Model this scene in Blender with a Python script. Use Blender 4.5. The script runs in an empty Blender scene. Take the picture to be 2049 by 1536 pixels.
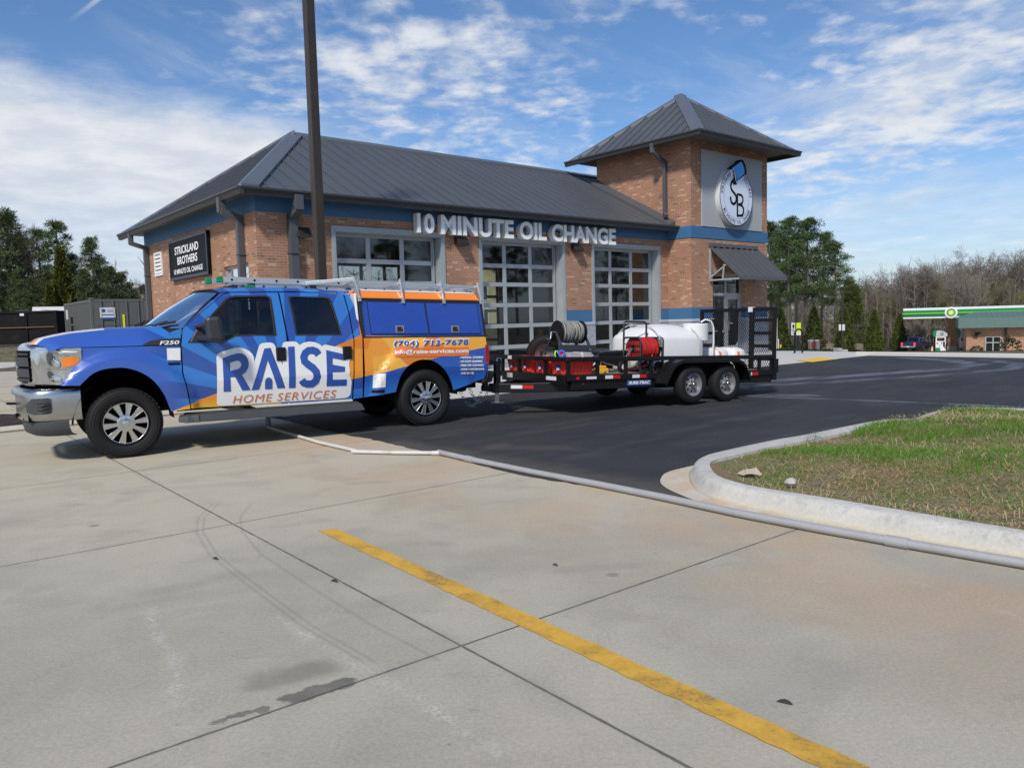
import bpy, bmesh, math, random
from math import sin, cos, pi, radians as rad
from mathutils import Vector, Matrix
from mathutils.geometry import tessellate_polygon
rng = random.Random(11)
C = bpy.context.scene.collection
scene = bpy.context.scene

# ------------------------------------------------------------------ camera
CAMH = 1.5
FPX, PCX, PCY = 1545.0, 1024.5, 768.0
PITCH, ROLL, YAWB = rad(4.60337), rad(-1.567396), rad(39.939496)
_cp, _sp, _cr, _sr = cos(PITCH), sin(PITCH), cos(ROLL), sin(ROLL)
_R0 = Matrix(((1, 0, 0), (0, -_sp, -_cp), (0, _cp, -_sp)))
_R = Matrix(((_cr, -_sr, 0), (_sr, _cr, 0), (0, 0, 1))) @ _R0      # rows: right, down, forward
camd = bpy.data.cameras.new('camera'); cam = bpy.data.objects.new('camera', camd); C.objects.link(cam)
camd.sensor_fit = 'HORIZONTAL'; camd.sensor_width = 36.0; camd.lens = FPX / 2049.0 * 36.0
camd.clip_start = 0.05; camd.clip_end = 3000
r_, d_, f_ = _R[0], _R[1], _R[2]
cam.matrix_world = Matrix(((r_.x, -d_.x, -f_.x, 0), (r_.y, -d_.y, -f_.y, 0), (r_.z, -d_.z, -f_.z, CAMH), (0, 0, 0, 1)))
scene.camera = cam
EYE = Vector((0, 0, CAMH))

def ray(x, y):
    return _R.transposed() @ Vector(((x - PCX) / FPX, (y - PCY) / FPX, 1.0))
def gp(x, y, z=0.0):                    # the ground point at height z seen at a photo pixel
    r = ray(x, y); return EYE + r * ((z - CAMH) / r.z)
def at(x, y, Y):                        # the point Y metres ahead seen at a photo pixel
    r = ray(x, y); return EYE + r * (Y / r.y)

# ------------------------------------------------------------------ node helper
class G:
    def __init__(s, nt): s.nt = nt
    def n(s, typ, ins=None, **kw):
        nd = s.nt.nodes.new(typ)
        for k, v in kw.items(): setattr(nd, k, v)
        for k, v in (ins or {}).items(): s.put(nd.inputs[k], v)
        return nd
    def put(s, sock, v):
        if isinstance(v, bpy.types.NodeSocket): s.nt.links.new(v, sock)
        elif hasattr(v, '__len__') and len(v) == 3 and sock.type == 'RGBA': sock.default_value = (*v, 1)
        else: sock.default_value = v
    def m(s, op, a, b=None, c=None, clamp=False):
        nd = s.nt.nodes.new('ShaderNodeMath'); nd.operation = op; nd.use_clamp = clamp
        for i, v in enumerate((a, b, c)):
            if v is not None: s.put(nd.inputs[i], v)
        return nd.outputs[0]
    def add(s, a, b): return s.m('ADD', a, b)
    def sub(s, a, b): return s.m('SUBTRACT', a, b)
    def mul(s, a, b): return s.m('MULTIPLY', a, b)
    def sm(s, v, lo, hi, t0=0.0, t1=1.0, interp='SMOOTHSTEP'):
        nd = s.n('ShaderNodeMapRange', interpolation_type=interp)
        for k, x in zip(('Value', 'From Min', 'From Max', 'To Min', 'To Max'), (v, lo, hi, t0, t1)): s.put(nd.inputs[k], x)
        return nd.outputs[0]
    def mix(s, f, a, b, blend='MIX'):
        nd = s.n('ShaderNodeMix', data_type='RGBA', blend_type=blend)
        s.put(nd.inputs[0], f); s.put(nd.inputs[6], a); s.put(nd.inputs[7], b)
        return nd.outputs[2]
    def noise(s, vec, scale, detail=4, rough=.55, dist=0.0, out=0):
        nd = s.n('ShaderNodeTexNoise', {'Scale': scale, 'Detail': detail, 'Roughness': rough, 'Distortion': dist})
        if vec is not None: s.put(nd.inputs['Vector'], vec)
        return nd.outputs[out]
    def xyz(s, vec):
        nd = s.n('ShaderNodeSeparateXYZ'); s.put(nd.inputs[0], vec); return nd.outputs
    def comb(s, x, y, z):
        nd = s.n('ShaderNodeCombineXYZ')
        for i, v in enumerate((x, y, z)): s.put(nd.inputs[i], v)
        return nd.outputs[0]
    def seg(s, x, y, a, b):                                       # distance to a segment in the plane
        ax, ay = a; bx, by = b; dx, dy = bx - ax, by - ay; L2 = dx * dx + dy * dy or 1e-9
        px = s.sub(x, ax); py = s.sub(y, ay)
        t = s.m('DIVIDE', s.add(s.mul(px, dx), s.mul(py, dy)), L2, clamp=True)
        ex = s.sub(px, s.mul(t, dx)); ey = s.sub(py, s.mul(t, dy))
        return s.m('SQRT', s.add(s.mul(ex, ex), s.mul(ey, ey)))
    def path(s, x, y, pts):
        d = None
        for a, b in zip(pts[:-1], pts[1:]):
            k = s.seg(x, y, a, b); d = k if d is None else s.m('MINIMUM', d, k)
        return d
    def side(s, x, y, a, b):                                      # signed distance to a line (left of a->b is positive)
        dx, dy = b[0] - a[0], b[1] - a[1]; L = math.hypot(dx, dy)
        return s.sub(s.mul(s.sub(y, a[1]), dx / L), s.mul(s.sub(x, a[0]), dy / L))

# ------------------------------------------------------------------ sky and sun
SUN_EL = rad(44)
_u = Vector((cos(YAWB), sin(YAWB), 0)); _v = Vector((-sin(YAWB), cos(YAWB), 0))
_a = rad(57)                                                       # from the shop front's normal towards the end wall's
_to = (-_v * cos(_a) - _u * sin(_a)).normalized()
sun_dir = Vector((_to.x * cos(SUN_EL), _to.y * cos(SUN_EL), sin(SUN_EL)))
sl = bpy.data.lights.new('sun', 'SUN'); sl.energy = 3.7; sl.angle = rad(6.0); sl.color = (1.0, .945, .86)
sun = bpy.data.objects.new('sun', sl); C.objects.link(sun)
sun.rotation_euler = (-sun_dir).to_track_quat('-Z', 'Y').to_euler()

W = bpy.data.worlds.new('World'); scene.world = W; W.use_nodes = True
def build_world():
    nt = W.node_tree; nt.nodes.clear(); g = G(nt)
    sky = g.n('ShaderNodeTexSky', sky_type='NISHITA', sun_disc=False)
    sky.sun_elevation = SUN_EL; sky.sun_rotation = math.atan2(sun_dir.x, sun_dir.y)
    sky.altitude = 200; sky.air_density = 1.0; sky.dust_density = .7; sky.ozone_density = 2.0
    dirv = g.n('ShaderNodeTexCoord').outputs['Generated']
    x, y, z = g.xyz(dirv)
    az = g.mul(g.m('ARCTAN2', x, y), 180 / pi); el = g.mul(g.m('ARCSINE', z), 180 / pi)
    zz = g.add(g.m('MAXIMUM', z, 0.0), .13)
    u = g.m('DIVIDE', x, zz); v = g.m('DIVIDE', y, zz)
    pl = g.comb(u, v, 0.0)
    warp = g.noise(pl, 1.1, 3, .5, 0, 1)
    wv = g.n('ShaderNodeVectorMath', operation='MULTIPLY_ADD'); g.put(wv.inputs[0], warp); wv.inputs[1].default_value = (.16, .16, 0); g.put(wv.inputs[2], pl)
    big = g.noise(wv.outputs[0], 1.15, 3, .5)
    fine = g.noise(wv.outputs[0], 13.0, 4, .5)
    mid = g.noise(wv.outputs[0], 4.5, 4, .55)
    def bell(v, c, w): q = g.m('DIVIDE', g.sub(v, c), w); return g.m('EXPONENT', g.mul(g.mul(q, q), -1.0))
    # dappled altocumulus in a few drifting fields
    dens = g.add(g.mul(big, .34), g.add(g.mul(fine, .42), g.mul(mid, .52)))
    bias = -.13
    for ca, wa, ce, we, amt in ((-30, 6, 21, 4, -.10), (-6, 11, 17.5, 6.5, .23), (12, 12, 9.5, 3.6, .20), (15, 9, 23, 3.0, .17), (29, 8, 14.0, 5.0, .26), (-16, 6, 21, 3.5, .06)):
        bias = g.add(bias, g.mul(g.mul(bell(az, ca, wa), bell(el, ce, we)), amt))
    dens = g.add(dens, bias)
    alto = g.mul(g.sm(dens, .56, .86), .92)
    # bright white bank on the left, its upper edge falling to the right
    st = g.noise(g.comb(g.mul(az, .07), g.mul(el, .22), 0.0), 1.4, 6, .6)
    up = g.sub(g.add(g.add(14.6, g.mul(g.add(az, 18.0), -.10)), g.mul(g.sub(st, .5), 7.0)), el)
    bank = g.mul(g.mul(g.sm(up, -1.6, 2.6), g.sm(up, 13, 4, .38, 1.0)), g.sm(az, -5, -17))
    # milky veil towards the horizon and a soft wisp bank on the right
    veil = g.mul(g.sm(el, 12, 2), g.add(.30, g.mul(st, .42)))
    wl = g.noise(g.comb(g.mul(az, .05), g.mul(g.add(el, g.mul(az, -.22)), .20), 3.0), 1.6, 6, .58)
    wisp = g.mul(g.sm(wl, .40, .72), g.mul(g.sm(az, 8, 26), g.mul(g.mul(g.sm(el, 3, 8), g.sm(el, 21, 14)), .8)))
    thin = g.mul(g.mul(g.sm(g.noise(g.comb(g.mul(az, .05), g.mul(g.add(el, g.mul(az, .35)), .16), 7.0), 1.5, 6, .6), .48, .8), .38), g.sm(az, -29, -22)); wisp = g.m('MAXIMUM', wisp, thin)
    # one contrail
    d1 = ray(60, 105).normalized(); d2 = ray(195, 0).normalized(); nn = d1.cross(d2).normalized()
    dt = g.m('ABSOLUTE', g.add(g.add(g.mul(x, nn.x), g.mul(y, nn.y)), g.mul(z, nn.z)))
    con = g.mul(g.sm(dt, .0036, .0004), g.mul(g.sm(el, 18.5, 22), g.sm(az, -22, -25)))
    con = g.mul(con, .85)
    cl = g.m('MAXIMUM', g.m('MAXIMUM', alto, bank), g.m('MAXIMUM', wisp, con))
    cl = g.sub(1.0, g.mul(g.sub(1.0, cl), g.sub(1.0, veil)))
    cl = g.m('MINIMUM', cl, .97)
    up_ = g.sm(el, -1, 0.5)
    cl = g.mul(cl, up_)
    shade = g.mix(g.sm(mid, .35, .7), (6.9, 7.4, 8.2), (8.6, 8.85, 9.2))
    tint = g.mix(1.0, sky.outputs[0], (.86, 1.10, 1.36), 'MULTIPLY')
    col = g.mix(cl, tint, shade)
    bg = g.n('ShaderNodeBackground', {'Color': col, 'Strength': .095})
    out = g.n('ShaderNodeOutputWorld'); nt.links.new(bg.outputs[0], out.inputs[0])
build_world()
vs = scene.view_settings
vs.view_transform = 'Standard'; vs.look = 'None'; vs.exposure = 0.0; vs.gamma = 1.0; vs.use_curve_mapping = False

# ------------------------------------------------------------------ mesh helpers
class MB:
    def __init__(s): s.v = []; s.f = []; s.mi = []; s.cur = 0
    def pts(s, ps):
        i = len(s.v); s.v += [tuple(p) for p in ps]; return i
    def face(s, ps):
        i = s.pts(ps); s.f.append(tuple(range(i, i + len(ps)))); s.mi.append(s.cur)
    def faces(s, ps, fs):
        i = s.pts(ps)
        for f in fs: s.f.append(tuple(i + k for k in f)); s.mi.append(s.cur)
    def box(s, x0, x1, y0, y1, z0, z1):
        s.faces([(x0, y0, z0), (x1, y0, z0), (x1, y1, z0), (x0, y1, z0), (x0, y0, z1), (x1, y0, z1), (x1, y1, z1), (x0, y1, z1)],
                [(0, 3, 2, 1), (4, 5, 6, 7), (0, 1, 5, 4), (1, 2, 6, 5), (2, 3, 7, 6), (3, 0, 4, 7)])
    def hexa(s, p):                                                # eight corners, bottom ring then top ring
        s.faces(p, [(0, 3, 2, 1), (4, 5, 6, 7), (0, 1, 5, 4), (1, 2, 6, 5), (2, 3, 7, 6), (3, 0, 4, 7)])
    def bar(s, a, b, w, h, up=(0, 0, 1)):                          # square bar from a to b
        a = Vector(a); b = Vector(b); d = (b - a).normalized(); upv = Vector(up)
        if abs(d.dot(upv)) > .95: upv = Vector((1, 0, 0)) if abs(d.x) < .9 else Vector((0, 1, 0))
        sx = d.cross(upv).normalized() * (w / 2); sz = sx.cross(d).normalized() * (h / 2)
        s.hexa([a - sx - sz, a + sx - sz, b + sx - sz, b - sx - sz, a - sx + sz, a + sx + sz, b + sx + sz, b - sx + sz])
    def tube(s, path, r, n=8, r1=None, cap=True):
        path = [Vector(p) for p in path]; k = len(path); rings = []
        ref = None
        for i, p in enumerate(path):
            d = (path[min(i + 1, k - 1)] - path[max(i - 1, 0)]).normalized()
            if ref is None:
                ref = Vector((0, 0, 1)) if abs(d.z) < .9 else Vector((1, 0, 0))
            x = d.cross(ref)
            if x.length < 1e-4: x = d.cross(Vector((.3, .7, .2)))
            x.normalize(); y = x.cross(d).normalized(); ref = y
            rr = r if r1 is None else r + (r1 - r) * i / (k - 1)
            rings.append(s.pts([p + (x * cos(2 * pi * j / n) + y * sin(2 * pi * j / n)) * rr for j in range(n)]))
        for a, b in zip(rings[:-1], rings[1:]):
            for j in range(n):
                s.f.append((a + j, a + (j + 1) % n, b + (j + 1) % n, b + j)); s.mi.append(s.cur)
        if cap:
            s.f.append(tuple(rings[0] + j for j in reversed(range(n)))); s.mi.append(s.cur)
            s.f.append(tuple(rings[-1] + j for j in range(n))); s.mi.append(s.cur)
    def cyl(s, a, b, r, n=16, r1=None): s.tube([a, b], r, n, r1)
    def lathe(s, prof, c, axis, n=32, ref=None, closed=False):      # prof: (along axis, radius)
        c = Vector(c); ax = Vector(axis).normalized()
        x = ax.cross(Vector(ref or ((0, 0, 1) if abs(ax.z) < .9 else (1, 0, 0)))).normalized(); y = x.cross(ax)
        rings = []
        for t, r in prof:
            rings.append(s.pts([c + ax * t + (x * cos(2 * pi * j / n) + y * sin(2 * pi * j / n)) * max(r, 1e-4) for j in range(n)]))
        if closed: rings.append(rings[0])
        for a, b in zip(rings[:-1], rings[1:]):
            for j in range(n):
                s.f.append((a + j, a + (j + 1) % n, b + (j + 1) % n, b + j)); s.mi.append(s.cur)
    def poly(s, loops, fn):                                        # flat polygon with holes, mapped by fn(u, v)
        if not isinstance(loops[0][0], (tuple, list, Vector)): loops = [loops]
        flat = [p for l in loops for p in l]
        tris = tessellate_polygon([[Vector((p[0], p[1], 0)) for p in l] for l in loops])
        i = s.pts([fn(*p) for p in flat])
        for t in tris: s.f.append(tuple(i + k for k in t)); s.mi.append(s.cur)
    def prism(s, loop, fn, d0, d1):                                # extruded polygon, fn(u, v, d)
        s.poly(loop, lambda a, b: fn(a, b, d0)); s.poly(loop, lambda a, b: fn(a, b, d1))
        k = len(loop)
        for i in range(k):
            a, b = loop[i], loop[(i + 1) % k]
            s.face([fn(*a, d0), fn(*b, d0), fn(*b, d1), fn(*a, d1)])
    def grid(s, nu, nv, fn):
        i = s.pts([fn(a / nu, b / nv) for a in range(nu + 1) for b in range(nv + 1)])
        for a in range(nu):
            for b in range(nv):
                k = i + a * (nv + 1) + b
                s.f.append((k, k + 1, k + nv + 2, k + nv + 1)); s.mi.append(s.cur)
    def text(s, body, fn, w=None, h=None, extrude=0.0, bold=0.0, shear=0.0, spacing=1.0):
        cu = bpy.data.curves.new('txt', 'FONT'); cu.body = body; cu.extrude = max(extrude, 1e-5) if extrude else 0; cu.offset = bold; cu.shear = shear; cu.space_character = spacing; cu.resolution_u = 4
        o = bpy.data.objects.new('txt', cu); me = bpy.data.meshes.new_from_object(o)
        vs_ = [v.co.copy() for v in me.vertices]
        x0 = min(v.x for v in vs_); x1 = max(v.x for v in vs_); y0 = min(v.y for v in vs_); y1 = max(v.y for v in vs_)
        sx = w / (x1 - x0) if w else None; sy = h / (y1 - y0) if h else None
        sx = sx or sy; sy = sy or sx
        i = s.pts([fn((v.x - x0) * sx, (v.y - y0) * sy, v.z) for v in vs_])
        for p in me.polygons: s.f.append(tuple(i + k for k in p.vertices)); s.mi.append(s.cur)
        bpy.data.objects.remove(o); bpy.data.curves.remove(cu); bpy.data.meshes.remove(me)
        return (x1 - x0) * sx, (y1 - y0) * sy
    def mesh(s, name, mats, smooth=None, uv=False, weld=False, step=None, post=None, fixn=False):
        me = bpy.data.meshes.new(name); me.from_pydata(s.v, [], s.f)
        for m in (mats if isinstance(mats, (list, tuple)) else [mats]): me.materials.append(m)
        me.polygons.foreach_set('material_index', s.mi)
        if weld or step or post or fixn:
            bm = bmesh.new(); bm.from_mesh(me)
            if weld or step or fixn: bmesh.ops.remove_doubles(bm, verts=bm.verts, dist=1e-4)
            if step:                                               # cut into a fine net so that it can be bent
                for ax, lo, hi, st in step:
                    no = [0, 0, 0]; no[ax] = 1; t = lo
                    while t < hi:
                        co = [0, 0, 0]; co[ax] = t
                        bmesh.ops.bisect_plane(bm, geom=bm.verts[:] + bm.edges[:] + bm.faces[:], plane_co=co, plane_no=no, dist=1e-5); t += st
            if post:
                for v in bm.verts: v.co = post(v.co)
            if fixn: bmesh.ops.recalc_face_normals(bm, faces=bm.faces)
            bm.to_mesh(me); bm.free()
        if uv:
            ul = me.uv_layers.new(name='UVMap')
            for p in me.polygons:
                n = p.normal; a = (abs(n.x), abs(n.y), abs(n.z)); k = a.index(max(a))
                for li in p.loop_indices:
                    co = me.vertices[me.loops[li].vertex_index].co
                    ul.data[li].uv = (co.y, co.z) if k == 0 else ((co.x, co.z) if k == 1 else (co.x, co.y))
        if smooth is not None:
            me.polygons.foreach_set('use_smooth', [True] * len(me.polygons)); me.set_sharp_from_angle(angle=rad(smooth))
        me.update(); return me
    def build(s, name, mats, parent=None, loc=None, rotz=None, bevel=None, **kw):
        o = bpy.data.objects.new(name, s.mesh(name, mats, **kw)); C.objects.link(o)
        if parent: o.parent = parent
        if loc is not None: o.location = loc
        if rotz is not None: o.rotation_euler = (0, 0, rotz)
        if bevel:
            md = o.modifiers.new('bevel', 'BEVEL'); md.width = bevel; md.segments = 2; md.limit_method = 'ANGLE'; md.angle_limit = rad(40)
            md.harden_normals = False
        return o

def tag(o, label=None, cat=None, group=None, kind=None):
    if label: o['label'] = label
    if cat: o['category'] = cat
    if group: o['group'] = group
    if kind: o['kind'] = kind
    return o
def thing(name, label, cat, loc=(0, 0, 0), rotz=0.0, group=None):
    o = bpy.data.objects.new(name, None); C.objects.link(o); o.location = loc; o.rotation_euler = (0, 0, rotz); o.empty_display_size = .2
    return tag(o, label, cat, group)
def dup(root, loc=None, rotz=None, scale=None, label=None, group=None):
    r = root.copy(); C.objects.link(r)
    if loc is not None: r.location = loc
    if rotz is not None: r.rotation_euler = (0, 0, rotz)
    if scale is not None: r.scale = scale if hasattr(scale, '__len__') else (scale,) * 3
    if label: r['label'] = label
    if group: r['group'] = group
    def rec(a, b):
        for ch in a.children:
            c = ch.copy(); C.objects.link(c); c.parent = b; rec(ch, c)
    rec(root, r); return r

# ------------------------------------------------------------------ materials
def new_mat(name):
    m = bpy.data.materials.new(name); m.use_nodes = True; nt = m.node_tree; nt.nodes.clear()
    g = G(nt); b = g.n('ShaderNodeBsdfPrincipled'); o = g.n('ShaderNodeOutputMaterial'); nt.links.new(b.outputs[0], o.inputs[0])
    return m, g, b, o
def bump(g, b, h, strength=.3, dist=.01):
    bn = g.n('ShaderNodeBump', {'Strength': strength, 'Distance': dist, 'Height': h}); g.put(b.inputs['Normal'], bn.outputs[0])
def P(name, col, rough=.5, metal=0.0, var=.12, vs=3.0, bmp=0.0, bs=60.0, coat=0.0, spec=.5, rvar=.1, dirt=0.0, rand=0.0):
    m, g, b, o = new_mat(name)
    oc = g.n('ShaderNodeTexCoord').outputs['Object']
    n1 = g.noise(oc, vs, 5, .6); n2 = g.noise(oc, vs * 9, 3, .6)
    f = g.add(g.mul(g.sub(n1, .5), var * 2.2), g.mul(g.sub(n2, .5), var))
    f = g.add(f, 1.0)
    if rand: f = g.mul(f, g.sm(g.n('ShaderNodeObjectInfo').outputs['Random'], 0, 1, 1 - rand, 1 + rand, 'LINEAR'))
    c = g.mix(1.0, col, g.comb(f, f, f), 'MULTIPLY')
    if dirt: c = g.mix(g.mul(g.sm(n1, .5, .72), dirt), c, (.16, .13, .10))
    g.put(b.inputs['Base Color'], c)
    g.put(b.inputs['Roughness'], g.add(rough, g.mul(g.sub(n1, .5), rvar * 2)))
    b.inputs['Metallic'].default_value = metal; b.inputs['Coat Weight'].default_value = coat; b.inputs['Coat Roughness'].default_value = .06
    b.inputs['Specular IOR Level'].default_value = spec
    if bmp: bump(g, b, g.noise(oc, bs, 4, .6), bmp, .01)
    return m
def glass(name, tint=(.5, .53, .53), trans=.85, refl=.25, rough=.02):
    m, g, b, o = new_mat(name); g.nt.nodes.remove(b)
    t = g.n('ShaderNodeBsdfTransparent', {'Color': tint}); gl = g.n('ShaderNodeBsdfGlossy', {'Color': (.9, .95, 1.0), 'Roughness': rough})
    fr = g.n('ShaderNodeFresnel', {'IOR': 1.52}); f = g.m('ADD', fr.outputs[0], refl * .25, clamp=True)
    mx = g.n('ShaderNodeMixShader'); g.put(mx.inputs[0], f); g.nt.links.new(t.outputs[0], mx.inputs[1]); g.nt.links.new(gl.outputs[0], mx.inputs[2])
    g.nt.links.new(mx.outputs[0], o.inputs[0]); return m
def emit(name, col, s):
    m, g, b, o = new_mat(name); b.inputs['Base Color'].default_value = (*col, 1); b.inputs['Emission Color'].default_value = (*col, 1); b.inputs['Emission Strength'].default_value = s
    return m

def mat_brick(name, uvbased=True):
    m, g, b, o = new_mat(name)
    uv = g.n('ShaderNodeTexCoord').outputs['UV']
    bt = g.n('ShaderNodeTexBrick', {'Vector': uv, 'Color1': (.325, .148, .084), 'Color2': (.392, .198, .118), 'Mortar': (.39, .29, .215), 'Scale': 1.0, 'Mortar Size': .006, 'Mortar Smooth': .3, 'Bias': -.1, 'Brick Width': .176, 'Row Height': .0590})
    bt.offset = .5
    u, v, _ = g.xyz(uv)
    # one random value per brick
    row = g.m('FLOOR', g.m('DIVIDE', v, .0590)); odd = g.m('MODULO', g.m('ABSOLUTE', row), 2.0)
    bx = g.m('FLOOR', g.m('DIVIDE', g.add(u, g.mul(odd, .088)), .176))
    wn = g.n('ShaderNodeTexWhiteNoise', noise_dimensions='2D'); g.put(wn.inputs['Vector'], g.comb(bx, row, 0.0))
    rv = wn.outputs[0]
    c = bt.outputs[0]; nm = g.sub(1.0, bt.outputs[1])
    c = g.mix(g.mul(g.m('GREATER_THAN', rv, .93), nm), c, (.47, .305, .205))        # pale bricks
    c = g.mix(g.mul(g.m('LESS_THAN', rv, .02), nm), c, (.17, .12, .085))         # burnt bricks
    big = g.noise(uv, .7, 4, .6)
    c = g.mix(1.0, c, g.comb(*(g.sm(big, .25, .75, .82, 1.14),) * 3), 'MULTIPLY')
    g.put(b.inputs['Base Color'], c); b.inputs['Roughness'].default_value = .85
    bump(g, b, g.add(g.mul(bt.outputs[1], -1.0), g.mul(g.noise(uv, 60, 3), .3)), .5, .006); return m

def mat_block():
    m, g, b, o = new_mat('split_face_block')
    uv = g.n('ShaderNodeTexCoord').outputs['UV']
    bt = g.n('ShaderNodeTexBrick', {'Vector': uv, 'Color1': (.30, .315, .35), 'Color2': (.36, .375, .41), 'Mortar': (.33, .34, .36), 'Scale': 1.0, 'Mortar Size': .008, 'Brick Width': .40, 'Row Height': .2})
    n1 = g.noise(uv, 9, 6, .7)
    g.put(b.inputs['Base Color'], g.mix(1.0, bt.outputs[0], g.comb(*(g.sm(n1, .25, .75, .72, 1.25),) * 3), 'MULTIPLY')); b.inputs['Roughness'].default_value = .9
    bump(g, b, g.add(n1, g.mul(bt.outputs[1], -.6)), .8, .03); return m

def mat_painted_brick():
    m, g, b, o = new_mat('blue_painted_brick')
    uv = g.n('ShaderNodeTexCoord').outputs['UV']
    bt = g.n('ShaderNodeTexBrick', {'Vector': uv, 'Color1': (.045, .135, .27), 'Color2': (.05, .15, .29), 'Mortar': (.04, .12, .25), 'Scale': 1.0, 'Mortar Size': .006, 'Brick Width': .176, 'Row Height': .0590})
    g.put(b.inputs['Base Color'], bt.outputs[0]); b.inputs['Roughness'].default_value = .6
    bump(g, b, g.mul(bt.outputs[1], -1.0), .35, .006); return m

M = {}
M['brick'] = mat_brick('brick'); M['block'] = mat_block(); M['blue_brick'] = mat_painted_brick()
M['roof'] = P('roof_metal', (.104, .110, .119), .40, .25, .14, .6, rvar=.12)
M['cap'] = P('hip_cap_metal', (.15, .165, .185), .38, .35, .08, .8)
M['gutter'] = P('gutter_metal', (.05, .05, .052), .4, .2, .1, 1.5)
M['downspout'] = P('downspout_metal', (.085, .09, .10), .42, .15, .08, 1.5)
M['soffit'] = P('soffit_panel', (.13, .12, .11), .6, 0, .08, 1)
M['galv'] = P('galvanised_steel', (.36, .40, .42), .5, .25, .14, 2.5)
M['door_alu'] = P('door_aluminium', (.40, .42, .43), .42, .35, .06, 2)
M['panel_grey'] = P('grey_stucco', (.36, .38, .40), .8, 0, .06, 1.2, .2, 120)
M['sill'] = P('precast_sill', (.42, .44, .47), .8, 0, .1, 4)
M['inside'] = P('interior_wall', (.16, .165, .17), .8, 0, .15, .8)
M['inside_floor'] = P('interior_floor', (.10, .10, .10), .5, 0, .2, .8)
M['white_sign'] = P('white_sign_acrylic', (.88, .88, .88), .35, 0, .04, 2)
M['white_ret'] = P('sign_return', (.66, .66, .66), .5, 0, .06, 2)
M['black_sign'] = P('black_sign_face', (.005, .006, .008), .5, 0, .1, 2, spec=.12)
M['black'] = P('black_paint', (.008, .008, .0085), .38, 0, .25, 5, spec=.3)
M['blackm'] = P('black_matte', (.014, .014, .015), .7, 0, .25, 5)
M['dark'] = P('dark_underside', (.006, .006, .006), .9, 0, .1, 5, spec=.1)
M['bronze'] = P('bronze_pole', (.045, .034, .026), .45, .2, .15, 2, dirt=.1)
M['rubber'] = P('tyre_rubber', (.0105, .0105, .011), .72, 0, .3, 9, .4, 60, spec=.3)
M['chrome'] = P('chrome', (.62, .62, .63), .12, 1.0, .06, 3, rvar=.08)
M['satin'] = P('satin_alloy', (.64, .62, .59), .20, 1.0, .1, 6, dirt=.1)
M['bumper'] = P('bumper_chrome', (.48, .48, .485), .24, 1.0, .08, 3, rvar=.1)
M['alu'] = P('ladder_aluminium', (.60, .61, .62), .38, .7, .08, 5)
M['silver_rim'] = P('silver_steel_rim', (.28, .285, .29), .4, .5, .1, 8)
M['plastic'] = P('grey_plastic', (.045, .048, .052), .6, 0, .2, 5, .15, 150)
M['mirror_plastic'] = P('mirror_plastic', (.022, .022, .026), .5, 0, .1, 6, .1, 150)
M['white'] = P('white_paint', (.74, .75, .76), .35, 0, .05, 2, coat=.3)
M['orange'] = P('orange_vinyl', (.86, .23, .03), .3, 0, .05, 2, coat=.4)
M['cap_blue'] = P('royal_blue_paint', (.014, .062, .37), .28, 0, .05, 1.5, coat=.5)
M['ink_blue'] = P('ink_blue_vinyl', (.022, .075, .34), .3, 0, .05, 3, coat=.3)
M['ink_rust'] = P('rust_vinyl', (.60, .16, .045), .35, 0, .05, 3)
M['vinyl_white'] = P('white_vinyl', (.74, .745, .73), .3, 0, .03, 3, coat=.3)
M['lamp_amber'] = P('amber_lens', (.85, .22, .02), .15, 0, .06, 8, coat=.6)
M['lamp_red'] = P('red_lens', (.30, .006, .012), .12, 0, .1, 8, coat=.8)
M['lamp_clear'] = P('headlamp_lens', (.46, .47, .45), .16, .75, .5, 5, .9, 9, coat=1.0)
M['seat'] = P('seat_cloth', (.03, .03, .032), .85, 0, .2, 6)
M['glass'] = glass('window_glass', (.62, .66, .65), refl=.2)
M['glass_dark'] = glass('tinted_glass', (.035, .035, .038), refl=.06)
M['glass_wind'] = glass('windscreen_glass', (.25, .29, .29), refl=.30)
M['glass_cab'] = glass('cab_glass', (.25, .27, .27), refl=.0)
M['tank'] = P('white_polyethylene', (.72, .72, .70), .45, 0, .07, 2.2, .1, 30, dirt=.12)
M['red_tote'] = P('red_plastic', (.85, .055, .035), .45, 0, .12, 5, dirt=.1)
M['red_hose'] = P('red_hose', (.42, .02, .018), .5, 0, .2, 8)
M['grey_hose'] = P('grey_hose', (.24, .235, .22), .6, 0, .2, 10)
M['teal_hose'] = P('teal_hose', (.07, .17, .21), .55, 0, .15, 9)
M['pale_hose'] = P('pale_hose', (.52, .47, .48), .5, 0, .1, 9)
M['yellow'] = P('yellow_paint', (.80, .42, .02), .5, 0, .12, 4)
M['yellow_pipe'] = P('yellow_bollard', (.62, .33, .03), .5, 0, .1, 4)
M['strap'] = P('orange_strap', (.85, .18, .06), .6, 0, .1, 9)
M['lime'] = P('lime_plastic', (.25, .75, .08), .45, 0, .06, 5)
M['toolblue'] = P('blue_plastic', (.07, .10, .55), .45, 0, .06, 5)
M['case_grey'] = P('grey_case', (.36, .39, .40), .5, 0, .08, 5)
M['pvc'] = P('grey_conduit', (.33, .33, .34), .5, 0, .15, 3, dirt=.35)
M['pvc_white'] = P('white_conduit', (.58, .56, .52), .5, 0, .12, 3, dirt=.4)
M['refl_white'] = P('reflector_white', (.66, .66, .66), .3, 0, .06, 20)
M['refl_red'] = P('reflector_red', (.50, .008, .012), .3, 0, .06, 20)
M['container'] = P('container_paint', (.105, .112, .105), .6, 0, .12, .8, dirt=.1)
M['dumpster'] = P('dumpster_paint', (.009, .009, .0095), .75, 0, .3, 1.2, dirt=.06, spec=.15)
M['rust'] = P('rusty_edge', (.14, .07, .04), .9, 0, .3, 3)
M['green_sign'] = P('green_fascia', (.005, .22, .065), .35, 0, .04, 2)
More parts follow.
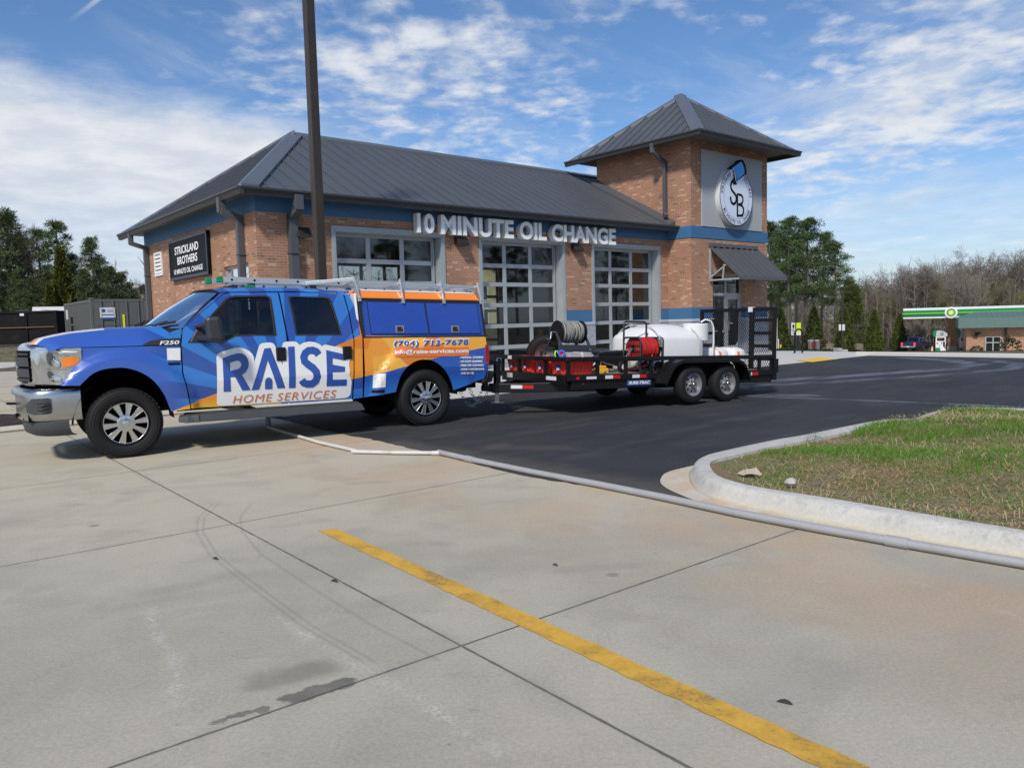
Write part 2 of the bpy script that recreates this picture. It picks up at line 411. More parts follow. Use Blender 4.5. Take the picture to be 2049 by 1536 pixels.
M['green_dark'] = P('dark_green_fascia', (.004, .13, .045), .35, 0, .04, 2)
M['lime_sign'] = P('lime_fascia', (.20, .48, .03), .35, 0, .04, 2)
M['yellow_sign'] = P('yellow_sign_face', (.80, .72, .05), .35, 0, .03, 2)
M['station_roof'] = P('green_mansard', (.105, .175, .155), .5, .1, .08, .8)
M['navy'] = P('navy_paint', (.012, .020, .055), .5, 0, .1, 2, spec=.35)
M['steel'] = P('stainless_steel', (.55, .56, .57), .25, .9, .1, 4)
M['bark_pine'] = P('pine_bark', (.10, .075, .06), .9, 0, .3, 2)
M['bark_bare'] = P('bare_bark', (.135, .110, .090), .9, 0, .2, 1, rand=.2)
M['bark_pale'] = P('pale_bark', (.26, .235, .20), .9, 0, .2, 1, rand=.15)
M['twig_bud'] = P('budding_twig', (.17, .18, .05), .8, 0, .25, .4, rand=.2)
M['needles'] = P('pine_needles', (.066, .102, .034), .7, 0, .45, .45, rand=.25, spec=.2)
M['needles_l'] = P('left_pine_needles', (.075, .100, .038), .7, 0, .45, .5, rand=.3, spec=.2)  # own needle colour of the pines behind the container
M['cypress'] = P('cypress_foliage', (.062, .080, .016), .7, 0, .45, 1.3, rand=.2, spec=.2)
M['goldconifer'] = P('golden_conifer', (.085, .092, .016), .7, 0, .4, .6, spec=.2)
M['shrub'] = P('low_shrub', (.03, .045, .02), .8, 0, .4, 3, rand=.2, spec=.2)
M['yellow_siding'] = P('yellow_siding', (.52, .44, .22), .8, 0, .05, 1)
M['house_roof'] = P('house_shingle', (.10, .09, .085), .9, 0, .2, 2)
M['conc_far'] = P('pale_concrete', (.50, .49, .46), .85, 0, .1, .6, .1, 60)
M['wood'] = P('fence_wood', (.22, .18, .14), .85, 0, .2, 2)
M['stone'] = P('stone', (.42, .40, .37), .9, 0, .25, 9, .5, 20)
M['card'] = P('weathered_cardboard', (.46, .38, .29), .9, 0, .2, 8)
M['straw'] = P('straw', (.40, .31, .16), .8, 0, .3, 2.5)
M['grass'] = P('grass_blades', (.10, .205, .024), .6, 0, .4, 1.8, spec=.2)
M['netting'] = P('green_netting', (.20, .25, .18), .7, 0, .1, 5)
M['leaf'] = P('dead_leaf', (.035, .03, .028), .9, 0, .2, 9)

# ------------------------------------------------------------------ ground
def sst(t): t = max(0.0, min(1.0, t)); return t * t * (3 - 2 * t)
def R0(az): return 43.2 - 5.2 * sst((az + 32) / 3.0)
def H(X, Y):
    if Y < 5: return 0.0
    az = math.degrees(math.atan2(X, Y)); q = max(.2, min(.75, X / Y)); k = .0485 + (q - .37) * .024
    zr = min(0.0, 1.5 - k * min(Y, 150.0)); r = math.hypot(X, Y)
    zl = .95 * sst((r - R0(az)) / 5.0) + max(0.0, r - 49) * .012
    w = sst((az - 0) / 9.0)
    return zr * w + zl * (1 - w)
def mat_terrain():
    m, g, b, o = new_mat('dry_ground')
    oc = g.n('ShaderNodeTexCoord').outputs['Object']
    n = g.noise(oc, .25, 5, .65); n2 = g.noise(oc, 3.0, 5, .7)
    c = g.mix(g.sm(n, .38, .62), (.14, .095, .06), (.17, .15, .08)); c = g.mix(g.sm(n2, .35, .7), c, (.07, .055, .035))
    g.put(b.inputs['Base Color'], c); b.inputs['Roughness'].default_value = .95; bump(g, b, n2, .8, .08); return m
def mat_concrete():
    m, g, b, o = new_mat('lot_concrete')
    oc = g.n('ShaderNodeTexCoord').outputs['Object']; x, y, z = g.xyz(oc)
    big = g.noise(oc, .45, 5, .62); med = g.noise(oc, 1.5, 5, .6, .6); fin = g.noise(oc, 55, 3, .65); grit = g.noise(oc, 190, 2, .7)
    stretch = g.noise(g.comb(g.add(g.mul(x, .78), g.mul(y, .63)), g.mul(g.add(g.mul(x, .63), g.mul(y, -.78)), 5.0), 0.0), .8, 6, .68)
    c = g.mix(g.sm(big, .38, .62), (.352, .322, .255), (.425, .388, .305))
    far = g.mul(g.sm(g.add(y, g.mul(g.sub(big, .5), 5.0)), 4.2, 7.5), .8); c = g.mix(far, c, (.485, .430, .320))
    c = g.mix(g.mul(g.sm(med, .46, .70), .42), c, (.270, .248, .200))
    c = g.mix(g.mul(g.sm(stretch, .52, .74), g.mul(far, .75)), c, (.35, .31, .25))
    c = g.mix(g.mul(g.sm(g.noise(oc, 4.5, 6, .72), .55, .75), .28), c, (.48, .445, .37))
    scr = g.noise(g.comb(g.mul(x, 1.1), g.mul(y, 3.2), 5.0), 1.6, 6, .7, .5); c = g.mix(g.mul(g.sm(scr, .60, .72), .38), c, (.215, .212, .20))
    scr2 = g.noise(g.comb(g.mul(g.add(x, g.mul(y, .5)), 2.2), g.mul(y, 5.0), 9.0), 1.5, 6, .75, .3); c = g.mix(g.mul(g.sm(scr2, .64, .72), .42), c, (.20, .19, .17))
    for vsc, rr, th in ((1.3, .10, .62), (5.5, .09, .70), (11.0, .10, .72)):
        vq = g.n('ShaderNodeTexVoronoi', {'Vector': g.comb(g.add(x, g.mul(fin, .03)), g.add(y, g.mul(med, .1)), 0.0), 'Scale': vsc, 'Randomness': 1.0}); vr = g.xyz(vq.outputs['Color'])
        c = g.mix(g.mul(g.mul(g.sm(vq.outputs['Distance'], g.mul(vr[0], rr), g.mul(vr[0], rr * .5)), g.m('GREATER_THAN', vr[1], th)), .55), c, (.12, .112, .10))
    # red clay washed along the edge of the asphalt and the kerb
    edge = g.seg(x, y, (-2.4, 10.6), (6.0, 1.2))
    clay = g.mul(g.sm(g.add(edge, g.mul(g.sub(big, .5), 2.4)), 2.6, .1), g.sm(g.noise(oc, .8, 5, .65, .6), .36, .62))
    c = g.mix(g.mul(clay, .72), c, (.47, .335, .205))
    clay2 = g.mul(g.sm(g.noise(oc, .55, 5, .65, .8), .50, .68), g.sm(x, -.5, 1.2)); c = g.mix(g.mul(clay2, .5), c, (.37, .285, .205))
    # fine and coarse speckle
    f = g.add(g.sm(fin, .25, .75, .88, 1.11), g.sm(grit, .2, .8, -.24, .24, 'LINEAR')); c = g.mix(1.0, c, g.comb(f, f, f), 'MULTIPLY')
    wob = g.mul(g.sub(g.noise(oc, 5.0, 5, .7), .5), .34); wob2 = g.mul(g.sub(g.noise(oc, 2.0, 5, .7), .5), .3)
    # whitish drag marks
    for pts, w, amt in (([(-2.05, 4.15), (-1.55, 3.35), (-1.18, 2.62), (-1.0, 2.3)], .06, .56), ([(-1.25, 3.9), (-.72, 3.32), (-.35, 2.92), (-.1, 2.6)], .065, .52), ([(.9, 4.3), (2.2, 4.2), (2.5, 3.5)], .03, .3), ([(-2.3, 4.9), (-2.05, 4.15)], .05, .25)):
        d = g.add(g.path(x, y, pts), g.mul(wob, .55))
        c = g.mix(g.mul(g.mul(g.mul(g.sm(d, w, -.03), amt), g.sm(g.noise(oc, 8, 5, .75), .38, .62)), g.sm(fin, .36, .6)), c, (.60, .60, .58))
    # dark oil and water stains
    for (a, b_), w, amt, col in (((( -1.08, 3.18), (-.90, 3.28)), .15, .62, (.15, .135, .11)), (((-.93, 3.04), (-.76, 3.14)), .06, .88, (.085, .08, .07)), (((-1.02, 2.95), (-1.12, 2.90)), .03, .8, (.10, .095, .085)), (((-1.15, 2.87), (-1.19, 2.86)), .02, .7, (.10, .095, .085)),
                                 (((-2.1, 4.35), (-1.75, 4.62)), .14, .30, (.19, .185, .175)), (((.25, 4.55), (.7, 4.6)), .1, .22, (.2, .19, .18)), (((-1.55, 7.3), (-1.25, 7.35)), .1, .3, (.2, .2, .2)), (((-3.6, 7.2), (-2.5, 7.5)), .18, .22, (.24, .235, .225)),
                                 (((.9, 2.9), (1.3, 3.1)), .22, .2, (.2, .2, .19)), (((2.3, 3.6), (2.0, 3.3)), .16, .2, (.22, .215, .2)), (((-.3, 7.0), (.2, 6.9)), .1, .2, (.22, .215, .205))):
        d = g.add(g.seg(x, y, a, b_), g.mul(wob, .62)); c = g.mix(g.mul(g.mul(g.sm(d, w, w * (.12 if amt < .7 else .6)), amt), g.sm(med, .2, .6, .6, 1.0)), c, col)
    # curved tyre scuff
    for off in (0.0, .05, .34):
        d = g.path(x, y, [(-2.62 + off, 6.6), (-2.55 + off, 6.1), (-2.38 + off, 5.65), (-2.05 + off, 5.06), (-1.62 + off, 4.48), (-1.1 + off, 3.8), (-.7 + off, 3.35)])
        c = g.mix(g.mul(g.sm(d, .016, .004), .26), c, (.17, .16, .145))
    # sawn joints
    e1 = Vector((5.15, -6.39)).normalized(); p0 = (-2.19, 5.88)
    al = g.add(g.mul(g.sub(x, p0[0]), e1.x), g.mul(g.sub(y, p0[1]), e1.y)); ac = g.add(g.mul(g.sub(x, p0[0]), -e1.y), g.mul(g.sub(y, p0[1]), e1.x))
    jw = g.mul(g.sub(g.noise(oc, 12, 3, .6), .5), .012)
    def saw(t, period):
        q = g.sub(g.m('ABSOLUTE', g.sub(g.m('FRACT', g.add(g.m('DIVIDE', t, period), 100.5)), .5)), 0.0); return g.mul(q, period)
    j = g.m('MINIMUM', g.add(saw(al, 3.06), jw), g.add(saw(ac, 5.1), jw))
    jm = g.sm(j, .0105, .004); c = g.mix(g.mul(jm, .85), c, (.07, .062, .052))
    c = g.mix(g.mul(g.sm(j, .07, 0.0), g.mul(.2, g.sm(med, .4, .6))), c, (.24, .22, .2))
    # scattered specks
    vo = g.n('ShaderNodeTexVoronoi', {'Vector': oc, 'Scale': 3.2, 'Randomness': 1.0}); sp = g.xyz(vo.outputs['Color'])
    c = g.mix(g.mul(g.sm(vo.outputs['Distance'], g.mul(sp[0], .035), g.mul(sp[0], .02)), g.m('GREATER_THAN', sp[1], .55)), c, (.06, .055, .05))
    g.put(b.inputs['Base Color'], c); g.put(b.inputs['Roughness'], g.sm(med, .3, .7, .72, .92))
    bump(g, b, g.add(g.mul(jm, -1.5), g.add(g.mul(grit, .3), g.mul(fin, .25))), .22, .004); return m
def mat_asphalt():
    m, g, b, o = new_mat('new_asphalt')
    oc = g.n('ShaderNodeTexCoord').outputs['Object']; x, y, z = g.xyz(oc)
    big = g.noise(oc, .35, 5, .6, .5); med = g.noise(oc, 2.6, 6, .7, .8); grit = g.noise(oc, 90, 4, .75)
    smear = g.noise(g.comb(g.mul(g.add(g.mul(x, .77), g.mul(y, .64)), .45), g.mul(g.add(g.mul(x, -.64), g.mul(y, .77)), 2.2), 0.0), 1.3, 6, .65)
    c = g.mix(g.sm(big, .3, .7), (.020, .0215, .024), (.036, .0365, .038)); c = g.mix(g.mul(g.sm(smear, .47, .72), .6), c, (.068, .064, .060)); c = g.mix(g.mul(g.sm(med, .5, .75), .3), c, (.018, .0185, .020))
    f = g.sm(grit, .2, .8, .5, 1.6, 'LINEAR'); c = g.mix(1.0, c, g.comb(f, f, f), 'MULTIPLY'); vs_ = g.n('ShaderNodeTexVoronoi', {'Vector': oc, 'Scale': 26.0}); sp = g.xyz(vs_.outputs['Color']); c = g.mix(g.mul(g.m('GREATER_THAN', sp[0], .86), g.mul(g.sm(vs_.outputs['Distance'], .30, .12), .5)), c, (.13, .125, .12))
    wob = g.mul(g.sub(med, .5), .55)
    wet = 0.0
    tr = [(4.2, 17.0), (5.4, 17.3), (8.0, 18.26), (11.14, 19.6), (12.7, 21.0), (13.0, 23.1), (12.6, 24.6)]
    tr2 = [(4.6, 16.2), (6.2, 16.6), (9.0, 17.4), (12.2, 18.9), (13.6, 20.6), (13.9, 22.6)]
    for pts, w, amt in ((tr, .42, .9), (tr2, .30, .75), ([(4.2, 14.35), (5.8, 13.2), (7.9, 11.45), (10, 9.7)], .10, .9), ([(3.4, 14.8), (5.4, 14.1)], .3, .7), ([(2.7, 15.0), (3.6, 16.2)], .5, .6)):
        d = g.add(g.path(x, y, pts), g.mul(wob, .8 if w > .15 else .12)); wet = g.m('MAXIMUM', wet, g.mul(g.sm(d, w, w * .4), amt))
    streak = g.mul(wet, g.sm(smear, .36, .60))
    c = g.mix(g.mul(streak, .85), c, (.15, .16, .185))
    dust = g.mul(g.sm(g.add(g.seg(x, y, (-1.5, 9.6), (1.5, 6.3)), wob), .5, 0.0), .5); c = g.mix(dust, c, (.12, .105, .085))
    pat = g.sm(g.add(g.seg(x, y, (-.2, 9.2), (.6, 9.0)), wob), .3, .02); c = g.mix(g.mul(pat, .28), c, (.13, .10, .085))
    g.put(b.inputs['Base Color'], c)
    pud = g.sm(g.add(g.seg(x, y, (3.2, 13.9), (3.9, 13.6)), g.mul(wob, .7)), .24, .16)
    g.put(b.inputs['Roughness'], g.sub(g.sub(.82, g.mul(wet, .22)), g.mul(pud, .6)))
    g.put(b.inputs['Specular IOR Level'], .35)
    bump(g, b, grit, .5, .006); return m
def mat_kerb():
    m, g, b, o = new_mat('kerb_concrete')
    oc = g.n('ShaderNodeTexCoord').outputs['Object']; x, y, z = g.xyz(oc)
    n = g.noise(oc, 3, 5, .65); f = g.noise(oc, 40, 4, .7); br = g.noise(g.comb(g.mul(x, 6.0), g.mul(y, 6.0), g.mul(z, 1.2)), 3.0, 5, .7)
    c = g.mix(g.sm(n, .3, .7), (.46, .445, .405), (.53, .51, .465))
    c = g.mix(g.mul(g.mul(g.sm(br, .48, .66), g.sm(z, .05, .12)), .42), c, (.25, .255, .265))          # dark scuffs near the top edge
    c = g.mix(g.mul(g.sm(z, .085, .03), .55), c, (.54, .49, .385))                                     # clay-stained foot
    c = g.mix(g.mul(g.mul(g.sm(z, .045, .012), g.sm(n, .36, .62)), .75), c, (.50, .35, .20))
    ff = g.sm(f, .2, .8, .9, 1.1); c = g.mix(1.0, c, g.comb(ff, ff, ff), 'MULTIPLY')
    g.put(b.inputs['Base Color'], c); b.inputs['Roughness'].default_value = .88; bump(g, b, g.add(f, br), .3, .006); return m
def mat_soil():
    m, g, b, o = new_mat('clay_soil'); oc = g.n('ShaderNodeTexCoord').outputs['Object']
    n = g.noise(oc, 2.2, 6, .65); n2 = g.noise(oc, 14, 5, .7)
    c = g.mix(g.sm(n, .36, .62), (.27, .165, .085), (.19, .165, .085)); c = g.mix(g.sm(n2, .5, .8), c, (.12, .085, .04))
    g.put(b.inputs['Base Color'], c); b.inputs['Roughness'].default_value = .95; bump(g, b, g.add(n, n2), .9, .05); return m
def mat_mulch():
    m, g, b, o = new_mat('bark_mulch'); oc = g.n('ShaderNodeTexCoord').outputs['Object']
    n = g.noise(oc, 16, 6, .8, 1.0); c = g.mix(g.sm(n, .35, .72), (.012, .009, .008), (.12, .085, .06))
    g.put(b.inputs['Base Color'], c); b.inputs['Roughness'].default_value = .95; bump(g, b, n, 1.0, .06); return m
def mat_marking(name, col, wear):
    m, g, b, o = new_mat(name); oc = g.n('ShaderNodeTexCoord').outputs['Object']
    n = g.noise(oc, 3.0, 6, .7, .4); n2 = g.noise(oc, 45, 4, .75)
    c = g.mix(g.mul(g.sm(n, .40, .62), wear), col, tuple(k * q for k, q in zip(col, (.60, .62, .9)))); c = g.mix(g.mul(g.sm(g.noise(oc, 9, 4, .7), .54, .76), wear * .25), c, (.30, .25, .15)); f = g.sm(n2, .2, .8, .86, 1.12); c = g.mix(1.0, c, g.comb(f, f, f), 'MULTIPLY')
    tr = g.n('ShaderNodeBsdfTransparent'); mx = g.n('ShaderNodeMixShader'); a = g.mul(g.sm(g.add(g.mul(n, .75), g.mul(n2, .5)), .66, .78), .75)
    g.put(b.inputs['Base Color'], c); b.inputs['Roughness'].default_value = .7
    g.put(mx.inputs[0], a); g.nt.links.new(b.outputs[0], mx.inputs[1]); g.nt.links.new(tr.outputs[0], mx.inputs[2]); g.nt.links.new(mx.outputs[0], o.inputs[0]); return m
M['concrete'] = mat_concrete(); M['asphalt'] = mat_asphalt(); M['kerb'] = mat_kerb(); M['soil'] = mat_soil(); M['mulch'] = mat_mulch()
M['mark_y'] = mat_marking('yellow_marking', (.64, .365, .045), .6)

def sheet(name, pts, z, mat, step=None, post=None):
    b = MB(); b.poly(pts, lambda x, y: (x, y, z)); return tag(b.build(name, mat, step=step, post=post, fixn=True), kind='structure')
def APZ(y, x=-5.0): return .012 + .238 * max(0.0, min(1.0, (y + 2.75) / 3.6)) * (1 - .93 * sst((x + .1) / 1.3))
def ground():
    xs = sorted(set([-900, -500, -300, -200] + list(range(-150, 231, 6)) + [260, 330, 500, 900])); ys = sorted(set([-300, -100, -40] + list(range(-16, 60, 4)) + list(range(60, 211, 8)) + [260, 340, 500, 900]))
    b = MB(); i = b.pts([(x, y, H(x, y) - .03) for x in xs for y in ys]); k = len(ys)
    for a in range(len(xs) - 1):
        for c in range(k - 1): q = i + a * k + c; b.f.append((q, q + k, q + k + 1, q + 1)); b.mi.append(0)
    tag(b.build('terrain', mat_terrain(), smooth=60), kind='structure')
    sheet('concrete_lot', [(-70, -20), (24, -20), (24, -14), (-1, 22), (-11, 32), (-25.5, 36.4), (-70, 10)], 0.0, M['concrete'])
    edge = [(-6.0, 15.25), (-3.65, 12.41), (-2.43, 10.73), (-1.91, 10.17), (-1.09, 9.08), (-.2, 7.83), (.15, 7.35), (.76, 6.80), (1.22, 6.40), (1.6, 6.08), (2.4, 5.2), (6.2, .9), (14, -8.5)]
    e2 = []
    for (ax, ay), (bx, by) in zip(edge[:-1], edge[1:]):
        k = max(1, int(math.hypot(bx - ax, by - ay) / .12)) if ay > 4.5 and ay < 12.5 else 1
        for t in range(k): e2.append((ax + (bx - ax) * t / k + rng.uniform(-.016, .016), ay + (by - ay) * t / k + rng.uniform(-.016, .016)))
    sheet('asphalt_lot', e2 + [(14, -8.5), (34, 4.6), (15.52, 23.34), (12.91, 25.98), (12.0, 30.0), (-4.0, 20.0)], .006, M['asphalt'])
    # building apron, rising towards the shop front
    def L(x, y, z): return Vector((TR.x, TR.y, 0)) + _u * x + _v * y + Vector((0, 0, z))
    b = MB(); b.grid(40, 20, lambda s, t: L(-19.2 + 23.2 * s, -2.75 + 7.4 * t, APZ(-2.75 + 7.4 * t, -19.2 + 23.2 * s)))
    tag(b.build('apron', M['conc_far'], smooth=40), kind='structure')
    b = MB(); b.grid(30, 1, lambda s, t: L(-18.5 + 13.5 * s, .30 + .14 * t, APZ(.30 + .14 * t) + .006)); tag(b.build('yellow_edge_line', M['mark_y']), kind='structure')
    b = MB(); b.poly([gp(1592, 720.5, .05), gp(1645, 715, .05), gp(1677, 716.5, .05), gp(1626, 722.5, .05)], lambda *p: (p[0], p[1], 0)); tag(b.build('ramp_marking', P('ramp_yellow', (.75, .46, .03), .6, 0, .05, 2), step=[(0, 8, 12, .12), (1, 22, 28, .12)], post=lambda c: Vector((c.x, c.y, (lambda D: APZ(D.dot(_v), D.dot(_u)) + .012)(Vector((c.x - TR.x, c.y - TR.y, 0)))))), kind='structure')
    # far kerb along the right edge of the lot
    b = MB(); a0 = Vector((12.0, 26.9, 0)); dv = (-_v); nv = _u
    def K(t, o, z): p = a0 + dv * t + nv * o; return (p.x, p.y, z)
    prof = [(0, .0), (.02, .10), (.05, .13), (.16, .13), (.6, .10), (1.6, -.02), (2.6, -.12)]
    for i in range(30):
        for (o0, z0), (o1, z1) in zip(prof[:-1], prof[1:]): b.face([K(i, o0, z0), K(i, o1, z1), K(i + 1, o1, z1), K(i + 1, o0, z0)])
    tag(b.build('far_kerb', M['conc_far'], smooth=30, weld=True), kind='structure')
    # parking line in the foreground
    yl = [((-1.46, 5.60), (-1.34, 5.645)), ((.98, 2.45), (1.15, 2.44)), ((2.0, 1.13), (2.17, 1.12))]
    b = MB(); ls, rs = [], []
    for (a0_, a1_), (b0_, b1_) in zip(yl[:-1], yl[1:]):
        for t in range(60):
            q = t / 60; ls.append((a0_[0] + (b0_[0] - a0_[0]) * q + rng.gauss(0, .004), a0_[1] + (b0_[1] - a0_[1]) * q + rng.gauss(0, .004))); rs.append((a1_[0] + (b1_[0] - a1_[0]) * q + rng.gauss(0, .003), a1_[1] + (b1_[1] - a1_[1]) * q + rng.gauss(0, .003)))
    for i in range(len(ls) - 1): b.face([(*ls[i], .004), (*rs[i], .004), (*rs[i + 1], .004), (*ls[i + 1], .004)])
    tag(b.build('yellow_parking_line', M['mark_y']), kind='structure')
    # left side: planting strip, faint lane lines, kerb, mulch bank
    b = MB(); b.poly([(-15.5, 5.2), (-8.1, 12.05), (-6.0, 14.2), (-7.3, 15.2), (-9.3, 13.95), (-16.8, 7.0)], lambda x, y: (x, y, .05))
    b.poly([(-15.5, 5.2), (-8.1, 12.05), (-6.0, 14.2), (-6.0, 14.05), (-8.0, 11.9), (-15.4, 5.05)], lambda x, y: (x, y, .03))
    tag(b.build('mulch_strip', M['mulch'], step=[(0, -16.5, -6, .25), (1, 5, 15, .25)], post=lambda c: Vector((c.x, c.y, c.z + rng.uniform(-.02, .04))), fixn=True), kind='structure')
    b = MB(); b.tube([(-15.4, 5.0, .03), (-8.0, 11.85, .03), (-5.9, 14.0, .03)], .07, 6); tag(b.build('strip_kerb', M['kerb']), kind='structure')
    b = MB()
    for px0, py0, px1, py1 in ((0, 760, 35, 757), (0, 774, 30, 771), (0, 788, 26, 786), (0, 804, 24, 800), (0, 822, 22, 819)):
        p0 = gp(px0 - 60, py0 + 3, .004); p1 = gp(px1 + 60, py1 - 3, .004); n_ = (p1 - p0).normalized().cross(Vector((0, 0, 1))) * .06
        b.face([p0 - n_, p1 - n_, p1 + n_, p0 + n_])
    tag(b.build('faded_lane_lines', mat_marking('faded_yellow', (.52, .42, .22), .7)), kind='structure')
    b = MB()
    ks = [Vector(((R0(a) - .2) * sin(rad(a)), (R0(a) - .2) * cos(rad(a)), 0)) for a in range(-62, -13)]
    for p, q in zip(ks[:-1], ks[1:]):
        o0 = p.normalized(); o1 = q.normalized()
        for (d0, z0), (d1, z1) in (((0, 0), (.03, .14)), ((.03, .14), (.3, .15)), ((.3, .15), (2.2, .32))):
            b.face([p + o0 * d0 + Vector((0, 0, z0)), q + o1 * d0 + Vector((0, 0, z0)), q + o1 * d1 + Vector((0, 0, z1)), p + o0 * d1 + Vector((0, 0, z1))])
    tag(b.build('back_kerb', M['conc_far'], smooth=30), kind='structure')
    b = MB()
    for p, q in zip(ks[:-1], ks[1:]):
        o0 = p.normalized(); o1 = q.normalized()
        for k in range(8):
            d0, d1 = 1.6 + k * .8, 2.4 + k * .8
            f = lambda v, o, d: v + o * d + Vector((0, 0, H((v + o * d).x, (v + o * d).y) + .05 + .0))
            b.face([f(p, o0, d0), f(q, o1, d0), f(q, o1, d1), f(p, o0, d1)])
    tag(b.build('mulch_bank', M['mulch'], weld=True, smooth=40), kind='structure')
TR = Vector((9.07814562, 27.37370877, 0.0))
ground()

# ---- kerbed island on the right
KIN = [gp(x, y, .15) for x, y in ((2049, 1060), (1848, 1027), (1666, 997), (1519, 974), (1460, 960), (1435, 950), (1423, 937), (1421, 926), (1432, 919), (1457, 913), (1556, 891), (1618, 880), (1761, 851), (1830, 847))]
KBASE = [gp(x, y, .02) for x, y in ((2049, 1118), (1775, 1069), (1592, 1034), (1446, 1003), (1408, 989), (1388, 975), (1379, 957), (1379, 944), (1390, 934), (1425, 920), (1545, 893), (1612, 881), (1752, 852.5), (1826, 849))]
def island():
    a = KIN[0] + (KIN[0] - KIN[1]) * 3.0; kin = [a] + KIN; a = KBASE[0] + (KBASE[0] - KBASE[1]) * 1.66; kb = [a] + KBASE
    # resample both rails smoothly
    def cr(ps, n=6):
        out = []
        for i in range(len(ps) - 1):
            p0, p1, p2, p3 = ps[max(i - 1, 0)], ps[i], ps[i + 1], ps[min(i + 2, len(ps) - 1)]
            for t in range(n):
                t /= n; out.append(.5 * ((2 * p1) + (p2 - p0) * t + (2 * p0 - 5 * p1 + 4 * p2 - p3) * t * t + (3 * p1 - p0 - 3 * p2 + p3) * t ** 3))
        return out + [ps[-1]]
    A = cr(kin); B = cr(kb)
    for p in A: p.z = .15
    back = [Vector((6.2, 10.5, .15)), Vector((7.6, 9.6, .15)), Vector((9.5, 7.6, .15)), Vector((13, 3, .15))]
    bk = cr([A[-1]] + back)[1:]; A += bk
    for i, p in enumerate(bk):
        q = (A[len(A) - len(bk) + i] - A[len(A) - len(bk) + i - 1]).normalized(); o = Vector((-q.y, q.x, 0)) * .19; B.append(Vector((p.x + o.x, p.y + o.y, .02)))
    b = MB(); n = len(A); prof = []
    for p, q in zip(A, B):
        d = q - p; d.z = 0
        row = [p + Vector((0, 0, -.10)), p.copy(), p + d * .42, p + d * .62 + Vector((0, 0, -.012)), p + d * .74 + Vector((0, 0, -.04)), p + d * .84 + Vector((0, 0, -.085)), p + d * .93 + Vector((0, 0, -.115)), Vector((q.x, q.y, .016)), Vector((q.x, q.y, .0)) ]
        prof.append(row)
    m = len(prof[0]); i0 = b.pts([p for r in prof for p in r])
    for i in range(n - 1):
        for j in range(m - 1): k = i0 + i * m + j; b.f.append((k, k + 1, k + m + 1, k + m)); b.mi.append(0)
    tag(b.build('kerb', M['kerb'], smooth=60, fixn=True), kind='structure')
    # gutter pan outside the kerb
    gut = [gp(x, y, .012) for x, y in ((2049, 1124), (1775, 1076), (1592, 1043), (1450, 1013), (1406, 1005), (1355, 986), (1326, 970), (1322, 957), (1337, 943), (1386, 931))]
    gut = [gut[0] + (gut[0] - gut[1]) * 1.66] + gut
    b = MB(); g2 = cr(gut); b2 = [B[int(i * (len(cr(kb)[:11 * 6]) - 1) / (len(g2) - 1) * .92)] for i in range(len(g2))]
    for i in range(len(g2) - 1):
        p, q, r, s = g2[i], g2[i + 1], b2[i + 1], b2[i]
        b.face([(p.x, p.y, .010), (q.x, q.y, .010), (r.x, r.y, .018), (s.x, s.y, .018)])
    tag(b.build('gutter_pan', M['kerb'], smooth=40, fixn=True), kind='structure')
    # soil mound
    cen = Vector((4.6, 7.6, .0))
    def hgt(x, y): return .10 + .06 * sin(x * 1.7 + y) * sin(y * 1.3) + .10 * max(0, 1 - ((x - 5.4) ** 2 + (y - 7.6) ** 2) / 9)
    loop = [(p.x, p.y) for p in A]
    b = MB(); b.poly(loop, lambda x, y: (x, y, .12))
    bound = [Vector((p.x, p.y, 0)) for p in A]
    def post(c):
        d = min((Vector((c.x, c.y, 0)) - q).length for q in bound); w = min(1, d / .4)
        return Vector((c.x, c.y, .12 * (1 - w) + (hgt(c.x, c.y) + rng.uniform(-.008, .008)) * w))
    tag(b.build('island_soil', M['soil'], step=[(0, 1.6, 13, .16), (1, -2, 11, .16)], post=post, smooth=60, fixn=True), kind='structure')
    # point-in-polygon for the plants
    def inside(x, y):
        c = False; k = len(loop)
        for i in range(k):
            x0, y0 = loop[i]; x1, y1 = loop[i - 1]
            if (y0 > y) != (y1 > y) and x < (x1 - x0) * (y - y0) / (y1 - y0) + x0: c = not c
        return c
    import mathutils
    def patch(x, y): return mathutils.noise.noise(Vector((x * .9, y * .9, 3))) + .55 * mathutils.noise.noise(Vector((x * 2.6, y * 2.6, 9)))
    b = MB(); k = 0
    while k < 84000:
        x = rng.uniform(1.9, 8.2); y = rng.uniform(3.6, 10.4)
        if not inside(x, y) or min((bx - x) ** 2 + (by - y) ** 2 for bx, by in loop[::3]) < .008: k += .2; continue
        p = patch(x, y) + .25 * sst((y - 6.6) / 1.5) - .30 * sst((6.7 - y) / 1.6)
        if p < rng.uniform(-.45, .08): k += .2; continue
        hh = rng.uniform(.025, .075) * (1.15 if p > .25 else .75); a = rng.uniform(0, 2 * pi); w = .0040; lx, ly = rng.gauss(0, .028), rng.gauss(0, .028); z = hgt(x, y) - .012
        b.face([(x - w * cos(a), y - w * sin(a), z), (x + w * cos(a), y + w * sin(a), z), (x + lx, y + ly, z + hh)]); k += 1
    tag(b.build('grass', M['grass']), kind='stuff')
    b = MB(); k = 0
    while k < 34000:
        x = rng.uniform(1.9, 8.2); y = rng.uniform(3.6, 10.4)
        if not inside(x, y) or min((bx - x) ** 2 + (by - y) ** 2 for bx, by in loop[::3]) < .004: k += .2; continue
        p = patch(x, y) + .25 * sst((y - 6.6) / 1.5) - .6 * sst((6.9 - y) / 1.4); edge = math.hypot(x - 5.4, y - 9.6) < 1.3
        if p > rng.uniform(-.2, .75) and not edge: k += .3; continue
        a = rng.uniform(0, 2 * pi); l = rng.uniform(.02, .085); z = hgt(x, y) + rng.uniform(0, .02) + (.05 * rng.random() if edge else 0); dz = rng.gauss(.004, .022)
        dx, dy = cos(a) * l, sin(a) * l; w = .0017
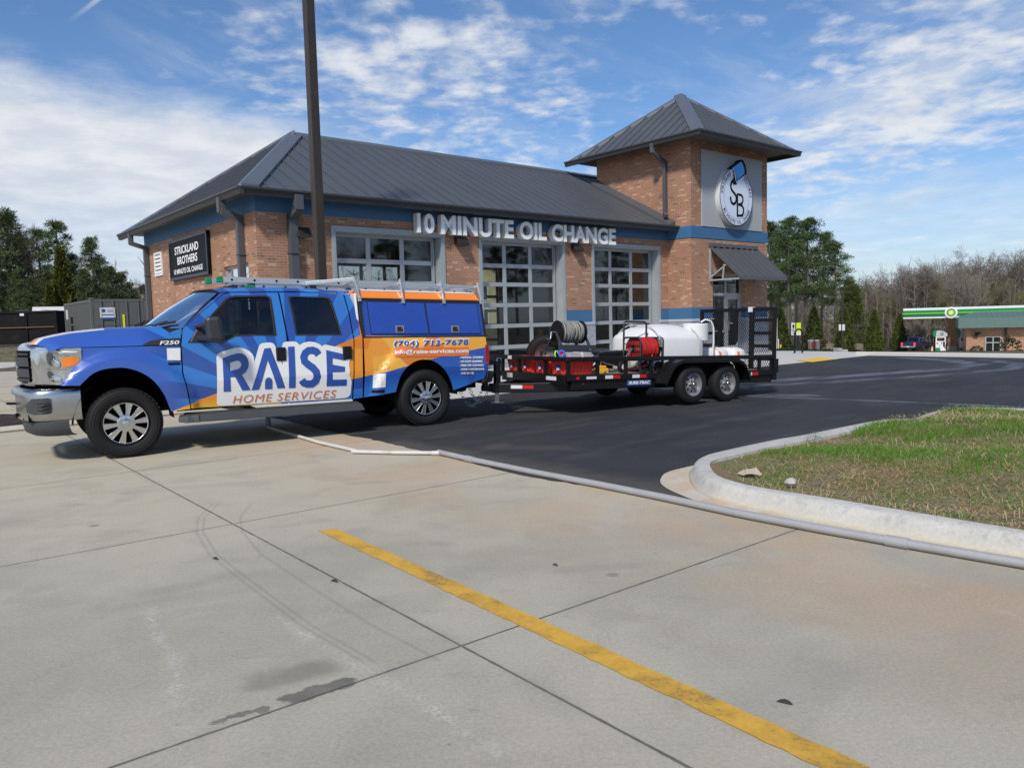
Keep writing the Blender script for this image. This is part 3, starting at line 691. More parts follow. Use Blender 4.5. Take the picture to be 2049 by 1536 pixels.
        b.face([(x - dy / l * w, y + dx / l * w, z), (x + dy / l * w, y - dx / l * w, z), (x + dx + dy / l * w, y + dy - dx / l * w, z + dz), (x + dx - dy / l * w, y + dy + dx / l * w, z + dz)]); k += 1
    tag(b.build('straw_mulch', M['straw']), kind='stuff')
    # rock and scrap
    p = gp(1583, 962, .13); b = MB(); b.lathe([(-.03, 0), (-.025, .035), (0, .055), (.03, .045), (.05, .02), (.055, 0)], (0, 0, 0), (0, 0, 1), 9)
    o = b.build('rock', M['stone'], loc=(p.x, p.y, .115), weld=True, post=lambda c: c * (1 + rng.uniform(-.16, .16)), fixn=True, smooth=30); o.scale = (.95, .7, .75)
    tag(o, 'pale rough rock lying in the grass just inside the kerb', 'rock')
    p = gp(1500, 934, .17); b = MB(); b.grid(6, 4, lambda s, t: ((s - .5) * .19, (t - .5) * .10, .01 * sin(s * 5) + .05 * s * t + .006))
    tag(b.build('cardboard_scrap', M['card'], loc=(p.x, p.y, .105), rotz=.25, smooth=30), 'torn tan cardboard scrap lying at the island nose', 'cardboard')
    # a roll of green netting and straw at the back edge
    p = gp(1632, 878, .17); b = MB()
    for k in range(22):
        a = rng.uniform(0, 2 * pi); rr = rng.uniform(.05, .16); th = rng.uniform(0, pi); q = [Vector((rr * cos(t) * cos(a) * 1.2, rr * cos(t) * sin(a) * .8, max(0, rr * sin(t) * .75))) for t in (0, .6, 1.3, 2, 2.6, pi)]
        b.tube(q, .0013, 3, cap=False)
    tag(b.build('netting_tangle', M['netting'], loc=(p.x, p.y, .14)), 'tangle of thin green erosion netting on the far kerb edge', 'netting')
    for nm, x, y, l in (('dark leaf lying right of the yellow parking line', 1570, 1406, .03), ('dark scrap near the pipe end of the long joint', 668, 1163, .03), ('small dark scrap by the curved tyre scuff', 430, 1118, .03), ('dark pebble in the open concrete between pipe and line', 1110, 1131, .022)):
        p = gp(x, y, .004); b = MB(); b.grid(4, 2, lambda s, t: ((s - .5) * l * 2, (t - .5) * l * .55 * sin(pi * (s * .8 + .1)), .004 + .006 * sin(s * 3) * (1 + t)))
        tag(b.build('leaf_scrap', M['leaf'], loc=(p.x, p.y, .002), rotz=rng.uniform(-.9, -.3), smooth=40), nm, 'debris')
island()

# ---- conduit pipes lying on the concrete
def pipe(name, label, pts, r, mat, extra=None):
    t = thing(name, label, 'pipe', pts[0])
    o = Vector(pts[0]); b = MB(); b.tube([Vector(p) - o for p in pts], r, 10); b.build('tube', mat, t, smooth=50)
    if extra:
        for i, (q, d) in enumerate(extra): b = MB(); q = Vector(q) - o; d = Vector(d).normalized(); b.cyl(q - d * .07, q + d * .07, r * 1.22, 10); b.build('coupling', mat, t, smooth=50)
    return t
def g3(x, y, z): p = gp(x, y, z); return (p.x, p.y, z)
lp = [g3(x, y, .035) for x, y in ((877, 904), (940, 918.5), (1060, 943), (1200, 969), (1330, 995), (1480, 1027), (1640, 1057), (1795, 1084), (1930, 1107), (2049, 1127), (2250, 1162))]
pipe('conduit_pipe', 'long grey conduit pipe lying along the edge between concrete and asphalt', lp, .030, M['pvc'], [(lp[7], Vector(lp[8]) - Vector(lp[6])), (lp[1], Vector(lp[2]) - Vector(lp[0]))])
pipe('conduit_pipe', 'short pale pipe lying crosswise between two longer pipes', [g3(704, 903, .03), g3(790, 905, .03), g3(878, 906, .03)], .022, M['pvc_white'], [(g3(876, 906, .03), (1, .0, 0))])
pipe('conduit_pipe', 'pale pipe running under the truck towards the short crosswise pipe', [g3(537, 855, .03), g3(575, 866, .03), g3(640, 885, .03), g3(715, 902, .03)], .022, M['pvc_white'])
p = gp(537, 853, 0); pipe('conduit_stub', 'grey pipe stub standing upright beyond the truck running board', [(p.x, p.y, 0), (p.x, p.y, .30)], .035, M['pvc'], [((p.x, p.y, .03), (0, 0, 1))])

# ------------------------------------------------------------------ the oil-change shop (local x along its front, y into the building)
def shop():
    B = thing('oil_change_shop', 'long red brick service building with grey metal roof, three glazed doors and a corner tower', 'building', (TR.x, TR.y, 0), YAWB)
    FY, X0, X1, BY, TX = .92, -18.0, -4.32, 9.25, -4.32
    DO = [(-16.2, -13.23), (-12.01, -9.04), (-7.81, -4.80)]; HEAD = 3.68; FL = .25
    piers = [(X0, DO[0][0]), (DO[0][1], DO[1][0]), (DO[1][1], DO[2][0]), (DO[2][1], X1)]
    TDO = (-3.20, -1.36)
    def front(mb, z0, z1, p, segs=piers):
        for a, b in segs: mb.box(a, b, FY - p, FY + .3, z0, z1)
    win = (1.45, 2.98, 1.05, 2.94)
    def ring(mb, z0, z1, p, cut=True):
        # end wall with its window, tower front with its entrance, tower sides
        if z0 < win[3] and z1 > win[2] and cut:
            za, zb = max(z0, win[2]), min(z1, win[3])
            mb.box(X0 - p, X0 + .3, FY + .3, win[0], z0, z1); mb.box(X0 - p, X0 + .3, win[1], BY, z0, z1)
            if z0 < win[2]: mb.box(X0 - p, X0 + .3, win[0], win[1], z0, win[2])
            if z1 > win[3]: mb.box(X0 - p, X0 + .3, win[0], win[1], win[3], z1)
        else: mb.box(X0 - p, X0 + .3, FY + .3, BY, z0, z1)
        if z0 < 2.9:
            mb.box(TX - p, TDO[0], -p, .3, z0, min(z1, 2.9)); mb.box(TDO[1], 0 + p, -p, .3, z0, min(z1, 2.9))
            if z1 > 2.9: mb.box(TX - p, p, -p, .3, 2.9, z1)
        else: mb.box(TX - p, p, -p, .3, z0, z1)
        mb.box(TX - p, TX + .3, .3, 4.02 if z0 > 4.0 else FY + .3, z0, z1); mb.box(-.3, p, .3, 4.02, z0, z1)
    b = MB(); front(b, 0, 1.35, .03); ring(b, 0, 1.35, .03); b.build('block_base', M['block'], B, uv=True)
    b = MB(); front(b, 1.35, 1.43, .05); ring(b, 1.35, 1.43, .05); b.build('precast_sill', M['sill'], B, bevel=.008)
    b = MB(); front(b, 1.43, 1.79, 0); ring(b, 1.43, 1.79, 0); b.build('lower_blue_band', M['blue_brick'], B, uv=True)
    b = MB(); front(b, 1.79, HEAD, 0); b.box(X0, X1, FY, FY + .3, HEAD, 3.97); ring(b, 1.79, 3.97, 0); ring_up = [(4.36, 7.06)]
    b.box(TX, 0, 0, .3, 4.36, 7.1); b.box(TX, TX + .3, .3, 4.02, 4.36, 7.1); b.box(-.3, 0, .3, 4.02, 4.36, 7.1); b.box(TX + .3, -.3, 3.72, 4.02, 4.36, 7.1)
    b.build('brick_wall', M['brick'], B, uv=True)
    b = MB(); b.box(X0, X1, FY - .004, FY + .3, 3.97, 4.36); b.box(X0 - .004, X0 + .3, FY + .3, BY, 3.97, 4.36)
    b.box(TX - .012, .012, -.012, .3, 3.99, 4.36); b.box(TX - .012, TX + .3, .3, FY + .3, 3.99, 4.36); b.box(-.3, .012, .3, 4.02, 3.99, 4.36); b.build('upper_blue_band', M['blue_brick'], B, uv=True)
    # back wall with its own doors, inner floor, partition and ceiling
    b = MB()
    for a, c in piers: b.box(a, c, BY - .3, BY, 0, 4.36)
    b.box(X0, X1, BY - .301, BY - .001, HEAD, 4.36); b.box(TX, 0, BY - .3, BY, 0, 4.36); b.box(-.3, 0, 4.02, BY - .3, 0, 4.36); b.build('back_wall', M['brick'], B, uv=True)
    b = MB(); b.box(X0 + .3, X1, FY + .02, BY, 0, FL - .003); b.build('shop_floor', M['inside_floor'], B)
    b = MB(); b.box(X0 + .301, X0 + .33, FY + .301, win[0], FL, 4.3); b.box(X0 + .301, X0 + .33, win[1], BY - .31, FL, 4.3); b.box(TX - .01, TX + .02, FY + .31, BY - .31, FL, 4.3); b.box(X0 + .34, X1, FY + .35, BY - .35, 4.30, 4.34); b.box(-9.6, -9.45, 5.0, BY - .31, FL, 4.3); b.box(-8.3, -7.2, 7.2, 8.9, FL, 3.0); b.build('inner_walls', M['inside'], B)
    for x, y in ((-12.4, 7.9), (-11.6, 8.4), (-9.25, 1.75), (-9.4, 8.4), (-13.0, 8.4)): b = MB(); b.cyl((x, y, FL), (x, y, 1.25), .085, 12); b.build('guard_post', M['yellow_pipe'], B, smooth=40)
    b = MB(); b.box(-10.2, -9.7, 4.0, 4.5, FL, 1.35); b.build('tool_cabinet', P('cabinet_red', (.10, .03, .022), .5), B, bevel=.01)
    b = MB(); b.hexa([(-11.2, 3.2, FL), (-10.5, 3.2, FL), (-10.5, 4.6, FL), (-11.2, 4.6, FL), (-11.0, 3.5, 1.0), (-10.7, 3.5, 1.0), (-10.7, 4.4, 1.15), (-11.0, 4.4, 1.15)]); b.cyl((-10.85, 3.9, .8), (-10.75, 3.8, 1.75), .06, 8); b.build('oil_drain', M['blackm'], B, bevel=.02)
    # glazed sectional doors
    rails = [3.62, 3.02, 2.515, 1.955, 1.39, .81, .30]
    def door(a, c, y, parent, front_=True):
        pw = (c - a - .16); x0 = a + .08; cols = [x0 + .02, x0 + pw / 3, x0 + 2 * pw / 3, x0 + pw - .02]
        f = MB()
        for i, z in enumerate(rails):
            h = .055 if 0 < i < 6 else .05
            f.box(x0, x0 + pw, y, y + .05, z - h, z + h)
        for i, x in enumerate(cols):
            w = .06 if 0 < i < 3 else .05
            for z0, z1 in zip(rails[1:], rails[:-1]): f.box(x - w, x + w, y + .004, y + .046, z0 + .054, z1 - .049)
        d = f.build('glazed_door', M['door_alu'], parent, bevel=.006)
        g_ = MB()
        for z0, z1 in zip(rails[1:], rails[:-1]):
            for xa, xb in zip(cols[:-1], cols[1:]): g_.face([(xa, y + .03, z0), (xb, y + .03, z0), (xb, y + .03, z1), (xa, y + .03, z1)])
        g_.build('pane', M['glass'], d)
        if front_:
            t = MB(); t.box(a, a + .035, FY - .02, y + .06, FL - .05, HEAD); t.box(c - .035, c, FY - .02, y + .06, FL - .05, HEAD); t.box(a, c, FY - .02, y + .06, HEAD - .035, HEAD + .001)
            t.box(a - .07, a + .002, FY - .025, FY + .02, FL - .05, HEAD + .09); t.box(c - .002, c + .07, FY - .025, FY + .02, FL - .05, HEAD + .09); t.box(a + .002, c - .002, FY - .025, FY + .02, HEAD + .001, HEAD + .09)
            t.build('door_frame', M['galv'], d)
            t = MB(); t.box(c - .13, c - .10, y - .03, y - .005, FL, HEAD - .06); t.build('door_track', M['door_alu'], d)
        return d
    for a, c in DO: door(a, c, FY + .27, B)
    for a, c in DO: door(a, c, BY - .20, B, False)
    # end-wall window and louvre
    y0, y1, z0, z1 = win; f = MB(); X = X0 + .10
    f.box(X - .03, X + .04, y0, y1, z1 - .06, z1); f.box(X - .03, X + .04, y0, y1, z0, z0 + .06)
    for y in (y0, (y0 + y1) / 2 - .03, y1 - .06): f.box(X - .03, X + .04, y, y + .06, z0 + .06, z1 - .06)
    f.box(X - .03, X + .04, y0 + .06, y1 - .06, 2.1, 2.15)
    w_ = f.build('window', M['door_alu'], B); g_ = MB(); g_.face([(X + .02, y0, z0), (X + .02, y1, z0), (X + .02, y1, z1), (X + .02, y0, z1)]); g_.build('pane', M['glass'], w_)
    b = MB(); b.box(X0 - .03, X0 + .02, 7.60, 7.67, 3.05, 3.71); b.box(X0 - .03, X0 + .02, 8.23, 8.30, 3.05, 3.71); b.box(X0 - .03, X0 + .02, 7.67, 8.23, 3.05, 3.11); b.box(X0 - .03, X0 + .02, 7.67, 8.23, 3.65, 3.71)
    for i in range(5): z = 3.13 + i * .105; b.hexa([(X0 - .035, 7.67, z), (X0 - .03, 7.67, z - .012), (X0 - .03, 8.23, z - .012), (X0 - .035, 8.23, z), (X0 - .005, 7.67, z + .075), (X0, 7.67, z + .063), (X0, 8.23, z + .063), (X0 - .005, 8.23, z + .075)])
    b.build('louvre_vent', M['white'], B)
    # main roof
    ex, ey, by, ez = X0 - .40, FY - .36, BY + .74, 4.38; hx, ry, rz = -15.18, 5.10, 6.74; hb = 5.1
    b = MB(); E0, E1 = (ex, ey, ez), (TX + .07, ey, ez); A0, A1 = (hx, ry, rz), (-2.9, ry, rz); zt = ez + (4.04 - ey) / (ry - ey) * (rz - ez)
    b.face([E0, E1, (TX + .07, 4.04, zt), (TX + .07, ry, rz), A0]); b.face([(TX + .07, 4.06, zt + .01), (.4, 4.06, zt + .01), (.4, ry, rz), (TX + .07, ry, rz)])
    b.face([E0, A0, (ex, by, ez)]); b.face([(ex, by, ez), A0, (.4, ry, rz), (.4, by, ez)])
    n_f = Vector((0, -(rz - ez), ry - ey)).normalized(); n_e = Vector((-(rz - ez), 0, hx - ex)).normalized()
    def rib(p, q, n, w=.028, h=.032):
        p, q = Vector(p), Vector(q); b.bar(p + n * h / 2, q + n * h / 2, w, h, n)
    x = ex + .21
    while x < TX:
        t = min(1.0, (x - ex) / (hx - ex)); rib((x, ey, ez), (x, ey + (ry - ey) * t, ez + (rz - ez) * t), n_f); x += .405
    for x in (-3.9, -3.4): rib((x, 4.1, zt), (x, ry, rz), n_f)
    y = ey + .2
    while y < by - .1:
        t = (y - ey) / (ry - ey) if y < ry else (by - y) / (by - ry); rib((ex, y, ez), (ex + (hx - ex) * t, y, ez + (rz - ez) * t), n_e, .035, .04); y += .405
    b.build('main_roof', M['roof'], B)
    b = MB()
    def strip(p, q, da, db, lift):
        p, q = Vector(p), Vector(q); da, db = Vector(da), Vector(db); up = Vector((0, 0, lift))
        b.hexa([p + da, p + up * .2, p + db, p - up * .5, p + da + up, p + up * 1.6, p + db + up, p + up * .9][0:0] or [p + da, q + da, q + db, p + db, p + da + up, q + da + up, q + db + up, p + db + up])
    def hipcap(p, q, oa, ob, lift=.075):                     # two flanges either side of the hip line
        p, q = Vector(p), Vector(q); up = Vector((0, 0, lift))
        for o_ in (oa, ob):
            o_ = Vector(o_); b.hexa([p, p + o_, q + o_, q, p + up * 1.15, p + o_ + up, q + o_ + up, q + up * 1.15])
    hipcap(E0, A0, (.36, 0, 0), (0, .26, 0)); hipcap((ex, by, ez), A0, (.3, 0, 0), (0, -.26, 0))
    sl_ = (rz - ez) / (ry - ey)
    b.hexa([(hx, ry, rz), (hx, ry - .16, rz - .16 * sl_), (.4, ry - .16, rz - .16 * sl_), (.4, ry, rz), (hx, ry, rz + .09), (hx, ry - .16, rz - .16 * sl_ + .07), (.4, ry - .16, rz - .16 * sl_ + .07), (.4, ry, rz + .09)])
    b.build('hip_cap', M['cap'], B)
    b = MB(); b.hexa([(TX - .30, ey + .05, ez + .02), (TX + .01, ey + .05, ez + .02), (TX + .01, 4.02, zt), (TX - .30, 4.02, zt), (TX - .30, ey + .05, ez + .07), (TX + .01, ey + .05, ez + .20), (TX + .01, 4.02, zt + .2), (TX - .30, 4.02, zt + .05)]); b.build('roof_flashing', M['downspout'], B)
    def gutter(mb, p, q, out, h=.15, d=.13):               # K-style box gutter along p-q
        p, q, out = Vector(p), Vector(q), Vector(out); z = Vector((0, 0, 1))
        mb.hexa([p - z * h, p + out * d * .62 - z * h, q + out * d * .62 - z * h, q - z * h, p, p + out * d * .95, q + out * d * .95, q])
        mb.hexa([p + out * d * .9 - z * .035, p + out * d * 1.06 - z * .03, q + out * d * 1.06 - z * .03, q + out * d * .9 - z * .035, p + out * d * .9 + z * .012, p + out * d * 1.06 + z * .012, q + out * d * 1.06 + z * .012, q + out * d * .9 + z * .012])
    b = MB(); gutter(b, (ex - .06, ey, ez), (TX + .12, ey, ez), (0, -1, 0)); gutter(b, (ex, ey - .12, ez - .001), (ex, by + .1, ez - .001), (-1, 0, 0)); b.build('main_gutter', M['gutter'], B)
    b = MB(); b.box(ex, TX, ey, FY, 4.362, 4.378); b.box(ex, X0, FY, by, 4.362, 4.378); b.box(X0, TX, BY, by, 4.362, 4.378); b.build('main_soffit', M['soffit'], B)
    # tower roof
    el, ef, er, eb, tz, ax, ay, az = .62, .77, .62, .77, 7.06, -2.16, 2.01, 9.15
    c = [(TX - el, -ef, tz), (er, -ef, tz), (er, 4.02 + eb, tz), (TX - el, 4.02 + eb, tz)]; ap = (ax, ay, az); b = MB()
    for i in range(4): b.face([c[i], c[(i + 1) % 4], ap])
    nf = Vector((0, -(az - tz), ay + ef)).normalized(); nl = Vector((-(az - tz), 0, ax - TX + el)).normalized()
    x = TX - el + .3
    while x < er - .1:
        t = (x - c[0][0]) / (ax - c[0][0]) if x < ax else (er - x) / (er - ax); rib((x, -ef, tz), (x, -ef + (ay + ef) * t, tz + (az - tz) * t), nf); x += .405
    y = -ef + .3
    while y < 4.02 + eb - .1:
        t = (y + ef) / (ay + ef) if y < ay else (4.02 + eb - y) / (4.02 + eb - ay); rib((c[0][0], y, tz), (c[0][0] + (ax - c[0][0]) * t, y, tz + (az - tz) * t), nl); y += .405
    b.build('tower_roof', M['roof'], B)
    b = MB(); hipcap(c[0], ap, (.30, 0, 0), (0, .30, 0)); hipcap(c[1], Vector(c[1]).lerp(Vector(ap), .93), (-.16, 0, 0), (0, .16, 0), .05); hipcap(c[3], Vector(c[3]).lerp(Vector(ap), .93), (.16, 0, 0), (0, -.16, 0), .05); b.build('tower_hip_cap', M['cap'], B)
    b = MB(); gutter(b, (c[0][0] - .1, -ef, tz), (er + .1, -ef, tz), (0, -1, 0), .15, .13); gutter(b, (TX - el, -ef - .1, tz - .001), (TX - el, 4.02 + eb + .1, tz - .001), (-1, 0, 0)); gutter(b, (er, -ef - .1, tz - .002), (er, 4.02 + eb + .1, tz - .002), (1, 0, 0)); b.build('tower_gutter', M['gutter'], B)
    b = MB(); b.box(TX - el, er, -ef, 4.02 + eb, tz - .02, tz - .004); b.build('tower_soffit', M['soffit'], B)
    # downspouts
    def spout(pts, w=.115):
        s = MB()
        for p, q in zip(pts[:-1], pts[1:]): p, q = Vector(p), Vector(q); dd = (q - p).normalized() * .03; s.bar(p - dd, q + dd, w, w * .85, (0, 1, 0) if abs((q - p).normalized().z) > .9 else (0, 0, 1))
        for z in (1.6, 3.1):
            if pts[-1][2] < z < pts[-2][2]: s.box(pts[-1][0] - w * .6, pts[-1][0] + w * .6, pts[-1][1] - w * .6, pts[-1][1] + w * .6, z, z + .03)
        s.build('downspout', M['downspout'], B, bevel=.008)
    for y in (1.62, 8.86): spout([(ex - .06, y, 4.28), (ex - .06, y, 4.02), (X0 - .08, y + .0, 3.90), (X0 - .08, y, .3)], .15 if y < 2 else .13)
    spout([(-17.22, ey - .06, 4.28), (-17.22, ey - .06, 4.02), (-17.22, FY - .08, 3.88), (-17.22, FY - .08, .3)], .19)
    spout([(TX - el - .06, .95, 6.95), (TX - el - .06, .95, 6.72), (TX - .08, .95, 6.45), (TX - .08, .95, 4.86), (TX - .22, .80, 4.74)], .13)
    # awning over the entrance
    xa, xb, zw, zo, d = -3.40, -.72, 3.76, 2.72, 1.155
    b = MB(); b.hexa([(xa, -.01, zw - .04), (xa, -d, zo - .04), (xb, -d, zo - .04), (xb, -.01, zw - .04), (xa, -.01, zw), (xa, -d, zo), (xb, -d, zo), (xb, -.01, zw)])
    na = Vector((0, -(zw - zo), d)).normalized()
    for i in range(9): x = xa + .02 + (xb - xa - .04) * i / 8; b.bar(Vector((x, -.01, zw)) + na * .025, Vector((x, -d, zo)) + na * .025, .03, .05, na)
    b.box(xa - .02, xb + .02, -.10, -.015, zw - .02, zw + .09); b.box(xa - .01, xb + .01, -d - .03, -d + .02, zo - .09, zo + .01)
    aw = b.build('awning', M['roof'], B)
    for x in (xa + .04, xb - .04):
        b = MB(); b.bar((x, -.03, 2.62), (x, -.03, zw), .05, .05); b.bar((x, -.03, 2.66), (x, -d + .05, 2.66), .05, .05); b.bar((x, -.03, 2.75), (x, -.62, 3.12), .04, .04); b.bar((x, -.5, 2.68), (x, -.55, 3.15), .04, .04)
        b.build('awning_bracket', M['galv'], aw)
    # entrance
    f = MB(); a, c_, y = TDO[0], TDO[1], .14
    for x in (a, -2.33, c_ - .09): f.box(x, x + .09, y, y + .07, .25, 2.9)
    for z in (2.81, 2.17): f.box(a + .09, c_ - .09, y + .002, y + .068, z, z + .09)
    f.box(a + .09, -2.33, y + .002, y + .068, .25, .38); f.box(a + .09, -2.33, y + .002, y + .068, .95, 1.02)
    f.box(-2.24, -2.13, y + .01, y + .06, .27, 2.17); f.box(-1.56, -1.45, y + .01, y + .06, .27, 2.17); f.box(-2.13, -1.56, y + .01, y + .06, 2.05, 2.17); f.box(-2.13, -1.56, y + .01, y + .06, .27, .50)
    f.box(-2.13, -1.56, y + .01, y + .06, 1.22, 1.27)
    en = f.build('entrance_frame', M['door_alu'], B); g_ = MB(); g_.face([(a, y + .04, .3), (c_, y + .04, .3), (c_, y + .04, 2.85), (a, y + .04, 2.85)]); g_.build('pane', M['glass'], en)
    b = MB(); b.bar((-2.17, y - .05, 1.0), (-2.17, y - .05, 1.35), .025, .025); b.build('door_handle', M['steel'], en)
    b = MB(); b.box(TX + .3, -.3, 3.5, 3.7, 0, 4); b.box(TX + .31, -.31, .31, 3.7, .2, .247); b.box(-3.4, -2.2, 1.6, 2.2, .25, 1.3); b.build('reception', M['inside'], B)
    # grey sign panel on the tower
    b = MB(); b.box(-3.79, -.37, -.035, .01, 4.37, 6.78); b.build('stucco_panel', M['panel_grey'], B, bevel=.006)

    # ---- signs and wall lights are things of their own
    Bm = Matrix.Translation((TR.x, TR.y, 0)) @ Matrix.Rotation(YAWB, 4, 'Z')
    def on_wall(name, label, cat, x, y, z, rot=0.0, group=None):
        p = Bm @ Vector((x, y, z)); return thing(name, label, cat, p, YAWB + rot, group)
    t = on_wall('channel_letters', 'white raised channel letters reading 10 MINUTE OIL CHANGE above the glazed doors', 'sign', -14.1, FY, 3.70)
    for word, xa_, xb_ in (('10', -14.08, -13.58), ('MINUTE', -13.38, -11.03), ('OIL', -10.82, -9.84), ('CHANGE', -9.64, -7.02)):
        b = MB(); b.text(word, lambda u, v, w: (xa_ + 14.1 + u, -.205 if w > 0 else -.03, v), w=xb_ - xa_, h=.48, extrude=.1, bold=.035, spacing=1.04)
        for i, fc in enumerate(b.f):
            ys = {round(b.v[k][1], 3) for k in fc}
            if len(ys) > 1 or -.03 in ys: b.mi[i] = 1
        b.build('letters', [M['white_sign'], M['white_ret']], t)
    t = on_wall('wall_sign', 'black board reading STRICKLAND BROTHERS 10 MINUTE OIL CHANGE on the end wall', 'sign', X0, 6.65, 2.83, -pi / 2)
    # local: x runs along the wall towards the camera corner
    b = MB(); b.box(0, 2.95, -.09, -.005, 0, 1.04); b.build('board', M['black_sign'], t, bevel=.01)
    b = MB(); b.box(.0, 2.95, -.105, -.088, .97, 1.04); b.box(0, 2.95, -.105, -.088, 0, .07); b.box(0, .05, -.105, -.088, .07, .97); b.box(2.90, 2.95, -.105, -.088, .07, .97); b.build('border', P('dark_blue_edge', (.02, .035, .06), .35), t)
    b = MB()
    for s_, x, w, z, h in (('STRICKLAND', .50, 1.85, .64, .20), ('BROTHERS', .68, 1.55, .375, .20), ('10 MINUTE OIL CHANGE', .36, 2.22, .14, .13)): b.text(s_, lambda u, v, w_: (x + u, -.096, z + v), w=w, h=h, bold=.018)
    b.build('lettering', M['white_sign'], t)
    # round emblem on the tower
    t = on_wall('round_emblem', 'round white emblem with letters SB and a blue oil can on the tower panel', 'sign', -2.165, 0, 5.38)
    R_ = .935; yF = -.215
    b = MB(); b.lathe([(0, 0), (0, R_), (.18, R_), (.18, 0)], (0, -.035, 0), (0, -1, 0), 56, ref=(0, 0, 1)); b.build('drum', M['white_ret'], t, smooth=40)
    def ring_(mb, r0, r1, y, n=64):
        for i in range(n):
            a, c2 = 2 * pi * i / n, 2 * pi * (i + 1) / n
            mb.face([(r0 * cos(a), y, r0 * sin(a)), (r1 * cos(a), y, r1 * sin(a)), (r1 * cos(c2), y, r1 * sin(c2)), (r0 * cos(c2), y, r0 * sin(c2))])
    b = MB(); ring_(b, 0, R_, yF - .003); b.build('face', P('emblem_face', (.62, .68, .80), .3, 0, .03, 2, coat=.4), t)
    b = MB(); ring_(b, R_ - .025, R_ + .004, yF - .007); b.build('rim', M['black_sign'], t)
    b = MB(); ring_(b, .70, .715, yF - .007); b.build('inner_ring', P('emblem_ring', (.18, .30, .48), .4), t)
    b = MB()
    def arc(s_, r, a0, a1, h, flip=False):
        n = len(s_)
        for i, ch in enumerate(s_):
            if ch == ' ': continue
            a = a0 + (a1 - a0) * i / (n - 1); wch = (.055 if ch in 'I1' else .125 if ch == 'M' else .10) * h / .15
            ct = Vector((r * cos(a), 0, r * sin(a))); tx = Vector((sin(a), 0, -cos(a))) if not flip else Vector((-sin(a), 0, cos(a))); up = Vector((cos(a), 0, sin(a))) if not flip else Vector((-cos(a), 0, -sin(a)))
            if ch == 'I': wch = .022
            b.text(ch, lambda u, v, w_: tuple(ct + tx * (u - wch / 2) + up * (v - h / 2) + Vector((0, yF - .009, 0))), w=wch, h=h)
    arc('STRICKLAND', .815, rad(172), rad(116), .125); arc('BROTHERS', .815, rad(54), rad(6), .125); arc('10 MINUTE OIL CHANGE', .815, rad(212), rad(330), .12, True)
    b.build('rim_lettering', M['black_sign'], t)
    b = MB()
    def stroke(pts, w, y):
        for k in range(len(pts) - 1):
            p, q = Vector(pts[k]), Vector(pts[k + 1]); dd = (q - p).normalized(); nn = Vector((-dd.y, dd.x)) * w / 2; e = dd * w * .15
            b.face([(p.x - e.x + nn.x, y, p.y - e.y + nn.y), (p.x - e.x - nn.x, y, p.y - e.y - nn.y), (q.x + e.x - nn.x, y, q.y + e.y - nn.y), (q.x + e.x + nn.x, y, q.y + e.y + nn.y)])
    S = [(-.02, .42), (-.07, .49), (-.17, .52), (-.28, .47), (-.33, .36), (-.31, .25), (-.22, .17), (-.10, .10), (-.02, .01), (-.02, -.10), (-.08, -.20), (-.18, -.24), (-.29, -.20), (-.34, -.09), (-.33, -.02)]
    stroke(S, .085, yF - .0095); Bl = [(.04, .10), (.04, -.62)]; stroke(Bl, .085, yF - .0098)
    stroke([(.04, .10), (.26, .09), (.35, .02), (.36, -.08), (.31, -.18), (.10, -.23)], .07, yF - .010); stroke([(.10, -.23), (.30, -.25), (.39, -.34), (.39, -.47), (.32, -.57), (.04, -.60)], .075, yF - .0104)
    b.build('monogram', M['black_sign'], t)
    can = [(-.27, .93), (.14, 1.14), (.27, 1.24), (.40, 1.22), (.52, 1.08), (.575, .92), (.56, .80), (.48, .76), (-.02, .50), (-.10, .56), (-.22, .78)]
    b = MB(); b.prism([(x - .0, z) for x, z in can], lambda u, v, d_: (u, d_, v), -.04, yF - .012); b.build('can_outline', M['black_sign'], t)
    b = MB(); b.poly([(-.22, .93), (.13, 1.11), (.25, 1.17), (.36, 1.08), (.44, .92), (.44, .80), (.02, .55), (-.0, .66), (-.06, .82), (-.14, .90)], lambda u, v: (u, yF - .016, v)); b.build('can_body', P('emblem_cyan', (.0, .30, .80), .3, 0, .03, 2), t)
    b = MB(); b.poly([(-.25, .90), (-.19, .92), (-.09, .82), (-.03, .66), (-.02, .52), (-.07, .50), (-.14, .60), (-.22, .76)], lambda u, v: (u, yF - .016, v)); b.build('can_mouth', P('emblem_grey', (.45, .5, .55), .35, 0, .03, 2), t)
    b = MB(); b.poly([(-.22, .86), (-.15, .82), (-.13, .70), (-.09, .58), (-.06, .47), (-.10, .40), (-.17, .38), (-.23, .44), (-.22, .54), (-.17, .66), (-.19, .76)], lambda u, v: (u, yF - .018, v)); b.build('oil_drop', M['black_sign'], t)
    # wall lights
    for x, lab in ((-17.0, 'brown wedge wall light beside the light pole at the left end of the front'), (-12.70, 'brown wedge wall light under the word MINUTE'), (-8.56, 'brown wedge wall light under the word CHANGE')):
        t = on_wall('wall_light', lab, 'wall light', x, FY, 3.46, group='wall lights along the shop front')
        b = MB(); b.hexa([(-.16, -.26, .0), (.16, -.26, .0), (.16, -.005, .03), (-.16, -.005, .03), (-.16, -.10, .22), (.16, -.10, .22), (.16, -.005, .22), (-.16, -.005, .22)]); b.build('housing', P('wall_light_bronze', (.022, .018, .015), .5), t, bevel=.01)
        b = MB(); b.box(-.12, .12, -.22, -.06, -.012, .004); b.build('lens', M['glass_wind'], t)
    # brown light pole in front of the shop
    p = at(642.5, 554, 15.25); p.z = 0
    t = thing('light_pole', 'tall brown square light pole rising behind the truck in front of the shop', 'light pole', (p.x, p.y, 0), YAWB)
    b = MB(); b.box(-.088, .088, -.088, .088, .6, 9.2); b.build('shaft', M['bronze'], t, bevel=.012)
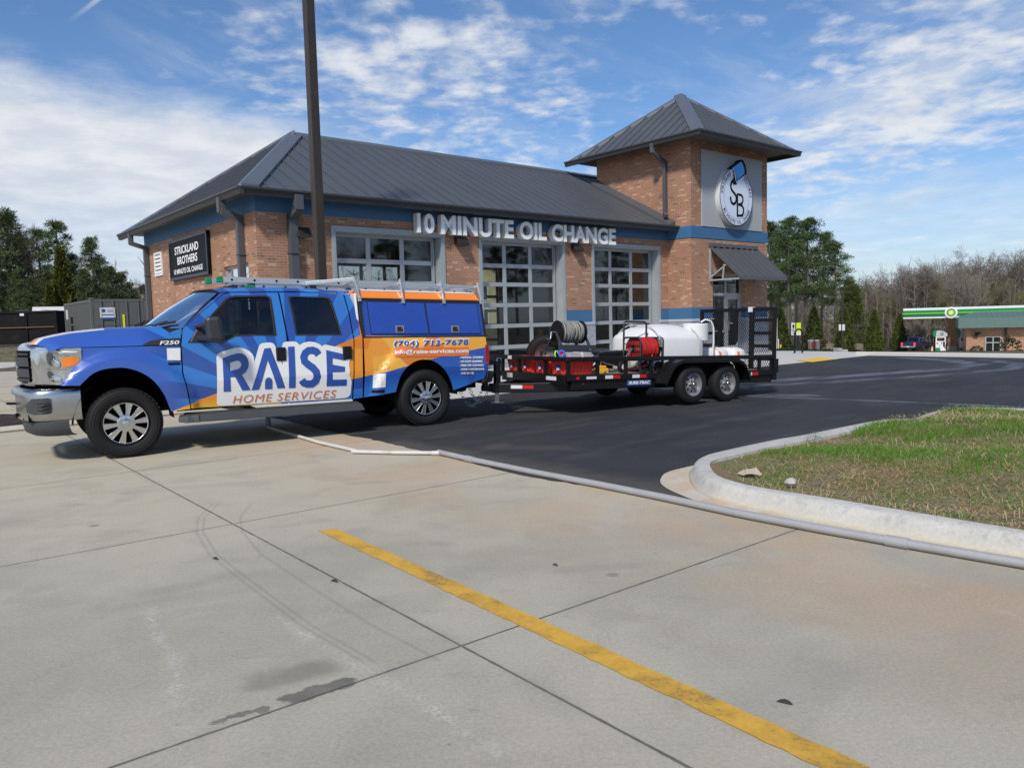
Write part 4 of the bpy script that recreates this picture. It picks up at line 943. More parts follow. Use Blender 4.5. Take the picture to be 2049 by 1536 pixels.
    b = MB(); b.cyl((0, 0, 0), (0, 0, .62), .30, 20); b.build('footing', M['conc_far'], t, smooth=40)
shop()

# ------------------------------------------------------------------ the wrapped pickup (local x from front axle to tail, y inwards from the near side)
TK_O = Vector((-4.63178448, 9.12744091, 0)); TK_A = rad(32.86557)
_td = Vector((cos(TK_A), sin(TK_A), 0)); _tn = Vector((-sin(TK_A), cos(TK_A), 0))
def tloc(x, y, yo):                                       # photo pixel on the plane y = yo of the truck -> (s, z)
    r = ray(x, y); t = (TK_O + _tn * yo - EYE).dot(_tn) / r.dot(_tn); p = EYE + r * t
    return (p - TK_O).dot(_td), p.z
BYT = [(.25, .12), (.50, .075), (.78, .035), (.86, .028), (1.05, .045), (1.33, .07), (1.37, .085), (1.95, .235), (2.03, .32), (2.2, .5)]
def BYf(s, z):
    y = BYT[-1][1]
    for (z0, y0), (z1, y1) in zip(BYT[:-1], BYT[1:]):
        if z <= z1: y = y0 + (y1 - y0) * max(0, (z - z0)) / (z1 - z0); break
    for cx_, zc, amp in ((.03, .42, .075), (4.02, .42, .055)):
        if z < 1.34:
            r = math.hypot(s - cx_, (z - zc) * .97); y -= amp * sst((.86 - r) / .10) * sst((1.34 - z) / .06)
    return y
def sd(x, y):                                             # photo pixel on the body side -> (s, z)
    yo = .05
    for _ in range(5): s, z = tloc(x, y, yo); yo = BYf(s, z)
    return s, z
def mat_wrap():
    m, g, b, o = new_mat('printed_wrap'); oc = g.n('ShaderNodeTexCoord').outputs['Object']; x, y, z = g.xyz(oc)
    ang = g.m('ARCTAN2', g.sub(z, .55), g.sub(x, 1.93)); band = g.m('FRACT', g.add(g.mul(ang, 20 / (2 * pi)), 20.3))
    d1 = g.m('GREATER_THAN', band, .52)
    base, dark, light = (.036, .100, .41), (.020, .072, .31), (.030, .175, .52)
    rays = g.mix(d1, light, dark)
    n1 = g.noise(oc, 1.2, 2, .5); rays = g.mix(g.mul(g.sm(n1, .4, .6), .25), rays, base)
    rw = g.sm(g.add(x, g.mul(z, .35)), .72, 1.0); c = g.mix(rw, base, rays)
    # orange sweep: bottom left corner and the bed
    vo = g.n('ShaderNodeTexVoronoi', {'Vector': g.comb(x, g.mul(z, 1.2), 0.0), 'Scale': 2.6, 'Randomness': 1.0}); vc = g.xyz(vo.outputs['Color'])[0]
    og = g.mix(g.sm(vc, .2, .9), (.80, .40, .045), (.76, .27, .018)); og = g.mix(g.m('GREATER_THAN', vc, .80), og, (.66, .19, .012))
    a, bb = sd(346, 822), sd(436, 786); lo = g.m('LESS_THAN', g.side(x, z, a, bb), 0.0)
    lo = g.mul(lo, g.m('LESS_THAN', x, 1.9)); lo = g.mul(lo, g.m('GREATER_THAN', x, .3))
    oy = g.mix(g.sm(z, .50, .64), (.80, .45, .035), (.76, .26, .02)); c = g.mix(lo, c, oy)
    a, bb = sd(666, 695), sd(726, 668); up = g.m('LESS_THAN', g.side(x, z, a, bb), 0.0); up = g.m('MAXIMUM', up, g.m('GREATER_THAN', x, 3.06))
    lw = None
    ps = [sd(640, 770), sd(705, 758.5), sd(726, 754), sd(781, 742), sd(850, 722), sd(884, 713), sd(985, 692)]
    zl = ps[0][1]
    for (x0, z0), (x1, z1) in zip(ps[:-1], ps[1:]):
        sg = g.sm(x, x0, x1, 0.0, z1 - z0, 'LINEAR'); zl = g.add(zl, sg)
    hi = g.mul(g.mul(up, g.m('GREATER_THAN', z, zl)), g.m('GREATER_THAN', x, 2.4)); c = g.mix(hi, c, og)
    lob = g.mul(g.m('GREATER_THAN', x, 3.05), g.sub(1.0, hi)); c = g.mix(lob, c, g.mix(g.sm(z, .5, .8), (.030, .17, .56), (.020, .085, .38)))
    # hood badge: white with orange blocks
    hd = g.mul(g.mul(g.m('GREATER_THAN', z, 1.38), g.m('LESS_THAN', x, -.10)), g.mul(g.m('GREATER_THAN', y, .36), g.m('LESS_THAN', y, 1.67)))
    bl = g.m('GREATER_THAN', g.m('FRACT', g.mul(g.add(x, .78), 2.9)), .6)
    bl = g.mul(bl, g.m('GREATER_THAN', y, .46)); c = g.mix(hd, c, g.mix(bl, (.70, .70, .70), (.72, .20, .03)))
    g.put(b.inputs['Base Color'], c); b.inputs['Roughness'].default_value = .32; b.inputs['Coat Weight'].default_value = .55; b.inputs['Coat Roughness'].default_value = .08
    return m
M['wrap'] = mat_wrap()

def wheel_set(tyre_r, rim_r, width):
    """tyre, rim meshes; axis along local y, outer face towards -y at y = 0"""
    b = MB(); w = width
    prof = [(.03, rim_r), (.008, rim_r + .02), (.0, rim_r + .05), (-.001, rim_r + .075), (-.004, rim_r + .078), (-.004, rim_r + .084), (.0, rim_r + .087), (.004, tyre_r - .055), (.001, tyre_r - .05), (.003, tyre_r - .044), (.018, tyre_r - .028), (.04, tyre_r - .010), (.06, tyre_r - .002), (w / 2, tyre_r), (w - .06, tyre_r - .002), (w - .04, tyre_r - .010), (w - .02, tyre_r - .03), (w, tyre_r - .07), (w - .02, rim_r)]
    b.lathe(prof, (0, 0, 0), (0, 1, 0), 56)
    n = 46                                              # tread blocks
    for i in range(n):
        a = 2 * pi * i / n
        for y0, y1, off in ((.028, .062, 0), (.075, .13, .5), (.14, .19, 0), (.2, .24, .5)):
            if y1 > w: continue
            a0 = a + off * 2 * pi / n - .045; a1 = a0 + .085; r0, r1 = tyre_r - .014 - (.012 if y0 < .05 else 0), tyre_r + .004 - (.006 if y0 < .05 else 0)
            b.hexa([(r0 * cos(a0), y0, r0 * sin(a0)), (r0 * cos(a1), y0, r0 * sin(a1)), (r0 * cos(a1), y1, r0 * sin(a1)), (r0 * cos(a0), y1, r0 * sin(a0)), (r1 * cos(a0), y0, r1 * sin(a0)), (r1 * cos(a1), y0, r1 * sin(a1)), (r1 * cos(a1), y1, r1 * sin(a1)), (r1 * cos(a0), y1, r1 * sin(a0))])
    return b
def truck():
    T = thing('pickup_truck', 'blue crew-cab work pickup wrapped with RAISE HOME SERVICES graphics and an orange-topped bed cap', 'pickup truck', TK_O, TK_A)
    WY = 2.03
    def smooth_arc(ps, a, c, n=5):               # round off a run of outline points
        out = ps[:a]
        for i in range(a, c):
            p0, p1, p2, p3 = (Vector(ps[max(i - 1, a)]), Vector(ps[i]), Vector(ps[i + 1]), Vector(ps[min(i + 2, c)]))
            for t in range(n):
                t /= n; q = .5 * ((2 * p1) + (p2 - p0) * t + (2 * p0 - 5 * p1 + 4 * p2 - p3) * t * t + (3 * p1 - p0 - 3 * p2 + p3) * t ** 3); out.append((q.x, q.y))
        return out + ps[c:]
    def panel(mb, pxs, mirror=False, off=0.0, holes=()):
        loops = [[sd(*p) for p in pxs]] + [[sd(*p) for p in h] for h in holes]
        mb.poly(loops, lambda s, z: (s, 1.0 if mirror else 0.0, z))
    ST = [(0, -1.0, 5.3, .06), (2, .3, 2.1, .05)]
    def bend(off=0.0):
        return lambda c: Vector((c.x, (WY - BYf(c.x, c.z) - off) if c.y > .5 else BYf(c.x, c.z) + off, c.z))
    hub = ((.03, .418), (4.02, .418))
    fender = [(92, 698), (160, 698), (159, 720), (140, 745), (120, 771), (160, 771.5), (168, 763), (185, 748), (205, 739.5), (228, 736), (250, 735.8), (275, 742), (298, 754), (316, 771), (330, 792), (338, 812), (343, 823), (381, 817.5), (364.5, 746), (360.5, 691), (363, 657), (340, 665), (362, 690.5), (230, 694.5)]
    fender = smooth_arc(fender, 5, 16)
    fwin = [(375, 686), (412, 641), (452, 596.5), (459, 593), (470, 591), (532, 591), (539, 593), (543, 598), (549, 634), (554, 672), (510, 671.5), (472, 673), (462, 678), (450, 685)]
    rwin = [(578, 593.5), (584, 592.5), (652, 594), (659, 596), (664, 603), (676, 641), (684, 670.5), (592, 671.5), (585, 632), (577, 598)]
    fdoor = [(366, 657), (368, 655), (446, 589.5), (468, 584), (554, 583.5), (561, 610), (574, 676), (578.5, 743), (576, 807), (383, 817), (367, 746), (363, 691)]
    rdoor = [(557, 583.5), (564, 610), (577, 676), (581.5, 743), (579, 806.5), (704, 798), (707.5, 740), (707.5, 681), (697, 625), (686, 588)]
    apil = [(364, 655), (440, 586), (470, 579.5), (556, 577), (690, 582.5), (687, 587), (556, 582.5), (468, 582.5), (446, 588), (368, 653), (366, 655.5)]
    cpil = [(688.5, 588), (699, 625), (709.5, 681), (709.5, 740), (706.5, 798), (725.5, 795), (726, 740), (725, 675), (716, 636), (707.5, 608), (700, 594), (692, 584)]
    bedp = [(727, 671.5), (971, 673.5), (975, 695), (977.5, 725), (972, 748), (968, 757), (907, 780.5), (902, 762), (891, 741), (874, 725.5), (854, 719), (832, 722.5), (814, 735), (801, 754), (792, 784), (728, 795)]
    bedp = smooth_arc(bedp, 6, 14)
    b = MB(); panel(b, fender); panel(b, apil); panel(b, cpil)
    for q in (fender, apil, cpil): panel(b, q, True)
    for q, h in ((fdoor, fwin), (rdoor, rwin)): panel(b, q, True, holes=[h])
    body = b.build('body', M['wrap'], T, step=ST, post=bend(), fixn=True, smooth=45)
    for nm, q, h in (('front_door', fdoor, fwin), ('rear_door', rdoor, rwin)):
        b = MB(); panel(b, q, holes=[h]); d = b.build(nm, M['wrap'], T, step=ST, post=bend(), fixn=True, smooth=45)
        # rubber surround, glass, handle
        k = len(h); c0 = Vector((sum(p[0] for p in h) / k, sum(p[1] for p in h) / k)); t = MB()
        for i in range(k):
            p, q2 = h[i], h[(i + 1) % k]; ip = Vector(p) + (c0 - Vector(p)).normalized() * 4.0; iq = Vector(q2) + (c0 - Vector(q2)).normalized() * 4.0
            l = [sd(*p), sd(*q2), sd(*iq), sd(*ip)]; t.face([(s, BYf(s, z) - .003, z) for s, z in l]); t.face([(l[2][0], BYf(*l[2]) - .003, l[2][1]), (l[3][0], BYf(*l[3]) - .003, l[3][1]), (l[3][0], BYf(*l[3]) + .035, l[3][1]), (l[2][0], BYf(*l[2]) + .035, l[2][1])])
        t.build('window_seal', M['blackm'], d)
        t = MB(); t.poly([sd(*p) for p in h], lambda s, z: (s, BYf(s, z) + .018, z)); t.build('door_glass', M['glass_cab'] if nm == 'front_door' else M['glass_dark'], d, smooth=60)
        hx = (562, 706) if nm == 'front_door' else (694.5, 703.5); s, z = sd(*hx); t = MB(); t.box(s - .066, s + .062, BYf(s, z) - .035, BYf(s, z) + .01, z - .105, z + .075); t.build('door_handle', M['black'], d, bevel=.014)
    b = MB()
    for h in (fwin, rwin): b.poly([sd(*p) for p in h], lambda s, z: (s, WY - BYf(s, z) - .018, z))
    b.build('far_glass', glass('far_cab_glass', (.12, .13, .13), refl=0), T)
    b = MB(); panel(b, bedp); panel(b, bedp, True); b.face([(5.10, .06, 1.29), (5.10, WY - .06, 1.29), (5.10, WY - .06, .66), (5.10, .06, .66)]); bed = b.build('bed', M['wrap'], T, step=ST, post=lambda c: bend()(c) if c.x < 5.09 or .06 > c.y or c.y > 1.97 else c, fixn=True, smooth=45)
    # hood
    def front_s(y): q = abs(y - WY / 2); return -.93 + .26 * (q / .95) ** 2.2
    zc_t = [(-.95, 1.405), (-.80, 1.435), (-.66, 1.47), (-.47, 1.51), (-.12, 1.545), (.45, 1.555), (.8, 1.55)]
    def lut(t, v):
        for (a0, b0), (a1, b1) in zip(t[:-1], t[1:]):
            if v <= a1: return b0 + (b1 - b0) * max(0, v - a0) / (a1 - a0)
        return t[-1][1]
    def cowl_s(y): q = abs(y - WY / 2); return .36 + .36 * (q / .945) ** 2
    def hood(a, c):
        y = .072 + (WY - .144) * c; s = front_s(y) + (cowl_s(y) - front_s(y)) * a; q = min(y, WY - y) - .072
        zs = 1.343 - .012 * a; zc = lut(zc_t, s) + .012 * sst((q - .1) / .2) - .018 * sst((q - .45) / .25); t = min(1.0, q / .42)
        edge = sst(a / .05)
        return (s, y, zs + (zc - zs) * max(0.0, sin(pi / 2 * t)) ** .75 - .05 * (1 - edge))
    b = MB(); b.grid(34, 56, hood); b.build('hood', M['wrap'], T, smooth=50, fixn=True)
    # cowl, windscreen, wipers
    def wsb(y): q = (y - WY / 2) / .83; return Vector((.40 + .35 * q * q, y, 1.555 - .03 * q * q))
    def wst(y): q = (y - WY / 2) / .76; return Vector((1.07 + .16 * q * q, y, 2.012 - .035 * q ** 4))
    def ws(a, c): p, q = wsb(.19 + (WY - .38) * c), wst(.262 + (WY - .524) * c); m_ = p.lerp(q, a); m_.z += .02 * sin(pi * a); return m_
    b = MB(); b.grid(10, 24, ws); b.build('windscreen', M['glass_wind'], T, smooth=60)
    b = MB(); b.grid(3, 24, lambda a, c: Vector(hood(1.0, c)).lerp(wsb(.19 + (WY - .38) * c) + Vector((.02, 0, -.01)), a)); b.build('cowl', M['blackm'], T, smooth=60)
    b = MB()
    for c in (0, 1):
        for k in range(10): p, q = ws(k / 10, c), ws((k + 1) / 10, c); o_ = Vector((0, .028 if c == 0 else -.028, .004)); b.face([p - Vector((.01, 0, 0)), q - Vector((.01, 0, 0)), q + o_, p + o_])
    for k in range(24): p, q = ws(1, k / 24), ws(1, (k + 1) / 24); r0, r1 = ws(.975, k / 24), ws(.975, (k + 1) / 24); b.face([p + Vector((0, 0, .004)), q + Vector((0, 0, .004)), r1 + Vector((-.004, 0, .006)), r0 + Vector((-.004, 0, .006))])
    b.build('windscreen_seal', M['blackm'], T)
    for y0, y1 in ((.50, .30), (1.15, .85)):
        p = ws(.03, (y0 - .19) / 1.65) + Vector((-.02, 0, .03)); q = ws(.10, (y1 - .19) / 1.65) + Vector((-.02, 0, .03)); b = MB(); b.bar(p, q, .02, .03); b.bar(p + Vector((-.07, .04, -.02)), p.lerp(q, .5) + Vector((0, 0, .02)), .025, .025); b.build('wiper', M['blackm'], T)
    # roof
    zr_t = [(1.0, 2.012), (1.3, 2.045), (2.0, 2.058), (2.6, 2.040), (2.96, 1.975)]
    def roof(a, c):
        y = .252 + (WY - .504) * c; s = wst(y).x + (2.965 - wst(y).x) * a; q = min(y, WY - y) - .252; e = lut([(1.0, 1.965), (1.3, 1.985), (2.2, 1.992), (2.96, 1.955)], s)
        return (s, y, e + (lut(zr_t, s) - e) * max(0.0, sin(pi / 2 * min(1, q / .26))) ** .8 + .012 * sst(q / .7))
    b = MB(); b.grid(26, 40, roof); b.build('cab_roof', M['wrap'], T, smooth=55, fixn=True)
    b = MB(); b.face([(2.965, .26, 1.95), (2.965, WY - .26, 1.95), (3.06, WY - .10, 1.3), (3.06, .10, 1.3)]); b.build('cab_back', M['blackm'], T)
    # inside
    b = MB(); b.box(.75, 3.0, .16, WY - .16, .5, .62); b.hexa([(.62, .15, .9), (1.02, .15, .9), (1.02, WY - .15, .9), (.62, WY - .15, .9), (.60, .2, 1.46), (.95, .2, 1.40), (.95, WY - .2, 1.40), (.60, WY - .2, 1.46)]); b.box(.62, 3.0, .13, .17, .5, 1.30); b.box(.62, 3.0, WY - .17, WY - .13, .5, 1.30); b.box(2.9, 2.94, .2, WY - .2, .6, 1.5); b.grid(1, 1, lambda a, c: (1.2 + 1.75 * a, .3 + 1.43 * c, 1.955)); b.build('cabin', M['dark'], T)
    for y in (.58, 1.45):
        for s in (1.72, 2.72):
            b = MB(); b.hexa([(s - .52, y - .26, .85), (s - .02, y - .26, .80), (s - .02, y + .26, .80), (s - .52, y + .26, .85), (s - .52, y - .25, 1.0), (s, y - .25, .95), (s, y + .25, .95), (s - .52, y + .25, 1.0)])
            b.hexa([(s - .06, y - .25, .93), (s + .1, y - .25, .93), (s + .1, y + .25, .93), (s - .06, y + .25, .93), (s + .10, y - .22, 1.56), (s + .22, y - .22, 1.56), (s + .22, y + .22, 1.56), (s + .10, y + .22, 1.56)]); b.box(s + .12, s + .22, y - .13, y + .13, 1.58, 1.78); b.build('seat', M['seat'], T, bevel=.05)
    b = MB(); a_ = Vector((-.8, 0, .35)).normalized(); c_ = Vector((1.16, .58, 1.33)); x_ = Vector((0, 1, 0)); y_ = a_.cross(x_); b.tube([c_ + (x_ * cos(t * pi / 10) + y_ * sin(t * pi / 10)) * .19 for t in range(21)], .016, 6); b.bar(c_ - x_ * .18, c_ + x_ * .18, .03, .05); b.build('steering_wheel', M['blackm'], T, smooth=60)
    # front: grille surround, grille, lamps, bumper
    plan = [(-.60, .40), (-.78, .415), (-.855, .45), (-.885, .49), (-.925, .60), (-.965, .75), (-.995, .90), (-1.005, WY / 2)]
    plan += [(s, WY - y) for s, y in reversed(plan[:-1])]
    lv = [(.90, .02), (.93, .0), (1.30, .0), (1.36, .015), (1.395, .05), (1.412, .10), (1.418, .20)]
    b = MB(); n = len(plan); i0 = b.pts([(s + o_ * (1 if s < -.8 else .3), y, z - (.0 if z < 1.3 else .02 * (abs(y - WY / 2) / .6) ** 2)) for z, o_ in lv for s, y in plan])
    for k in range(len(lv) - 1):
        for j in range(n - 1): q = i0 + k * n + j; b.f.append((q, q + 1, q + n + 1, q + n)); b.mi.append(0)
    b.face([b.v[i0 + (len(lv) - 1) * n + j] for j in range(n)]); gs = b.build('grille_surround', M['chrome'], T, smooth=50, fixn=True)
    inner = [(s, y) for s, y in plan if .485 < y < WY - .485]
    def strip_(z0, z1, o_, mat, nm, par, o2=None):
        t = MB()
        for (s0, y0), (s1, y1) in zip(inner[:-1], inner[1:]): t.face([(s0 - o_, y0, z0), (s1 - o_, y1, z0), (s1 - (o2 or o_), y1, z1), (s0 - (o2 or o_), y0, z1)])
        for za, zb in ((z0, z0), (z1, z1)):
            for (s0, y0), (s1, y1) in zip(inner[:-1], inner[1:]): t.face([(s0 - o_, y0, za), (s1 - o_, y1, za), (s1 + .01, y1, za), (s0 + .01, y0, za)])
        t.build(nm, mat, par, smooth=40)
    strip_(.945, 1.315, .004, M['dark'], 'grille_mesh', gs)
    for z0, z1 in ((.955, .985), (1.0, 1.10), (1.13, 1.235), (1.262, 1.285)): strip_(z0, z1, .018, M['plastic'], 'grille_bar', gs, .022)
    b = MB(); b.lathe([(0, 0), (0, .115), (.02, .115), (.03, .10), (.03, 0)], (-1.0, WY / 2, 1.115), (-1, 0, 0), 28, ref=(0, 0, 1)); o = b.build('front_emblem', M['chrome'], gs, smooth=40, post=lambda c: Vector((c.x, c.y, 1.115 + (c.z - 1.115) * .45)))
    b = MB(); b.lathe([(0, 0), (0, .095), (.005, .095), (.005, 0)], (-1.028, WY / 2, 1.115), (-1, 0, 0), 28, ref=(0, 0, 1)); b.build('emblem_badge', M['ink_blue'], o, post=lambda c: Vector((c.x, c.y, 1.115 + (c.z - 1.115) * .42)))
    lamp = [(-.385, .050), (-.48, .052), (-.58, .075), (-.66, .14), (-.71, .26), (-.735, .41)]
    def zlo(s): return lut([(-.74, .918), (-.62, .918), (-.52, 1.03), (-.40, 1.19), (-.38, 1.2)], s)
    for side_ in (0, 1):
        fy = (lambda y: y) if side_ == 0 else (lambda y: WY - y)
        b = MB()
        for k in range(len(lamp) - 1):
            for m_ in range(6):
                (s0, y0), (s1, y1) = lamp[k], lamp[k + 1]; sa, ya, sb, yb = s0 + (s1 - s0) * m_ / 6, y0 + (y1 - y0) * m_ / 6, s0 + (s1 - s0) * (m_ + 1) / 6, y0 + (y1 - y0) * (m_ + 1) / 6
                for zz in range(5):
                    z0, z1 = zlo(sa) + (1.335 - zlo(sa)) * zz / 5, zlo(sa) + (1.335 - zlo(sa)) * (zz + 1) / 5; z2, z3 = zlo(sb) + (1.335 - zlo(sb)) * zz / 5, zlo(sb) + (1.335 - zlo(sb)) * (zz + 1) / 5
                    b.face([(sa, fy(ya), z0), (sb, fy(yb), z2), (sb, fy(yb), z3), (sa, fy(ya), z1)])
        hl = b.build('headlight', M['lamp_clear'], T, weld=True, smooth=60)
        b = MB(); b.grid(8, 3, lambda a, c: (lambda s, y: (s - .004, fy(y - .006), 1.125 + .105 * c + .045 * max(0, a - .55) * 0 + .05 * (1 - a) ** 3 * (1 - c)))(*(lambda t: (lamp[int(t)][0] + (lamp[min(int(t) + 1, 5)][0] - lamp[int(t)][0]) * (t % 1), lamp[int(t)][1] + (lamp[min(int(t) + 1, 5)][1] - lamp[int(t)][1]) * (t % 1)))(.25 + 1.75 * a))); b.build('indicator', M['lamp_amber'], hl, smooth=50)
        def lpt(t, o_): k_ = min(int(t), 4); q_ = t - k_; return lamp[k_][0] + (lamp[k_ + 1][0] - lamp[k_][0]) * q_ - o_, lamp[k_][1] + (lamp[k_ + 1][1] - lamp[k_][1]) * q_ - o_
        def blob_(nm, mt, tc, tw, zc, zw, o_, n=20):
            b = MB(); ring = [lpt(tc + tw * cos(2 * pi * i / n), o_) + (zc + zw * sin(2 * pi * i / n) + .25 * zw * cos(2 * pi * i / n),) for i in range(n)]; c0 = lpt(tc, o_ + .004) + (zc,)
            for i in range(n): p_, q_ = ring[i], ring[(i + 1) % n]; b.face([(c0[0], fy(c0[1]), c0[2]), (p_[0], fy(p_[1]), p_[2]), (q_[0], fy(q_[1]), q_[2])])
            b.build(nm, mt, hl, smooth=60)
        blob_('reflector_bowl', M['plastic'], 3.6, .85, 1.215, .075, .003); blob_('bulb_reflector', M['chrome'], 2.75, .55, 1.16, .05, .005); blob_('bulb_reflector', M['chrome'], 2.85, .42, 1.14, .028, .007); blob_('reflector_bowl', M['plastic'], 3.9, .7, 1.03, .045, .003); blob_('bulb_reflector', M['chrome'], 3.0, .9, .985, .04, .004); blob_('bulb_reflector', M['chrome'], 3.0, .75, .975, .022, .006); blob_('bulb_reflector', M['vinyl_white'], 1.6, 1.3, 1.295, .012, .004)
        b = MB(); b.grid(8, 1, lambda a, c: (lambda t: (lamp[int(t)][0] + (lamp[min(int(t) + 1, 5)][0] - lamp[int(t)][0]) * (t % 1) - .004, fy(lamp[int(t)][1] + (lamp[min(int(t) + 1, 5)][1] - lamp[int(t)][1]) * (t % 1) - .004), 1.09 + .014 * c))(1.6 + 3.3 * a)); b.build('lamp_divider', M['chrome'], hl, smooth=50)
    # bumper with wrapped ends
    bp = [(-.42, .075), (-.60, .055), (-.78, .07), (-.89, .12), (-.965, .22), (-1.01, .36), (-1.06, .55), (-1.09, .80), (-1.10, WY / 2)]; bp += [(s, WY - y) for s, y in reversed(bp[:-1])]
    lv = [(.50, .06, 0), (.525, .015, 0), (.60, .0, 0), (.80, .0, 0), (.845, .008, 0), (.868, .03, 0), (.875, .09, 0)]
    b = MB(); n = len(bp); i0 = b.pts([(s + o_ * (1.0 if s < -.8 else .25), y + (o_ * .8 if y < .2 else (-o_ * .8 if y > WY - .2 else 0)), z + .0 * s) for z, o_, _ in lv for s, y in bp])
    for k in range(len(lv) - 1):
        for j in range(n - 1):
            if 1 <= k <= 2 and 6 <= j <= n - 8: continue                        # lower opening between the ends
            q = i0 + k * n + j; b.f.append((q, q + 1, q + n + 1, q + n)); b.mi.append(0)
    bm_ = b.build('front_bumper', M['bumper'], T, smooth=50, fixn=True)
    b = MB(); b.box(-1.0, -.7, .36, WY - .36, .52, .80); b.box(-.95, -.55, .2, WY - .2, .5, .60); b.build('bumper_cavity', M['dark'], bm_)
    b = MB(); b.face([(-1.065, .5, .585), (-1.065, WY - .5, .585), (-1.065, WY - .5, .53), (-1.065, .5, .53)]); b.tube([(-1.04, .55, .70), (-1.14, .55, .71), (-1.15, .60, .71), (-1.04, .61, .70)], .016, 6); b.build('tow_hook', M['black'], bm_, smooth=50)
    b = MB()
    for side_ in (0, 1):
        fy = (lambda y: y) if side_ == 0 else (lambda y: WY - y)
        loop = [(-.885, .59), (-.955, .615), (-.965, .70), (-.90, .775), (-.74, .775), (-.71, .76), (-.71, .62), (-.725, .595)]
        b.poly(loop, lambda u, v: (u, 0.0 if side_ == 0 else 2.0, v))
    def bez(c):
        yy = lut([(-s_, y_) for s_, y_ in bp[:6]], -c.x) - .006; return Vector((c.x - .004, yy if c.y < 1 else WY - yy, c.z))
    b.build('fog_bezel', M['plastic'], bm_, step=[(0, -.97, -.70, .02)], post=bez, fixn=False)
    for i in range(3): b = MB(); b.box(-.86, -.73, .040, .052, .635 + i * .04, .641 + i * .04); b.build('bezel_fin', M['dark'], bm_)
    vp = [(s * 1 + .03, y + .01) for s, y in bp if y <= WY]; b = MB(); lv = [(.505, .02), (.44, .015), (.36, .04), (.325, .10)]
    vs2 = [(max(s, -1.02) if True else s, y) for s, y in vp[1:-1]]; n = len(vs2); i0 = b.pts([(s + o_, y + (o_ * .5 if y < .3 else -o_ * .5 if y > WY - .3 else 0), z) for z, o_ in lv for s, y in vs2])
    for k in range(len(lv) - 1):
        for j in range(n - 1): q = i0 + k * n + j; b.f.append((q, q + 1, q + n + 1, q + n)); b.mi.append(0)
    b.build('air_dam', M['plastic'], T, smooth=50, fixn=True)
    # vents, badge, mirrors, running board
    b = MB(); vb = [(283, 690.5), (300, 682), (320, 678.5), (361, 676), (360.5, 690)]; b.poly([sd(*p) for p in vb], lambda s, z: (s, BYf(s, z) - .012, z)); vt = b.build('side_vent', M['blackm'], T, step=[(0, 0, 1, .06)], fixn=True)
    b = MB(); s0, z0 = sd(319, 690); s1, z1 = sd(358.5, 688.5); b.text('F250', lambda u, v, w: (s0 + u, BYf(s0, z0) - .02, z0 + v), w=s1 - s0, h=.048, bold=.02, shear=.2); b.build('badge_lettering', M['white_sign'], vt)
    for sgn, fy in ((0, lambda y: y), (1, lambda y: WY - y)):
        b = MB(); b.hexa([(.93, fy(-.36), 1.36), (1.14, fy(-.38), 1.35), (1.16, fy(-.14), 1.34), (.96, fy(-.13), 1.35), (.92, fy(-.34), 1.66), (1.10, fy(-.37), 1.67), (1.12, fy(-.15), 1.67), (.95, fy(-.14), 1.66)]); mr = b.build('wing_mirror', M['mirror_plastic'], T, bevel=.045, fixn=True)
        b = MB(); b.bar((1.02, fy(-.16), 1.57), (.90, fy(.12), 1.55), .05, .045); b.bar((1.02, fy(-.16), 1.40), (.90, fy(.10), 1.40), .05, .06)
        b.hexa([(.80, fy(.065), 1.345), (1.14, fy(.065), 1.345), (1.14, fy(.10), 1.345), (.80, fy(.10), 1.345), (.93, fy(.125), 1.56), (1.02, fy(.14), 1.62), (1.02, fy(.17), 1.62), (.93, fy(.15), 1.56)]); b.build('mirror_arm', M['mirror_plastic'], mr, bevel=.012)
        b = MB(); b.hexa([(.66, fy(-.10), .37), (3.02, fy(-.10), .33), (3.02, fy(.14), .33), (.66, fy(.14), .37), (.70, fy(-.06), .455), (2.98, fy(-.06), .425), (2.98, fy(.14), .45), (.70, fy(.14), .48)]); b.hexa([(.60, fy(-.05), .38), (.84, fy(-.112), .365), (.84, fy(.10), .365), (.62, fy(.10), .38), (.62, fy(-.03), .45), (.84, fy(-.085), .46), (.84, fy(.1), .47), (.64, fy(.1), .46)]); b.build('running_board', M['plastic'], T, bevel=.015, fixn=True)
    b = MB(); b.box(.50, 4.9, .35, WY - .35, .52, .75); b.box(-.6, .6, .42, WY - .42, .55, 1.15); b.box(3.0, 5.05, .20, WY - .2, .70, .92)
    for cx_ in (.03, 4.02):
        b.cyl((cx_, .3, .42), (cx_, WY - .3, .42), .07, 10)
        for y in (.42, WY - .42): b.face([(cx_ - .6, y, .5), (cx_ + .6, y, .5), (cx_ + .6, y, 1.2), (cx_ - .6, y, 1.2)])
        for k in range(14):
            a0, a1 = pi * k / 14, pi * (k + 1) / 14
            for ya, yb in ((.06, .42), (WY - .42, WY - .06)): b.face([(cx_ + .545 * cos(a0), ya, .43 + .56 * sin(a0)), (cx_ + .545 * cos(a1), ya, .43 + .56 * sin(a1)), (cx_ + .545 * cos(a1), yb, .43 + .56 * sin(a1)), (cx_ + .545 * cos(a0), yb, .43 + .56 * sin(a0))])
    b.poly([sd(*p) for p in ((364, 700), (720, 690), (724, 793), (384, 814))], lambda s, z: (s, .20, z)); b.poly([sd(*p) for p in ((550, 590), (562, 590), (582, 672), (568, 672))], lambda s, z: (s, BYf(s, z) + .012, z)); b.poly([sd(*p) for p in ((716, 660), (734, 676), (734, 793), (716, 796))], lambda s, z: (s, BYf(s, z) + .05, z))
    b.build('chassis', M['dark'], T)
    # wheels
    tyre = wheel_set(.418, .262, .27)
